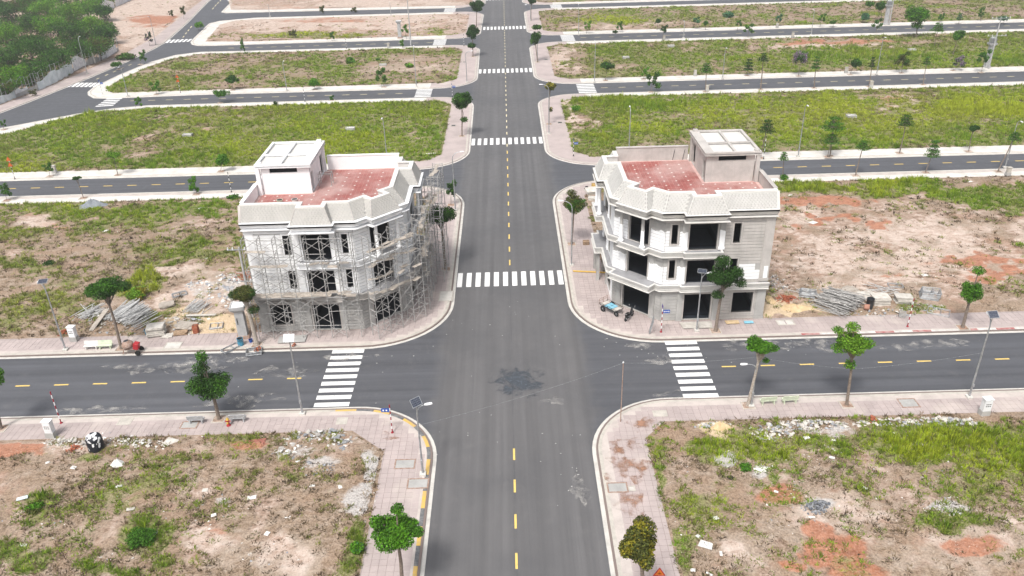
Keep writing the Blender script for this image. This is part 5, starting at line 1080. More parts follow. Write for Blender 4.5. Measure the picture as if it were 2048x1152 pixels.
# striped posts and signs
def striped(b, H, lab, cat='striped post', group='red and white striped posts', col='stripered', sign=None, n=9):
    B = G(b[0], b[1], .15); r = empty('striped_post', tuple(B), lab, cat, group); mb = MB()
    for i in range(n): mb.tube(B+Vector((0, 0, .1+i*(H-.1)/n)), B+Vector((0, 0, .1+(i+1)*(H-.1)/n)), .05, None, 8, 0 if i % 2 == 0 else 1, cap=i in (0, n-1))
    mb.lathe([(.14, 0), (.13, .05), (.06, .14)], B, 10, 0); mb.build('post', [MT[col], MT['white']], r)
    if sign == 'street':      # two small blue plates with white arrows
        for dz, sx in ((-.25, 1),):
            s = MB(); c = B+Vector((sx*.42, -.06, H+dz-.45)); s.box(c.x-.36, c.x+.36, c.y-.012, c.y+.012, c.z-.2, c.z+.2); p = s.build('sign_plate', MT['blue'], r)
            a = MB(); a.box(c.x-.30, c.x+.30, c.y-.018, c.y-.0135, c.z-.03, c.z+.03)
            for k in (-1, 1): a.mesh([(c.x+k*.34, c.y-.018, c.z), (c.x+k*.2, c.y-.018, c.z+.1), (c.x+k*.2, c.y-.018, c.z-.1)], [(0, 1, 2)])
            tag(a.build('arrow', MT['white'], p), kind='stuff')
        s = MB(); c = B+Vector((-.02, -.3, H+.0)); s.box(c.x-.012, c.x+.012, c.y-.02, c.y+.6, c.z-.3, c.z+.05); s.build('sign_plate', MT['blue'], r)
    if sign == 'streetl':
        s = MB(); c = B+Vector((-.42, -.06, H-.55)); s.box(c.x-.36, c.x+.36, c.y-.012, c.y+.012, c.z-.2, c.z+.2); p = s.build('sign_plate', MT['blue'], r); a = MB()
        for k in (-.16, .12): a.box(c.x+k-.07, c.x+k+.07, c.y-.018, c.y-.0135, c.z-.08, c.z+.08)
        tag(a.build('emblem', MT['white'], p), kind='stuff')
    if sign in ('warn', 'warn2'):
        for k in range(1 if sign == 'warn' else 2):
            c = B+Vector((0, -.07, H-.1-k*.95)); s = MB(); q = [(-.45, -.3), (.45, -.3), (0, .5)]
            s.mesh([(c.x+x, c.y+y, c.z+z) for y in (-.012, .012) for x, z in q], [(0, 1, 2), (5, 4, 3), (0, 3, 4, 1), (1, 4, 5, 2), (2, 5, 3, 0)]); p = s.build('warning_sign', MT['red'], r)
            s = MB(); q = [(-.33, -.22), (.33, -.22), (0, .36)]; s.mesh([(c.x+x, c.y-.016, c.z+z) for x, z in q], [(0, 1, 2)]); s.build('sign_face', MT['orange'], p)
            s = MB(); bar(s, (c.x, c.y-.02, c.z-.18), (c.x, c.y-.02, c.z+.16), .05, .004); bar(s, (c.x-.14, c.y-.021, c.z-.03), (c.x+.14, c.y-.021, c.z-.03), .05, .004); tag(s.build('symbol', MT['black'], p), kind='stuff')
    return r
striped((122.5, 846), 3.6, 'red and white striped post on the left foreground pavement by the cabinet'); striped((785, 865), 3.1, 'striped post with a blue sign on the curved left foreground pavement', sign='streetl')
striped((1322, 664), 3.3, 'striped post with blue arrow sign in front of the grey house', sign='street'); striped((1815, 653), 3.5, 'red and white striped post at the start of the red and white kerb')
striped((1314, 1195), 2.6, 'striped post with orange triangular warning sign at the bottom border', sign='warn')
for b, H, lab, sg, col in (((463, 384), 3.4, 'black and white striped post left of the scaffolded house on the second cross street', None, 'black'), ((30, 358), 3.6, 'post with stacked orange warning signs on the second cross street, far left', 'warn2', 'black'), ((361, 185), 3.8, 'post with stacked orange warning signs by the third cross street', 'warn2', 'black'),
                        ((610, 203), 3.4, 'black and white striped post on the left arm of the third cross street', None, 'black'), ((1527, 318), 4.0, 'black and white striped post behind the stair head of the grey house', None, 'black'), ((1147, 312), 3.0, 'post with blue arrow sign at the corner plot right of the main road', 'street', 'black'), ((693, 97), 3.4, 'striped post on the left arm of the fourth cross street', None, 'black'), ((928, 92), 3.2, 'striped post at the left corner of the fourth cross street', None, 'black'), ((205, 188), 3.2, 'post with a blue sign on the tip of the pale pavement by the outer road', 'street', 'steel'), ((905, 194), 3., 'post with blue sign at the left corner of the third cross street', 'street', 'black')):
    striped(b, H, lab, sign=sg, col=col, group='striped posts of the far streets')
# electrical cabinets
def cabinet(b, lab, rz=0, w=.36, h=1.2, dp=.26, mt='white'):
    B = G(b[0], b[1], .15); r = empty('electric_cabinet', tuple(B), lab, 'cabinet', 'white electric cabinets'); M = frame(B, rz)
    mb = MB(); mb.obox(M @ Matrix.Translation((0, 0, .28)), w+.05, dp+.04, .28); mb.build('plinth', MT['render'], r)
    mb = MB(); mb.bbox(M @ Matrix.Translation((0, 0, .56+h/2)), w, dp, h/2, .03); mb.obox(M @ Matrix.Translation((0, 0, .56+h+.04)), w+.06, dp+.06, .04); c = mb.build('casing', MT[mt], r)
    dd = MB(); dd.obox(M @ Matrix.Translation((0, -dp-.01, .56+h*.48)), w-.05, .012, h*.42); d = dd.build('door', MT[mt], c)
    for dz in ((.62, .45) if mt == 'white' else ()):
        for k in range(3): s = MB(); s.obox(M @ Matrix.Translation((-.17+.17*k, -dp-.028, .56+h*dz)), .06, .004, .045); s.build('label_mark', MT['dark'], c)
cabinet((150, 681), 'white cabinet on grey plinth left of the pipe pile', R(-6)); cabinet((104, 873), 'white cabinet on the left foreground pavement near the black and white tank', R(-4)); cabinet((1967, 829), 'white cabinet on the right foreground pavement by the solar lamp', R(3))
for b, lab in (((1566, 0), ''),): pass
for b, lab in (((1585, 76), 'small pale cabinet by the right arm of the fourth cross street'), ((1554, 56), 'small pale cabinet across the right arm of the fourth cross street'), ((1328, 80), 'small grey box on the near kerb of the fourth cross street'), ((777, 96), 'small dark cabinet on the left arm of the fourth cross street'), ((1414, 183), 'small grey cabinet at the foot of a layered tree on the third cross street'), ((1742, 175), 'small grey cabinet on the near kerb of the third cross street, right arm'), ((110, 346), 'small grey cabinet on the second cross street, far left'), ((1390, 152), 'small brown cabinet on the far kerb of the third cross street'), ((1692, 146), 'small white cabinet beside a dark bushy tree on the third cross street'), ((2015, 351), 'small grey cabinet at right on the second cross street')):
    cabinet(b, lab, 0, .3, .75, .24, 'kerb')
# benches
def bench(b, rz, lab, mt, back=True):
    B = G(b[0], b[1], .15); r = empty('bench', tuple(B), lab, 'bench', 'concrete benches on the pavements'); M = frame(B, rz)
    mb = MB(); mb.bbox(M @ Matrix.Translation((0, 0, .44)), .75, .22, .04, .01); mb.build('seat', MT[mt], r)
    if back:
        mb = MB(); mb.obox(M @ Matrix.Translation((0, .23, .72)) @ Matrix.Rotation(R(-12), 4, 'X'), .75, .03, .2); mb.build('backrest', MT[mt], r)
    for s in (-1, 1):
        mb = MB(); mb.obox(M @ Matrix.Translation((s*.55, -.13, .2)), .05, .05, .2); mb.obox(M @ Matrix.Translation((s*.55, .2, .28)), .05, .05, .28); mb.obox(M @ Matrix.Translation((s*.55, .03, .36)), .05, .2, .04); mb.build('leg', MT[mt], r)
MT['benchgreen'] = simple('pale_green_paint', (.62, .68, .52), (.5, .56, .42), 3, .7); MT['benchgrey'] = simple('bench_grey', (.45, .46, .47), (.34, .35, .36), 4, .8)
bench((394, 845), R(182), 'grey bench left of the tree with the thin top shoot', 'benchgrey'); bench((477, 842), R(182), 'grey bench right of the tree with the thin top shoot, by the hydrant', 'benchgrey')
bench((184, 698), R(2), 'white bench nearest the lamp, left of the concrete mixer', 'coping'); bench((212, 697), R(2), 'greenish white bench nearest the mixer', 'benchgreen')
bench((1535, 807), R(-176), 'pale green bench next to the leaning tree', 'benchgreen'); bench((1578, 805), R(-176), 'pale green bench further right of the leaning tree', 'benchgreen')
# hydrant
B = G(457.5, 851, .15); r = empty('fire_hydrant', tuple(B), 'red fire hydrant with yellow top between a bench and tree', 'hydrant')
mb = MB(); mb.lathe([(.2, 0), (.2, .05), (.13, .08), (.12, .55), (.15, .58), (.15, .62)], B, 12); mb.build('barrel', MT['red'], r)
mb = MB(); mb.lathe([(.15, .62), (.15, .7), (.11, .8), (.05, .86), (.05, .92)], B, 12); mb.build('cap', MT['yellow'], r)
for s in (-1, 1): mb = MB(); mb.tube(B+Vector((s*.1, 0, .5)), B+Vector((s*.24, 0, .5)), .07, None, 10); mb.build('outlet', MT['red'], r)
mb = MB(); mb.tube(B+Vector((0, -.1, .4)), B+Vector((0, -.24, .4)), .09, None, 10); mb.build('outlet', MT['yellow'], r)
# manholes, hatches in the pavements
def hatch(c, w, d, lab, mt='gutter', rz=0, two=False):
    B = G(c[0], c[1], .15); r = empty('manhole', tuple(B), lab, 'manhole', 'manholes in the pavements'); M = frame(B, rz)
    fr = MB()
    for x, y, hx, hy in ((0, d/2, w/2+.06, .06), (0, -d/2, w/2+.06, .06), (w/2, 0, .06, d/2-.06), (-w/2, 0, .06, d/2-.06)): fr.obox(M @ Matrix.Translation((x, y, .012)), hx, hy, .014)
    fr.build('rim', MT['rust'] if mt == 'render' else MT['kerb'], r)
    for s in ((-w/4, w/4) if two else (0,)):
        mb = MB(); mb.bbox(M @ Matrix.Translation((s, 0, .006)), (w/4 if two else w/2)-.07, d/2-.07, .016, .01); mb.build('cover', MT[mt], r)
for a in (((250, 843), 1.2, .95, 'pale square hatch on the left pavement right of the striped post', 'kerb'), ((684, 842), .9, .9, 'small square hatch on the pavement below the left crossing', 'kerb'), ((810, 928), 1.7, 1.15, 'larger square hatch on the left pavement by the curve', 'render'), ((836, 967), 1.7, 1.15, 'rust rimmed hatch at the foot of the kerb lamp', 'render'), ((1235, 975), 1.6, 1.1, 'rust rimmed hatch on the right foreground pavement', 'render'), ((1263, 977), .5, .5, 'tiny pale hatch beside the right rust rimmed one', 'gutter'), ((1320, 827), 1.2, .8, 'yellowish hatch on the curved right pavement', 'kerb'), ((1817, 806), 1.6, 1.3, 'square mossy hatch on the right foreground pavement', 'render'), ((346, 691), 1.7, 1.3, 'pale hatch between the mixer and the transformer pillar', 'gutter'), ((379, 850), 1.5, 1., 'mossy hatch under the left grey bench', 'render')): hatch(*a[:3], a[3], a[4])
hatch((1571, 645), 1.8, 1.0, 'double hatch on the pavement right of the grey house', 'gutter', two=True); hatch((892, 592), 1.6, 2.4, 'long hatch on the pavement below the scaffolding tower', 'gutter')
for p_, lab in (((907, 251), 'dark grate on the left pavement by the two tier tree'), ((929, 124), 'dark grate on the left pavement beyond the third cross street'), ((1120, 245), 'dark grate on the right pavement by the bare trunk'), ((1092, 119), 'dark grate on the right pavement beyond the third cross street')): hatch(p_, .9, .9, lab, 'dark')
# concrete transformer pillars
def pillar(b, H, lab, tr=False, rz=0):
    B = G(b[0], b[1], .15); r = empty('transformer_pillar', tuple(B), lab, 'pillar', 'concrete transformer pillars'); M = frame(B, rz)
    def fr(mb, a, z0, b_, z1, mi=0): mb.hexa([M @ Vector((sx*a, sy*a, z0)) for sx, sy in ((-1, -1), (1, -1), (1, 1), (-1, 1))]+[M @ Vector((sx*b_, sy*b_, z1)) for sx, sy in ((-1, -1), (1, -1), (1, 1), (-1, 1))], mi)
    mb = MB(); fr(mb, .72, 0, .68, .3); mb.build('footing', MT['rust'] if not tr else MT['concrete'], r)
    mb = MB(); fr(mb, .5, .3, .46, H-.75); fr(mb, .46, H-.75, .80, H-.35); fr(mb, .80, H-.35, .82, H-.12); s = mb.build('shaft', MT['concrete'], r)
    mb = MB()
    for x0, x1, y0, y1 in ((-.82, .82, -.82, -.68), (-.82, .82, .68, .82), (-.82, -.68, -.68, .68), (.68, .82, -.68, .68)): mb.hexa([M @ Vector((x, y, z)) for z in (H-.12, H) for x, y in ((x0, y0), (x1, y0), (x1, y1), (x0, y1))])
    mb.build('rim', MT['concrete'], s); mb = MB(); mb.obox(M @ Matrix.Translation((0, 0, H-.1)), .67, .67, .02); mb.build('tray', MT['white'], s)
    mk = MB()
    for i in range(5): mk.obox(M @ Matrix.Translation((-.27, -.49, H*.62-i*.16)), .06, .02, .05)
    tag(mk.build('lettering', MT['dark'], s), kind='stuff')
    if tr:
        mb = MB(); mb.bbox(M @ Matrix.Translation((0, 0, H+.6)), .62, .45, .55, .06)
        for i in range(9): mb.obox(M @ Matrix.Translation((-.56+.14*i, -.52, H+.55)), .03, .08, .42); mb.obox(M @ Matrix.Translation((-.56+.14*i, .52, H+.55)), .03, .08, .42)
        t_ = mb.build('transformer', MT['steel'], r)
        for i in (-.4, -.0, .4): mb = MB(); mb.lathe([(.07, H+1.15), (.1, H+1.25), (.05, H+1.3), (.1, H+1.4), (.04, H+1.6)], B+Vector((i, 0, 0)), 8); mb.build('insulator', MT['white'], t_)
    return r
pillar((488, 672), 4.0, 'thick grey concrete transformer pillar with a hollow top by the blue barrel', rz=R(8)); pillar((800, 76), 5.0, 'pale concrete transformer pillar on the fourth cross street, left arm')
pillar((1771, 49), 5.6, 'far transformer pillar carrying a grey transformer', True); pillar((1973, 134), 5.6, 'transformer pillar with grey transformer beside the tall power pole at right', True)
def powerpole(b, t, lab, arms=2, wid=1.3):
    B, H = polez(b, t, .15); r = empty('power_pole', tuple(B), lab, 'power pole', 'concrete power poles'); mb = MB(); mb.tube(B, B+Vector((0, 0, H)), .19, .11, 10); mb.build('pole', MT['concrete'], r)
    for i in range(arms):
        z = B.z+H-.25-i*(1.6 if i else 0)-(2.3 if i else 0); a = MB(); a.box(B.x-wid, B.x+wid, B.y-.17, B.y-.08, z-.06, z+.06); c = a.build('crossarm', MT['steel'], r)
        for k in (-1, -.55, .55, 1): s = MB(); s.lathe([(.05, z-.05), (.1, z+.05), (.05, z+.12), (.1, z+.2), (.03, z+.32)], (B.x+wid*.92*k, B.y-.125, 0), 8); s.build('insulator', MT['white'], c)
powerpole((506, 636), (466, 494), 'concrete power pole with two crossarms at the left edge of the scaffolded house'); powerpole((1977, 137), (2001, 34), 'tall power pole with crossarms beside the right transformer pillar', wid=2.2); powerpole((822, 91), (815, -12), 'tall concrete pole on the left arm of the fourth cross street', 1); powerpole((1778, 50), (1788, -18), 'tall pole behind the far transformer pillar', 1)
# bunting line from the kerb lamp over the crossing
P0 = G(1241, 843, .15); r = empty('rope_post', tuple(P0), 'thin bare post on the right kerb curve holding the bunting line', 'post'); mb = MB(); mb.tube(P0, P0+Vector((0, 0, 6.4)), .045, .04, 8); mb.build('post', MT['rust'], r)
mb = MB(); mb.lathe([(.0, 6.4), (.08, 6.42), (.08, 6.5), (.03, 6.56)], P0, 8); mb.build('cap', MT['white'], r)
LB = G(846, 949, .15); ends = [LB+Vector((0, 0, 5.2)), P0+Vector((0, 0, 6.42)), G(1496, 811, .15)+Vector((.2, 0, 5.4)), G(1693, 809, .15)+Vector((0, 0, 4.0)), G(1938, 795, .15)+Vector((0, 0, 5.0))]
r = empty('bunting', tuple(ends[1]), 'drooping line of small white pennants across the crossing', 'bunting'); rp = MB(); fl = MB()
for a, b in zip(ends, ends[1:]):
    L = (b-a).length; n = max(6, int(L/.8)); f = lambda t: a.lerp(b, t)-Vector((0, 0, .05*L*4*t*(1-t)*.35)); rp.path([f(i/n) for i in range(n+1)], .006, 5)
    k = int(L/.55)
    for i in range(k):
        p = f((i+.3)/k); d = (f((i+.8)/k)-p).normalized(); q = p+d*.11; fl.mesh([p, q, (p+q)/2+Vector((0, random.uniform(-.02, .02), -.04))], [(0, 1, 2)])
rp.build('rope', MT['steel'], r); tag(fl.build('pennants', MT['steel'], r), kind='stuff')
# fence of sheets before the forest
fp = [(-6, 212), (22, 200), (55, 189), (78, 181), (110, 166), (140, 150), (166, 136), (193, 126), (215, 117), (238, 103)]
fw = [G(a, b, .05) for a, b in fp]
def lerpline(t):
    i = min(int(t), len(fw)-2); return fw[i].lerp(fw[i+1], t-i)
FGp = 'sheet fence along the forest'
rt = empty('site_fence', tuple(fw[4]), 'long fence of steel posts and torn pale sheets along the forest edge', 'fence')
wl = MB()
for a, b in zip(fw, fw[1:]): bar(wl, a+Vector((0, 0, .55)), b+Vector((0, 0, .55)), .12, 1.3)
N = 34; tops = []
for i in range(N+1):
    t = (len(fw)-1)*i/N; p = lerpline(t); lean = Vector((random.uniform(-.12, .12), random.uniform(-.1, .1), 0)); h = 4.2+random.uniform(-.5, .4); mb = MB(); mb.tube(p, p+lean+Vector((0, 0, h)), .085, .075, 6); mb.build('post', MT['steel'], rt); tops.append((p, p+lean+Vector((0, 0, h))))
for z in (.55, .97):
    mb = MB(); mb.path([a.lerp(b, z) for a, b in tops], .035, 5); mb.build('rail', MT['steel'], rt)
for i, (p0, p1, z0, z1, h0, h1, mt) in enumerate([(0, 1.3, .1, .1, 1.4, 1.9, 'sheet'), (1.3, 2.1, .9, 1.2, 2.4, 1.6, 'clothwhite'), (2.15, 2.9, .1, .1, .9, 1.3, 'render'), (2.95, 4.2, .1, .1, 2.0, 2.9, 'sheet'), (4.2, 5.3, .1, .1, 2.9, 2.4, 'sheet'), (5.35, 6.3, .4, .5, 4.0, 2.2, 'clothwhite'), (6.35, 7.2, .1, .1, 1.6, 1.9, 'render'), (7.25, 7.9, .2, .6, 2.4, 4.3, 'clothwhite'), (7.9, 8.8, .3, .5, 4.2, 1.9, 'clothwhite')]):
    n = 10; vs = []
    for k in range(n+1):
        t = p0+(p1-p0)*k/n; p = lerpline(t); o = Vector((.16+.10*math.sin(k*1.9+i), -.12+.07*math.cos(k*2.3), 0)); u = k/n; hh = h0+(h1-h0)*u+.3*math.sin(u*3.14*2+i); vs += [p+o+Vector((0, 0, z0+(z1-z0)*u)), p+o+Vector((0, 0, hh)), p+o+Vector((-.03, .03, hh)), p+o+Vector((-.03, .03, z0+(z1-z0)*u))]
    mb = MB(); mb.mesh(vs, [(4*k, 4*k+4, 4*k+5, 4*k+1) for k in range(n)]+[(4*k+1, 4*k+5, 4*k+6, 4*k+2) for k in range(n)]+[(4*k+2, 4*k+6, 4*k+7, 4*k+3) for k in range(n)]); mb.build('sheet', MT[mt], rt)
wl.build('low_wall', MT['concrete'], rt)
for i, (a, b) in enumerate(((78, 168), (191, 128))):
    p = G(a, b, .05); mb = MB(); bar(mb, p, p+Vector((-.3, .2, 4.6)), .32, .28); tag(mb.build('concrete_post', MT['coping'], None), f'leaning square concrete post {"left" if i == 0 else "right"} in front of the sheet fence', 'post', 'concrete posts at the sheet fence')

ff = [G(a, b, .05) for a, b in ((196, 32), (216, 22), (238, 12), (262, 1))]
rt = empty('site_fence', tuple(ff[1]), 'far end of the torn white sheet fence at the forest, top border', 'fence')
for k in range(13):
    t = 3*k/12; i = min(int(t), 2); p = ff[i].lerp(ff[i+1], t-i); mb = MB(); mb.tube(p, p+Vector((random.uniform(-.2, .2), 0, 4.2)), .09, .08, 6); mb.build('post', MT['steel'], rt)
for a, b, h0, h1 in ((0.1, .9, 2.0, 4.0), (.9, 1.6, 4.2, 2.2), (1.7, 2.3, 3.0, 4.2), (2.3, 3, 2.4, 3.6)):
    n = 8; vs = []
    for k in range(n+1):
        t = a+(b-a)*k/n; i = min(int(t), 2); p = ff[i].lerp(ff[i+1], t-i)+Vector((.2+.1*math.sin(k*2.), -.15, 0)); hh = h0+(h1-h0)*k/n; vs += [p+Vector((0, 0, .2)), p+Vector((0, 0, hh)), p+Vector((-.03, .03, hh)), p+Vector((-.03, .03, .2))]
    mb = MB(); mb.mesh(vs, [(4*k+j, 4*k+4+j, 4*k+5+j, 4*k+1+j) for k in range(n) for j in range(3)]); mb.build('sheet', MT['clothwhite'], rt)
# ================================================================ SCAFFOLDING
def scaffold_frame_mesh():
    mb = MB(); w, h = .6, 1.7
    for x in (-w, w): mb.tube((x, 0, 0), (x, 0, h), .042, None, 6)
    mb.tube((-w, 0, h-.08), (w, 0, h-.08), .036, None, 6); mb.tube((-w, 0, .9), (w, 0, .9), .03, None, 5)
    for x in (-1, 1): mb.tube((x*w, 0, h-.6), (x*.2, 0, h-.1), .018, None, 5)
    return mesh_only(mb, 'scaffold_frame', MT['dullsteel'])
SFM = scaffold_frame_mesh()
_b = MB(); _b.tube((0, 0, 0), (1, 0, 1), .022, None, 5); _b.tube((0, .05, 1), (1, .05, 0), .022, None, 5); XBM = mesh_only(_b, 'cross_brace', MT['dullsteel'])
_b = MB(); _b.tube((0, 0, 0), (1, 0, 0), .034, None, 5); RLM = mesh_only(_b, 'ledger', MT['dullsteel'])
_b = MB(); _b.bbox(Matrix.Identity(4), .5, .2, .025, .005); PBM = mesh_only(_b, 'platform_board', MT['board'])
rs = random.Random(11)
def scaffold(lab, p0, p1, ncol, nlev, gap=.75, drop=(), boards=(), tall=()):
    a = Vector((*p0, .16)); b = Vector((*p1, .16)); d = (b-a); L = d.length; d.normalize(); n = Vector((d.y, -d.x, 0)); ang = math.atan2(d.y, d.x); st = L/(ncol-1)
    r = empty('scaffold', tuple(a), lab, 'scaffolding', 'steel scaffolding round the white house')
    lv = 1.72
    for i in range(ncol):
        for k in range(nlev+(1 if i in tall else 0)):
            if (i, k) in drop: continue
            c = d*(st*i)+n*gap+Vector((0, 0, lv*k)); link('scaffold_frame', SFM, r, c, (0, 0, ang+math.pi/2+rs.uniform(-.03, .03)))
    for i in range(ncol-1):
        for k in range(nlev):
            for side in (-1, 1):
                if rs.random() < (.85 if side > 0 else .35): link('cross_brace', XBM, r, d*(st*i)+n*(gap+side*.6)+Vector((0, 0, lv*k+.25)), (0, 0, ang), (st, 1, 1.1))
            if rs.random() < .5: link('ledger', RLM, r, d*(st*i)+n*(gap+.63)+Vector((0, 0, lv*(k+1)-.1)), (0, rs.uniform(-.03, .03), ang), (st*rs.uniform(1, 1.6), 1, 1))
    for i0, i1, k, off, jit in boards:
        m_ = int((i1-i0)*st/1.05)
        for q in range(m_):
            if rs.random() < .12: continue
            c = d*(st*i0+.55+q*1.05)+n*(gap+off+rs.uniform(-jit, jit))+Vector((0, 0, lv*k+rs.uniform(.0, .05))); link('platform_board', PBM, r, c, (rs.uniform(-.05, .05), rs.uniform(-.06, .06), ang+rs.uniform(-jit, jit)), (1.06, rs.uniform(.8, 1.5), 1))
    return r
scaffold('scaffolding of steel frames along the front of the white house', (-27.6, 77.3), (-16.4, 77.3), 8, 7, .8, boards=[(0, 7, 3, -.2, .05), (0, 7, 3, .3, .05), (0, 3, 5, 0, .08), (4, 7, 5, -.1, .5), (3, 7, 3, .1, .5), (0, 2, 6, 0, .05)])
scaffold('scaffolding round the chamfered corner of the white house', (-15.3, 76.3), (-10.6, 80.9), 5, 7, .7, boards=[(0, 4, 6, 0, .2), (0, 4, 5, -.2, .5), (0, 4, 3, 0, .5), (0, 4, 4, .3, .5), (1, 4, 6, .4, .2)])
scaffold('scaffolding along the road side of the white house', (-10.4, 81.6), (-10.0, 92.6), 6, 7, .45, boards=[(0, 5, 6, 0, .3), (0, 4, 4, 0, .4), (1, 5, 2, .1, .3)])
scaffold('tallest narrow scaffolding tower nearest the main road', (-9.0, 88.6), (-8.7, 93.2), 3, 8, .3, boards=[(0, 2, 8, 0, .2), (0, 2, 6, 0, .3)])
def planks(name, lab, cat, n, c, L, spread, ang, jit, mat, sec=(.038, .05), zmax=.6, group=None, parts='pipe', tubes=True, zt=0):
    r = empty(name, tuple(c), lab, cat, group)
    if tubes: mb = MB(); mb.tube((-.5, 0, 0), (.5, 0, 0), sec[0], None, 6)
    else: mb = MB(); mb.bbox(Matrix.Identity(4), .5, sec[0], sec[1], .01)
    me = mesh_only(mb, parts, MT[mat])
    for i in range(n):
        u = (i+.5)/n; lay = rs.random(); x = rs.gauss(0, spread*.42); x = max(-spread, min(spread, x)); z = zmax*max(0, 1-(x/spread)**2)*lay+.05+zt
        a = ang+rs.gauss(0, jit); dx = -math.sin(ang)*x; dy = math.cos(ang)*x
        link(parts, me, r, (dx+rs.uniform(-.4, .4), dy+rs.uniform(-.3, .3), z), (0, rs.gauss(0, .05)-(.10*lay if tubes else 0), a), (L*rs.uniform(.7, 1.1), 1, 1))
    return r
gz = lambda a, b, z=.3: G(a, b, z)
# left heap
MT['pipe'] = simple('pale_steel_pipe', (.72, .72, .71), (.45, .45, .45), 5, .55, .1, vary=.55); MT['pipedk'] = simple('weathered_pipe', (.66, .65, .63), (.25, .24, .23), 4, .6, .1, vary=.85)
planks('pipe_pile', 'large pile of pale scaffold pipes on the left plot behind the flat crowned tree', 'pipe pile', 230, gz(262, 634), 3.4, 2.6, R(62), .12, 'pipe', zmax=1.1)
planks('pipe_pile', 'smaller fan of grey pipes left of the transformer pillar', 'pipe pile', 40, gz(394, 616), 2.4, 1.2, R(70), .12, 'pipe', zmax=.5)
planks('frame_heap', 'tangle of scaffold pipes and frames at the left end of the heap', 'pipe heap', 36, gz(182, 628), 3.0, 1.5, R(55), .5, 'pipe', zmax=.6)
planks('pipe_pile', 'dark fanned pile of scaffold pipes on the right plot', 'pipe pile', 250, gz(1678, 606), 4.2, 2.5, R(-50), .13, 'pipedk', zmax=1.2)
planks('pole_set', 'a few long thin poles trailing left off the dark pipe pile', 'poles', 10, gz(1628, 592), 4.6, .8, R(-48), .12, 'pipe', zmax=.2)
planks('pole_set', 'loose poles lying behind the plank stacks at right', 'poles', 9, gz(1760, 583), 4, 1.6, R(-20), .6, 'pipe', zmax=.15)
def stack(lab, c, w, d, n, rz, mat='board', t=.06, group='stacks of boards', name='board_stack', jit=.08, tilt=0):
    r = empty(name, tuple(c), lab, 'board stack', group); mb = MB(); mb.bbox(Matrix.Identity(4), w/2, d/2, t/2-.004, .008); me = mesh_only(mb, 'board', MT[mat])
    for i in range(n): link('board', me, r, (rs.uniform(-jit, jit), rs.uniform(-jit, jit), t*(i+.5)), (rs.uniform(-.015, .015)+tilt, rs.uniform(-.015, .015), rz+rs.uniform(-jit, jit)), (rs.uniform(.85, 1.05), rs.uniform(.85, 1.05), 1))
MT['boardpale'] = simple('pale_board', (.66, .63, .58), (.5, .47, .42), 2, .85, vary=.35)
stack('tall stack of pale boards beside the blue bucket', gz(314, 668, .18), 1.9, 1.4, 15, R(12), 'boardpale', .075); stack('small board stack above the heap, topped by a tilted sheet', gz(335, 612, .2), 1.7, 1.1, 6, R(25), 'board', .06, jit=.25); stack('messy stack of dark boards near the red crate', gz(374, 655, .2), 2., 1.3, 7, R(-20), 'board', .06, jit=.3)
stack('low flat board lying before the heap', gz(335, 672, .2), 1.2, .9, 2, R(10), 'boardpale'); stack('timber offcuts right of the low flat board', gz(362, 667, .2), 1.4, .8, 4, R(8), 'wood', .07)
stack('big pale block-like board stack at right, moss at its foot', gz(1759, 607, .2), 1.9, 1.5, 14, R(-4), 'boardpale', .075); stack('right hand stack of pale boards left of the frame stack', gz(1805, 605, .2), 1.8, 1.4, 11, R(-8), 'boardpale', .085); stack('thin sheets lying flat left of the big board stack', gz(1735, 589, .2), 2.2, 1.3, 3, R(-15), 'boardpale', jit=.5); stack('scattered sheets above the dark pipe pile', gz(1698, 585, .2), 2.2, 1.2, 4, R(20), 'board', jit=.6)
mb = MB(); a = gz(181, 662, .25); b = gz(214, 618, 1.0); bar(mb, a, b, .55, .08); tag(mb.build('plank', MT['board']), 'single wide plank leaning on the left end of the pipe pile', 'plank')
mb = MB(); bar(mb, gz(372, 631, .6), gz(432, 629, .35), .35, .06); tag(mb.build('plank', MT['boardpale']), 'long pale plank lying level above the dark boards', 'plank')
# stacks of folded scaffold frames
def framestack(lab, c, n, rz, w=1.2, h=1.7, lean=0):
    r = empty('frame_stack', tuple(c), lab, 'frame stack', 'piles of scaffold frames'); mb = MB()
    for x in (0, h): mb.tube((x, -w/2, 0), (x, w/2, 0), .03, None, 6)
    for y in (-w/2, w/2): mb.tube((0, y, 0), (h, y, 0), .03, None, 6)
    mb.tube((h*.6, -w/2, 0), (h*.6, w/2, 0), .02, None, 5); me = mesh_only(mb, 'scaffold_frame', MT['steel'])
    for i in range(n): link('scaffold_frame', me, r, (rs.uniform(-.05, .05)+i*.02, rs.uniform(-.04, .04), .05+i*.065), (rs.uniform(-.02, .02), rs.uniform(-.03, .03)+lean, rz+rs.uniform(-.03, .03)))
framestack('stack of grey frames behind the red bricks at right', gz(1598, 590, .2), 10, R(-15)); framestack('square stack of grey frames at the far right of the heap', gz(1838, 592, .2), 13, R(-20), 1.6, 1.9); framestack('two open frames lying behind the right board stacks', gz(1776, 572, .2), 3, R(-10), 1.0, 1.6); framestack('open frames lying in the grass right of the striped post', gz(1855, 620, .2), 2, R(-30), 1.5, 2.2)
framestack('frames lying on the asphalt edge left of the thick trunked tree', gz(446, 706, .03), 4, R(50), .9, 1.9); framestack('frames stacked across the kerb at the thick trunked tree', gz(492, 708, .05), 6, R(15), 1.1, 1.6); framestack('grey frames on the sand left of the transformer pillar', gz(420, 655, .2), 4, R(10), 1.1, 1.4); framestack('grey frames on dry grass above the left heap', gz(345, 594, .2), 4, R(30), 1.0, 1.6); framestack('frames standing against the chamfer of the grey house', G(1299, 664, .15), 3, R(-10), 1.0, 1.6, lean=-1.35)
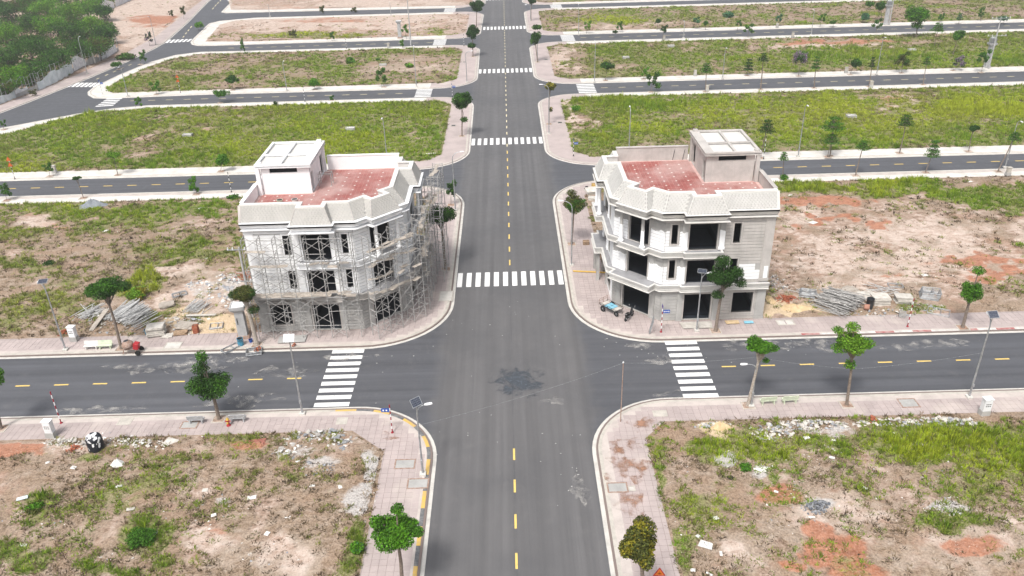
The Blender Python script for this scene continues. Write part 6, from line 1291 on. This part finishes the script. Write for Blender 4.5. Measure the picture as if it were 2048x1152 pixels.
# containers
MT['terra'] = simple('terracotta', (.40, .21, .15), (.3, .16, .12), 3, .8)
def tub(name, lab, cat, c, r0, r1, h, mat, rot=None, inside='black'):
    r = empty(name, tuple(c), lab, cat); M3 = Matrix.Rotation(R(90), 3, 'Y') @ Matrix.Rotation(R(rot), 3, 'X') if rot is not None else Matrix.Identity(3); mb = MB(); off = Vector((0, 0, r1)) if rot is not None else Vector((0, 0, 0))
    mb.lathe([(r0, 0), (r0*.5+r1*.5, h*.5), (r1, h), (r1+.03, h), (r1+.03, h-.04)], c+off, 16, 0, M3); mb.build('body', MT[mat], r)
    mb = MB(); mb.lathe([(r1*.9, h-.02), (r1*.88, h+.004)], c+off, 16, 0, M3); mb.build('hollow_shade_disc', MT[inside], r); return r  # solid dark disc paints the shaded hollow of the vessel
tub('plastic_barrel', 'light blue plastic barrel at the foot of the transformer pillar', 'barrel', G(482, 690, .15), .30, .32, .85, 'bucketblue'); tub('bucket', 'small blue bucket beside the tall pale board stack', 'bucket', G(295, 668, .2), .22, .26, .6, 'bucketblue'); tub('barrel', 'black barrel lying on its side by the big board stack', 'barrel', G(1738, 617, .2), .36, .40, 1.3, 'dark'); tub('pot', 'terracotta coloured tub lying next to the black barrel', 'tub', G(1727, 619, .2), .30, .36, .55, 'terra', 20)
tub('bucket', 'dark blue bucket by the thick trunked tree', 'bucket', G(502, 684, .15), .17, .2, .35, 'blue')
def crate(name, lab, cat, c, sx, sy, sz, mat, rz=0):
    r = empty(name, tuple(c), lab, cat); M = frame(c, rz)
    for i in range(max(2, int(sz/.16))):
        z = .16*i+.07; mb = MB()
        for s in (-1, 1): mb.obox(M @ Matrix.Translation((0, s*sy/2, z)), sx/2, .02, .055); mb.obox(M @ Matrix.Translation((s*sx/2, 0, z)), .02, sy/2-.022, .055)
        mb.build('slat', MT[mat], r)
    mb = MB(); mb.obox(M @ Matrix.Translation((0, 0, sz*.55)), sx/2-.03, sy/2-.03, .02); mb.build('base', MT['wood'], r)
crate('red_crate', 'red brick-like slatted crate right of the dark boards', 'crate', G(393, 665, .2), .55, .5, 1.1, 'brickred'); crate('hollow_block', 'grey hollow concrete block left of the right striped post', 'block', G(1804, 633, .2), .65, .5, .7, 'render', R(-20))
crate('wooden_box', 'square brown wooden box on the right pavement by the lamp', 'box', G(1172, 488, .15), .8, .7, .6, 'wood')
# loose bricks
def bricks(lab, c, n, sp, mat='brickred'):
    r = empty('brick_pile', tuple(c), lab, 'bricks', 'piles of loose bricks'); mb = MB(); mb.bbox(Matrix.Identity(4), .10, .05, .035, .006); me = mesh_only(mb, 'brick', MT[mat])
    for i in range(n): x, y = rs.gauss(0, sp*.4), rs.gauss(0, sp*.4); link('brick', me, r, (x, y, .05+max(0, .4-.4*(x*x+y*y)/sp**2)*rs.random()), (rs.uniform(-.5, .5), rs.uniform(-.5, .5), rs.uniform(0, 3)), (1.1, 1.1, 1.1))
bricks('pile of red bricks between the grey house and the frame stack', gz(1573, 599, .2), 120, 1.2); bricks('few red bricks on the rubble at left foreground beside the tank', gz(148, 898, .2), 30, .5); bricks('small red brick heap at the foot of the left cabinet', gz(132, 665, .2), 30, .6); bricks('red brick bits in the right foreground rubble', gz(1744, 840, .2), 26, .4); bricks('bricks strewn beside the power pole behind the heap', gz(487, 555, .2), 60, 1.6); bricks('red bricks on the kerb by the thick trunked tree', G(518, 700, .16), 12, .5); bricks('red bricks on kerb below the scaffolding', G(588, 693, .16), 7, .3)
# rubble heaps: many broken pieces each a solid
def chunk_mesh(seed, flat=.6):
    r_ = random.Random(seed); b = bmesh.new(); 
    for i in range(10): v = Vector((r_.gauss(0, 1), r_.gauss(0, 1), r_.gauss(0, 1))).normalized(); b.verts.new((v.x*.5, v.y*.5*r_.uniform(.6, 1), v.z*.5*flat))
    bmesh.ops.convex_hull(b, input=list(b.verts)); me = bpy.data.meshes.new('rubble_piece'); b.to_mesh(me); b.free(); return [tuple(v.co) for v in me.vertices], [tuple(p.vertices) for p in me.polygons]
CH = [chunk_mesh(i, .35+.05*(i % 6)) for i in range(12)]
def addchunk(mb, p, s, mi=0):
    vs, fs = CH[rs.randrange(12)]; M = frame(p, rs.uniform(0, 6.28), rs.uniform(-.4, .4), rs.uniform(-.4, .4)); mb.mesh([M @ Vector((v[0]*s, v[1]*s, v[2]*s)) for v in vs], fs, mi)
def rubble(lab, ells, n, mats=('rubble',), s=(.1, .5), name='rubble_heap', hgt=.4):
    mb = MB()
    for k in range(n):
        x, y, rx, ry = rs.choice(ells); a = rs.uniform(0, 6.28); q = math.sqrt(rs.random()); p = G(x+rx*q*math.cos(a), y+ry*q*math.sin(a), .2); zz = .16+hgt*(1-q)*rs.random()
        addchunk(mb, (p.x, p.y, zz), s[0]+(s[1]-s[0])*rs.random()**2.2, rs.randrange(len(mats)))
    tag(mb.build(name, [MT[m_] for m_ in mats]), lab, 'rubble', None, 'stuff')
rubble('broken plaster and concrete lumps on the near left plot corner', [(590, 885, 40, 14), (620, 872, 45, 10), (650, 865, 40, 8), (685, 885, 30, 20), (575, 905, 30, 20), (605, 925, 22, 14)], 420, ('rubble', 'litter', 'rubblegrey'), (.12, .75))
rubble('dark burnt rubble on the near left plot', [(655, 935, 26, 12), (630, 945, 40, 12)], 200, ('blackrubble', 'rubblegrey'), (.08, .3))
rubble('grey gravel spill along the near left pavement', [(740, 930, 18, 40), (725, 985, 30, 40), (700, 1010, 25, 30)], 500, ('rubblegrey', 'rubble'), (.05, .2), hgt=.12)
rubble('yellowish rubble along the left foreground pavement', [(130, 885, 45, 10), (175, 890, 20, 12), (240, 885, 60, 10), (285, 888, 60, 10), (300, 895, 60, 16), (115, 890, 30, 14)], 520, ('rubble', 'boardpale', 'boardpale', 'litter'), (.1, .5))
rubble('rubble strip along the right foreground pavement', [(1430, 852, 40, 8), (1560, 855, 80, 10), (1650, 850, 90, 9), (1780, 845, 60, 9), (1870, 842, 60, 8), (1540, 868, 50, 12), (1620, 845, 60, 5), (1920, 845, 40, 8)], 800, ('rubble', 'rubblegrey', 'boardpale'), (.1, .65))
rubble('white plaster spill on the near right plot', [(1525, 935, 30, 12), (1455, 905, 18, 12), (1470, 890, 14, 12)], 200, ('litter',), (.08, .35), hgt=.1)
rubble('dark grey stone heap on the near right plot', [(1628, 1016, 28, 13), (1640, 1010, 20, 10)], 220, ('blackrubble', 'rubblegrey'), (.1, .45), hgt=.5)
rubble('pale sandy pile with tangled weeds on the near right plot', [(1890, 1003, 20, 14), (1880, 1018, 36, 10), (1910, 1028, 20, 5)], 200, ('rubblegrey', 'litter'), (.06, .25))
rubble('grey and white debris between the left heap and the white house', [(430, 580, 50, 26), (455, 560, 30, 16), (400, 570, 30, 10), (465, 600, 20, 30), (370, 640, 50, 16)], 520, ('litter', 'rubble', 'rubblegrey', 'rubble', 'rubblegrey'), (.1, .8))
rubble('grey gravel pile at the side wall of the grey house', [(1556, 572, 22, 14), (1570, 580, 24, 10), (1548, 560, 10, 14)], 360, ('rubblegrey', 'litter'), (.06, .3), hgt=.4)
rubble('scattered stones over the building plot at right', [(1680, 500, 130, 60), (1640, 540, 100, 40), (1750, 570, 110, 26), (1900, 560, 140, 50), (1630, 470, 70, 40)], 480, ('rubble', 'boardpale'), (.08, .4), hgt=.05)
rubble('scattered stones over the mid left plot', [(120, 530, 160, 80), (330, 500, 140, 70), (420, 590, 60, 50)], 300, ('rubble', 'boardpale'), (.08, .35), hgt=.05)
rubble('scattered stones over the near left plot', [(250, 1000, 260, 140), (560, 1020, 170, 110), (300, 900, 280, 30), (620, 940, 130, 70)], 1300, ('rubble', 'boardpale', 'litter', 'rubblegrey'), (.05, .34), hgt=.04)
rubble('scattered stones over the near right plot', [(1500, 1000, 170, 130), (1830, 1000, 230, 130), (1650, 890, 250, 40)], 1000, ('rubble', 'boardpale', 'litter', 'rubblegrey'), (.05, .3), hgt=.04)
rubble('stones and clods under the heap at right', [(1660, 590, 110, 26), (1780, 625, 70, 10), (1840, 615, 50, 8)], 340, ('rubble', 'rubblegrey', 'boardpale'), (.1, .5))
rubble('stones and clods under the heap at left', [(230, 655, 90, 16), (340, 650, 80, 26), (190, 640, 60, 20)], 340, ('rubble', 'rubblegrey', 'boardpale'), (.1, .5))
# heaps as smooth mounds
def mound(lab, c, rx, ry, h, mat, name, cat, seed=0, z=.14):
    C = G(c[0], c[1], z); mb = MB(); n, m_ = 28, 8; vs = [(C.x, C.y, C.z+h)]
    for j in range(1, m_+1):
        t = j/m_
        for i in range(n):
            a = 6.2832*i/n; k = 1+.5*(float(fbm(np.array([math.cos(a)*1.5+seed]), np.array([math.sin(a)*1.5+seed]), 1.2, 3))-.5); zz = h*(math.cos(t*math.pi)*.5+.5)*(1+.25*math.sin(a*3+seed))-(.06 if j == m_ else 0); vs.append((C.x+rx*t*k*math.cos(a), C.y+ry*t*k*math.sin(a), C.z+zz))
    fs = [(0, 1+i, 1+(i+1) % n) for i in range(n)]+[(1+(j-1)*n+i, 1+j*n+i, 1+j*n+(i+1) % n, 1+(j-1)*n+(i+1) % n) for j in range(1, m_) for i in range(n)]
    mb.mesh(vs, fs, 0, True); return tag(mb.build(name, MT[mat]), lab, cat)
mound('yellow sand heap right of the grey house', (1592, 618), 2.6, 1.5, .45, 'sand', 'sand_heap', 'sand heap', 2); mound('sand spread against the side of the grey house', (1542, 602), .8, 1.6, .3, 'sand', 'sand_heap', 'sand heap', 4); mound('sand spread left of the transformer pillar', (432, 648), 1.9, 1.3, .25, 'sand', 'sand_heap', 'sand heap', 7); mound('brown sand mound in the right foreground rubble', (1440, 856), 1.5, .8, .55, 'sand', 'sand_heap', 'sand heap', 9)
mound('white powder heap below the black and white tank', (236, 930), .85, .75, .55, 'litter', 'powder_heap', 'powder heap', 3); mound('white lime spill in the weeds of the near left plot', (578, 1037), .95, .8, .12, 'litter', 'lime_spill', 'lime spill', 5); mound('white plaster spill in the weeds of the near right plot', (1524, 940), 1.4, .7, .16, 'litter', 'plaster_spill', 'plaster spill', 6)
MT['greygravel'] = simple('blue_grey_gravel', (.27, .29, .32), (.18, .2, .22), 5, .95, bump=.6, bsc=18); mound('blue-grey gravel heap beside the second cross street, left', (186, 412), 2.6, 1.7, 1.0, 'greygravel', 'gravel_heap', 'gravel heap', 8)
# litter and boards lying about (each its own thing)
LT = 'white litter lying on the plots'
def sheet(c, w, d, rz, mat, lab, name='board_scrap', cat='board', group=LT, tilt=.08):
    C = G(c[0], c[1], .28); mb = MB(); k = rs.uniform(-.15, .15); M = frame((0, 0, 0), rz, rs.uniform(-tilt, tilt), rs.uniform(-tilt, tilt)); q = [(-w/2, -d/2), (w/2*(1-k), -d/2), (w/2, d/2*(1+k)), (-w/2*(1+k), d/2)]
    mb.hexa([M @ Vector((x, y, z)) for z in (-.015, .015) for x, y in q]); o = mb.build(name, MT[mat]); o.location = C; return tag(o, lab, cat, group)
sheet((340, 885), 1.15, 1.15, R(-14), 'boardpale', 'large pale square board on rubble at left foreground'); sheet((510, 885), 1.9, .85, R(4), 'fadedred', 'wide faded red sheet on the left foreground plot', 'metal_sheet', 'sheet', None); sheet((1411, 1089), 1.0, .75, R(-25), 'litter', 'large torn white board at right foreground'); sheet((1442, 1107), .2, .5, R(-8), 'litter', 'narrow white strip beside the large torn board')
sheet((499, 944), .45, .6, R(-12), 'litter', 'white box lid right of the middle of the near left plot'); sheet((147, 935), .45, .35, R(-12), 'litter', 'white square scrap below the black and white tank'); sheet((95, 925), .35, .3, R(30), 'litter', 'white crumpled bag at far left foreground'); sheet((304, 934), .5, .35, R(8), 'litter', 'white slab right of the powder heap'); sheet((44, 996), .85, .42, R(22), 'sheet', 'blue-grey board half buried at far left foreground'); sheet((238, 972), .5, .28, R(25), 'litter', 'white strip above the green weed patch'); sheet((261, 1018), .62, .36, R(14), 'boardpale', 'beige tile on the near left plot'); sheet((309, 1068), .3, .6, R(-18), 'litter', 'white board lying in the green weeds'); sheet((46, 1090), .62, .25, R(-5), 'litter', 'white plank end in the lower left weeds'); sheet((427, 1030), .4, .36, R(20), 'litter', 'round white plate on the near left plot'); sheet((624, 971), .45, .32, R(5), 'litter', 'white block left of the grey gravel spill'); sheet((680, 973), .3, .55, R(20), 'litter', 'slim white piece beside the grey gravel spill'); sheet((534, 1067), .36, .4, R(-20), 'litter', 'white scrap at the lower middle of the near left plot'); sheet((410, 980), .45, .4, R(5), 'boardpale', 'pinkish tile in the middle of the near left plot'); sheet((504, 995), .7, .4, R(10), 'litter', 'crumpled white bag by the middle of the near left plot')
sheet((575, 965), .3, .5, R(25), 'litter', 'grey-white can shaped scrap near the lime spill'); sheet((1613, 875), .5, .35, R(12), 'litter', 'white slab at the rubble edge, right foreground'); sheet((1667, 880), .3, .22, R(-10), 'litter', 'small white scrap in the right foreground weeds'); sheet((1664, 915), .45, .3, R(-30), 'litter', 'larger torn white sack in the right foreground weeds'); sheet((1731, 976), .42, .2, R(-35), 'litter', 'white stick-like scrap in the middle of the near right plot'); sheet((1623, 1034), .5, .18, R(-5), 'litter', 'white strip below the dark stone heap'); sheet((1552, 983), .35, .22, R(-30), 'litter', 'white scrap on the red soil right of the plaster spill'); sheet((1431, 1036), .42, .35, R(20), 'litter', 'white crumpled sheet above the large torn board'); sheet((1386, 1140), .36, .28, R(-10), 'litter', 'white scrap at the bottom border, right foreground'); sheet((1419, 1148), .5, .16, R(-40), 'litter', 'thin white strip at the bottom border'); sheet((1396, 1072), .3, .3, R(40), 'litter', 'small white flake above the large torn board'); sheet((1557, 853), .45, .35, R(30), 'rubblegrey', 'grey slab in the right foreground rubble')
sheet((403, 416), .9, .6, R(10), 'litter', 'white crumpled sack left of the white house on the plot'); sheet((400, 500), .7, .4, R(20), 'litter', 'white scraps amid grass on the mid left plot'); sheet((412, 516), .5, .4, R(-20), 'litter', 'lower white scrap amid grass on the mid left plot'); sheet((211, 462), .5, .7, R(-25), 'litter', 'slanted white scrap on the mid left plot'); sheet((311, 556), .9, .6, R(35), 'litter', 'white crumpled sack by the tall yellow-green clump'); sheet((1626, 445), 1.0, .9, R(30), 'litter', 'white square board on the building plot at right'); sheet((1580, 390), .7, .4, R(10), 'litter', 'white sack behind the grey house corner'); sheet((1849, 550), .7, .5, R(10), 'litter', 'white scrap on furrowed soil at right'); sheet((1940, 363), .7, .4, R(10), 'litter', 'white scrap in the green strip at upper right')
sheet((860, 307), 2.2, .6, R(8), 'boardpale', 'pale slab on the corner plot left of the main road', group=None); sheet((1497, 644), 1.0, .5, R(0), 'ltblue', 'light blue sheet on the pavement by the grey house', 'plastic_sheet', 'sheet', None, .02); sheet((1465, 644), 1.5, .7, R(0), 'sand', 'sandy board beside the light blue sheet', group=None, tilt=.01); sheet((1395, 650), 3.4, 1.3, R(0), 'boardpale', 'flat planks laid before the door of the grey house', 'entrance_board', group=None, tilt=.002)
sheet((585, 678), 3.0, 1.4, R(4), 'render', 'grey mortar board on the pavement before the scaffolding', group=None, tilt=.002)
# hollow concrete well covers in the grass
for c, lab in (((701, 260), 'grey concrete ring box in the grass left of the main road'), ((376, 273), 'weathered grey concrete slab in the grass of the second left plot'), ((766, 132), 'grey concrete box on the third left plot near the bushes'), ((1252, 117), 'white concrete box on the third right plot'), ((1342, 94), 'round concrete cover in grass of the third right plot'), ((1702, 235), 'grey concrete box among layered trees at right'), ((1823, 102), 'white slab in green grass at upper right')):
    P = G(*c, .2); r = empty('well_box', tuple(P), lab, 'concrete box', 'concrete boxes in the grass'); mb = MB()
    for a in ((-.9, .9, -.55, -.43), (-.9, .9, .43, .55), (-.9, -.78, -.43, .43), (.78, .9, -.43, .43)): mb.box(P.x+a[0], P.x+a[1], P.y+a[2], P.y+a[3], 0, .75)
    mb.build('curb', MT['render'], r); mb = MB(); mb.box(P.x-.77, P.x+.77, P.y-.42, P.y+.42, .3, .62); mb.build('lid', MT['coping'], r)
# black and white peeling water tank
B = G(194, 898, .2); r = empty('water_tank', tuple(B), 'black tank with peeling white coat at the left foreground pavement', 'tank')
mb = MB(); mb.lathe([(.66, 0), (.70, .1), (.66, .35), (.70, .5), (.66, .65), (.70, .85), (.66, 1.0), (.68, 1.25), (.60, 1.45), (.5, 1.52)], B, 24); mb.build('body', MT['tank'], r)
mb = MB(); mb.lathe([(.38, 1.51), (.38, 1.62), (.33, 1.66)], B, 18); mb.build('lid', MT['tank'], r)
# concrete mixer
B = G(265, 708, .02); r = empty('concrete_mixer', tuple(B), 'rusty concrete mixer with red motor box at the kerb', 'concrete mixer'); M3 = Matrix.Rotation(R(-8), 3, 'Y')
mb = MB(); mb.lathe([(.25, .5), (.55, .68), (.62, .9), (.58, 1.1), (.42, 1.32), (.3, 1.42), (.3, 1.45)], B+Vector((-.25, .25, .1)), 18, 0, M3); mb.build('drum', MT['rust'], r); mb = MB(); mb.lathe([(.27, 1.43), (.26, 1.458)], B+Vector((-.25, .25, .1)), 16, 0, M3); mb.build('drum_shade_disc', MT['dark'], r)  # dark disc stands for the shade inside the drum
fr = MB(); P = lambda x, y, z: B+Vector((x, y, z))
for a, b in ((( -.9, -.2, .1), (-.75, -.1, .65)), ((-.9, .6, .1), (-.75, .5, .65)), ((.6, -.3, .0), (.5, -.1, .65)), ((.6, .6, .0), (.5, .5, .65)), ((-.8, -.1, .62), (.6, -.1, .62)), ((-.8, .5, .62), (.6, .5, .62)), ((.5, -.1, .62), (.5, .5, .62))): bar(fr, P(*a), P(*b), .07, .07)
fr.build('chassis', MT['rust'], r)
mb = MB(); mb.bbox(Matrix.Translation(P(.62, .1, 1.0)) @ Matrix.Rotation(R(14), 4, 'Y'), .26, .3, .36, .04); mb.build('motor_box', MT['red'], r)
for y in (-.35, .62):
    mb = MB(); mb.lathe([(.26, -.06), (.3, -.04), (.3, .04), (.26, .06)], P(.78, y, .3), 16, 0, Matrix.Rotation(R(90), 3, 'X')); mb.build('wheel', MT['rubber'], r)
# cargo trailer
B = G(1222, 622, .15); r = empty('cargo_trailer', tuple(B), 'open two wheeled cargo cart with light blue boards by the corner house', 'cart'); A = R(-52); M = frame(B, A)
fr = MB(); q = lambda x, y, z: M @ Vector((x, y, z))
for y in (-.62, .62): fr.tube(q(-1.25, y, .62), q(1.3, y, .62), .03, None, 6); fr.tube(q(-1.25, y, .85), q(1.3, y, .85), .022, None, 6)
for x in (-1.25, -.6, 0, .6, 1.3):
    fr.tube(q(x, -.62, .62), q(x, .62, .62), .025, None, 6)
    for y in (-.62, .62): fr.tube(q(x, y, .6), q(x, y, .85), .02, None, 6)
fr.build('chassis', MT['dark'], r)
tg = MB()
for z in (.66, 1.05, 1.28): tg.tube(q(-1.27, -.68, z), q(-1.27, .68, z), .024, None, 6)
for y in (-.68, 0, .68): tg.tube(q(-1.27, y, .62), q(-1.27, y, 1.28), .022, None, 6)
tg.build('headboard', MT['rust'], r)
for i, x in enumerate((-.95, -.3, .3, .9)):
    mb = MB(); mb.bbox(M @ Matrix.Translation((x, 0, .66)), .26, .55, .02, .006); mb.build('load_board', MT['ltblue'] if i in (1, 2) else MT['boardpale'], r)
def wheel(par, c, rad, ax, name='wheel', w=.06):
    mb = MB(); mb.lathe([(rad-.07, -w*.6), (rad-.02, -w), (rad, -w*.5), (rad, w*.5), (rad-.02, w), (rad-.07, w*.6), (rad-.07, -w*.6)], c, 20, 0, ax); t = mb.build(name, MT['rubber'], par); s = MB()
    for k in range(6): a = k*math.pi/3; s.tube(c, c+ax @ Vector(((rad-.06)*math.cos(a), (rad-.06)*math.sin(a), 0)), .014, None, 5)
    s.lathe([(.05, -w), (.05, w)], c, 8, 0, ax); tag(s.build('spokes', MT['steel'], t), kind='stuff')
AX = (M.to_3x3() @ Matrix.Rotation(R(90), 3, 'X'))
for y in (-.78, .78): wheel(r, q(-.55, y, .36), .36, AX)
wheel(r, q(1.25, -.45, .33), .33, AX)
fk = MB(); fk.tube(q(1.3, -.4, .6), q(1.9, -.1, .55), .03, None, 6); fk.tube(q(1.3, .4, .6), q(1.9, -.1, .55), .03, None, 6); fk.build('drawbar', MT['dark'], r); r.scale = (1.0,)*3
# motorbike
B = G(1258, 637, .15); r = empty('motorbike', tuple(B), 'black moped parked in front of the cart', 'motorbike'); A = R(54); M = frame(B, A); q = lambda x, y, z: M @ Vector((x, y, z)); AX = M.to_3x3() @ Matrix.Rotation(R(90), 3, 'X')
wheel(r, q(-.62, 0, .29), .29, AX, 'rear_wheel', .05); wheel(r, q(.64, 0, .29), .29, AX, 'front_wheel', .045)
def loft(mb, secs):   # rounded hull through (x, z, half width, half height)
    vs = []; n = 10
    for x, z, w, h in secs: vs += [q(x, w*math.cos(6.2832*i/n), z+h*math.sin(6.2832*i/n)) for i in range(n)]
    mb.mesh(vs, [(j*n+i, j*n+(i+1) % n, (j+1)*n+(i+1) % n, (j+1)*n+i) for j in range(len(secs)-1) for i in range(n)], 0, True); mb.mesh(vs[:n], [tuple(range(n))]); mb.mesh(vs[-n:], [tuple(range(n))])
mb = MB(); loft(mb, [(-.8, .66, .06, .05), (-.55, .62, .15, .12), (-.2, .5, .15, .14), (.12, .36, .10, .08), (.36, .55, .13, .2), (.5, .8, .12, .16), (.52, .95, .08, .06)]); mb.build('body', MT['black'], r)
mb = MB(); loft(mb, [(-.72, .76, .08, .03), (-.45, .78, .15, .05), (-.1, .72, .14, .05), (.02, .64, .08, .03)]); mb.build('saddle', MT['rubber'], r)
mb = MB(); mb.path([q(.44, -.34, 1.0), q(.5, -.12, 1.03), q(.52, 0, 1.0), q(.5, .12, 1.03), q(.44, .34, 1.0)], .018, 6); hb = mb.build('handlebar', MT['dark'], r)
for s in (-1, 1): mb = MB(); mb.tube(q(.48, s*.24, 1.03), q(.52, s*.3, 1.2), .01, None, 5); mb.lathe([(.01, -.01), (.06, 0), (.01, .012)], q(.52, s*.3, 1.22), 10, 0, M.to_3x3() @ Matrix.Rotation(R(90), 3, 'Y')); mb.build('mirror', MT['chrome'], hb)
mb = MB(); mb.tube(q(.5, -.07, .95), q(.64, -.07, .3), .025, None, 6); mb.tube(q(.5, .07, .95), q(.64, .07, .3), .025, None, 6); mb.build('fork', MT['chrome'], r)
mb = MB(); loft(mb, [(.42, .60, .05, .02), (.66, .63, .06, .02), (.88, .5, .05, .02)]); mb.build('front_mudguard', MT['black'], r)
mb = MB(); mb.tube(q(.1, -.16, .25), q(-.75, -.18, .34), .035, .05, 8); mb.build('exhaust', MT['chrome'], r); mb = MB(); loft(mb, [(.02, .3, .12, .1), (-.25, .28, .12, .11)]); mb.build('engine', MT['steel'], r); mb = MB(); mb.bbox(M @ Matrix.Translation((-.74, 0, .84)), .1, .12, .02, .005); mb.build('rear_rack', MT['chrome'], r); mb = MB(); mb.lathe([(.0, .0), (.07, .01), (.07, .05), (.0, .06)], q(.58, 0, .84), 10, 0, M.to_3x3() @ Matrix.Rotation(R(90), 3, 'Y')); mb.build('headlight', MT['chrome'], r); r.scale = (1.15,)*3
# yellow pipes and odd loads by the grey house
mb = MB(); mb.tube(G(1146, 542, .25), G(1212, 545, .25), .10, None, 10); tag(mb.build('yellow_pipe', MT['yellow']), 'long yellow pipe lying across the right pavement', 'pipe')
stack('pale boards piled on the right pavement behind the balconies', G(1184, 385, .15), 1.9, 2.4, 7, R(5), 'boardpale', .08); stack('low pile of boards nearer the balconies of the grey house', G(1187, 398, .15), 1.6, 1.2, 4, R(-10), 'boardpale', .08)
r_ = crate('yellow_machine', 'yellow machine case on the right pavement behind the grey house', 'machine', G(1192, 377, .15), 1.2, .9, .8, 'yellow', R(10))
tub('cement_hopper', 'small dark hopper under the road side scaffolding', 'hopper', G(848, 545, .15), .3, .42, .7, 'dark')
mb = MB(); B = G(1173, 381, .15); mb.lathe([(.3, -.05), (.36, -.06), (.36, .06), (.3, .05)], B+Vector((0, 0, .36)), 18, 0, Matrix.Rotation(R(90), 3, 'X')); tag(mb.build('loose_tyre', MT['rubber']), 'loose tyre standing on the right pavement by the boards', 'tyre')
mb = MB(); B = G(1461, 957, .2); n = 20; mb.lathe([(.17, 0), (.26, .0), (.28, .06), (.26, .12), (.17, .12)], B, 18); tag(mb.build('old_tyre', MT['rubber']), 'old tyre ring in dry weeds on the near right plot', 'tyre')
# small trestle on the left roof terrace
P = Vector((-21.0+.4, 87.0, 13.88)); r = empty('trestle', tuple(P), 'light steel trestle on the red terrace of the white house', 'trestle'); M = frame(P, R(5))
for x in (-.7, .7): link('trestle_frame', SFM, r, (x, 0, 0), (0, 0, R(90)), (.8, 1, .85))
link('ledger', RLM, r, (-.7, -.45, 1.4), (0, 0, 0), (1.4, 1, 1)); link('ledger', RLM, r, (-.7, .45, 1.4), (0, 0, 0), (1.4, 1, 1))
for nm_, lab, p, m_ in (('tub', 'green tub on the red terrace of the white house behind the parapet', (-24.6, 81.6), 'benchgreen'), ('tub', 'pale tub right of the green one on the same terrace', (-23.0, 81.7), 'coping')): tub(nm_, lab, 'tub', Vector((*p, 13.88)), .25, .32, .4, m_)
# ================================================================ thin haze
hm = bpy.data.materials.new('thin_haze'); hm.use_nodes = True; n_ = hm.node_tree; n_.nodes.clear()
ho = n_.nodes.new('ShaderNodeOutputMaterial'); hv = n_.nodes.new('ShaderNodeVolumePrincipled'); n_.links.new(hv.outputs[0], ho.inputs['Volume'])
hv.inputs['Color'].default_value = (.95, .97, 1, 1); hv.inputs['Density'].default_value = .00045; hv.inputs['Anisotropy'].default_value = .3
mb = MB(); mb.box(-3100, 3100, -1600, 4600, -2.6, 52); hz = tag(mb.build('haze', hm), 'thin pale haze over the whole site', 'haze', None, 'stuff')
bpy.context.view_layer.update()
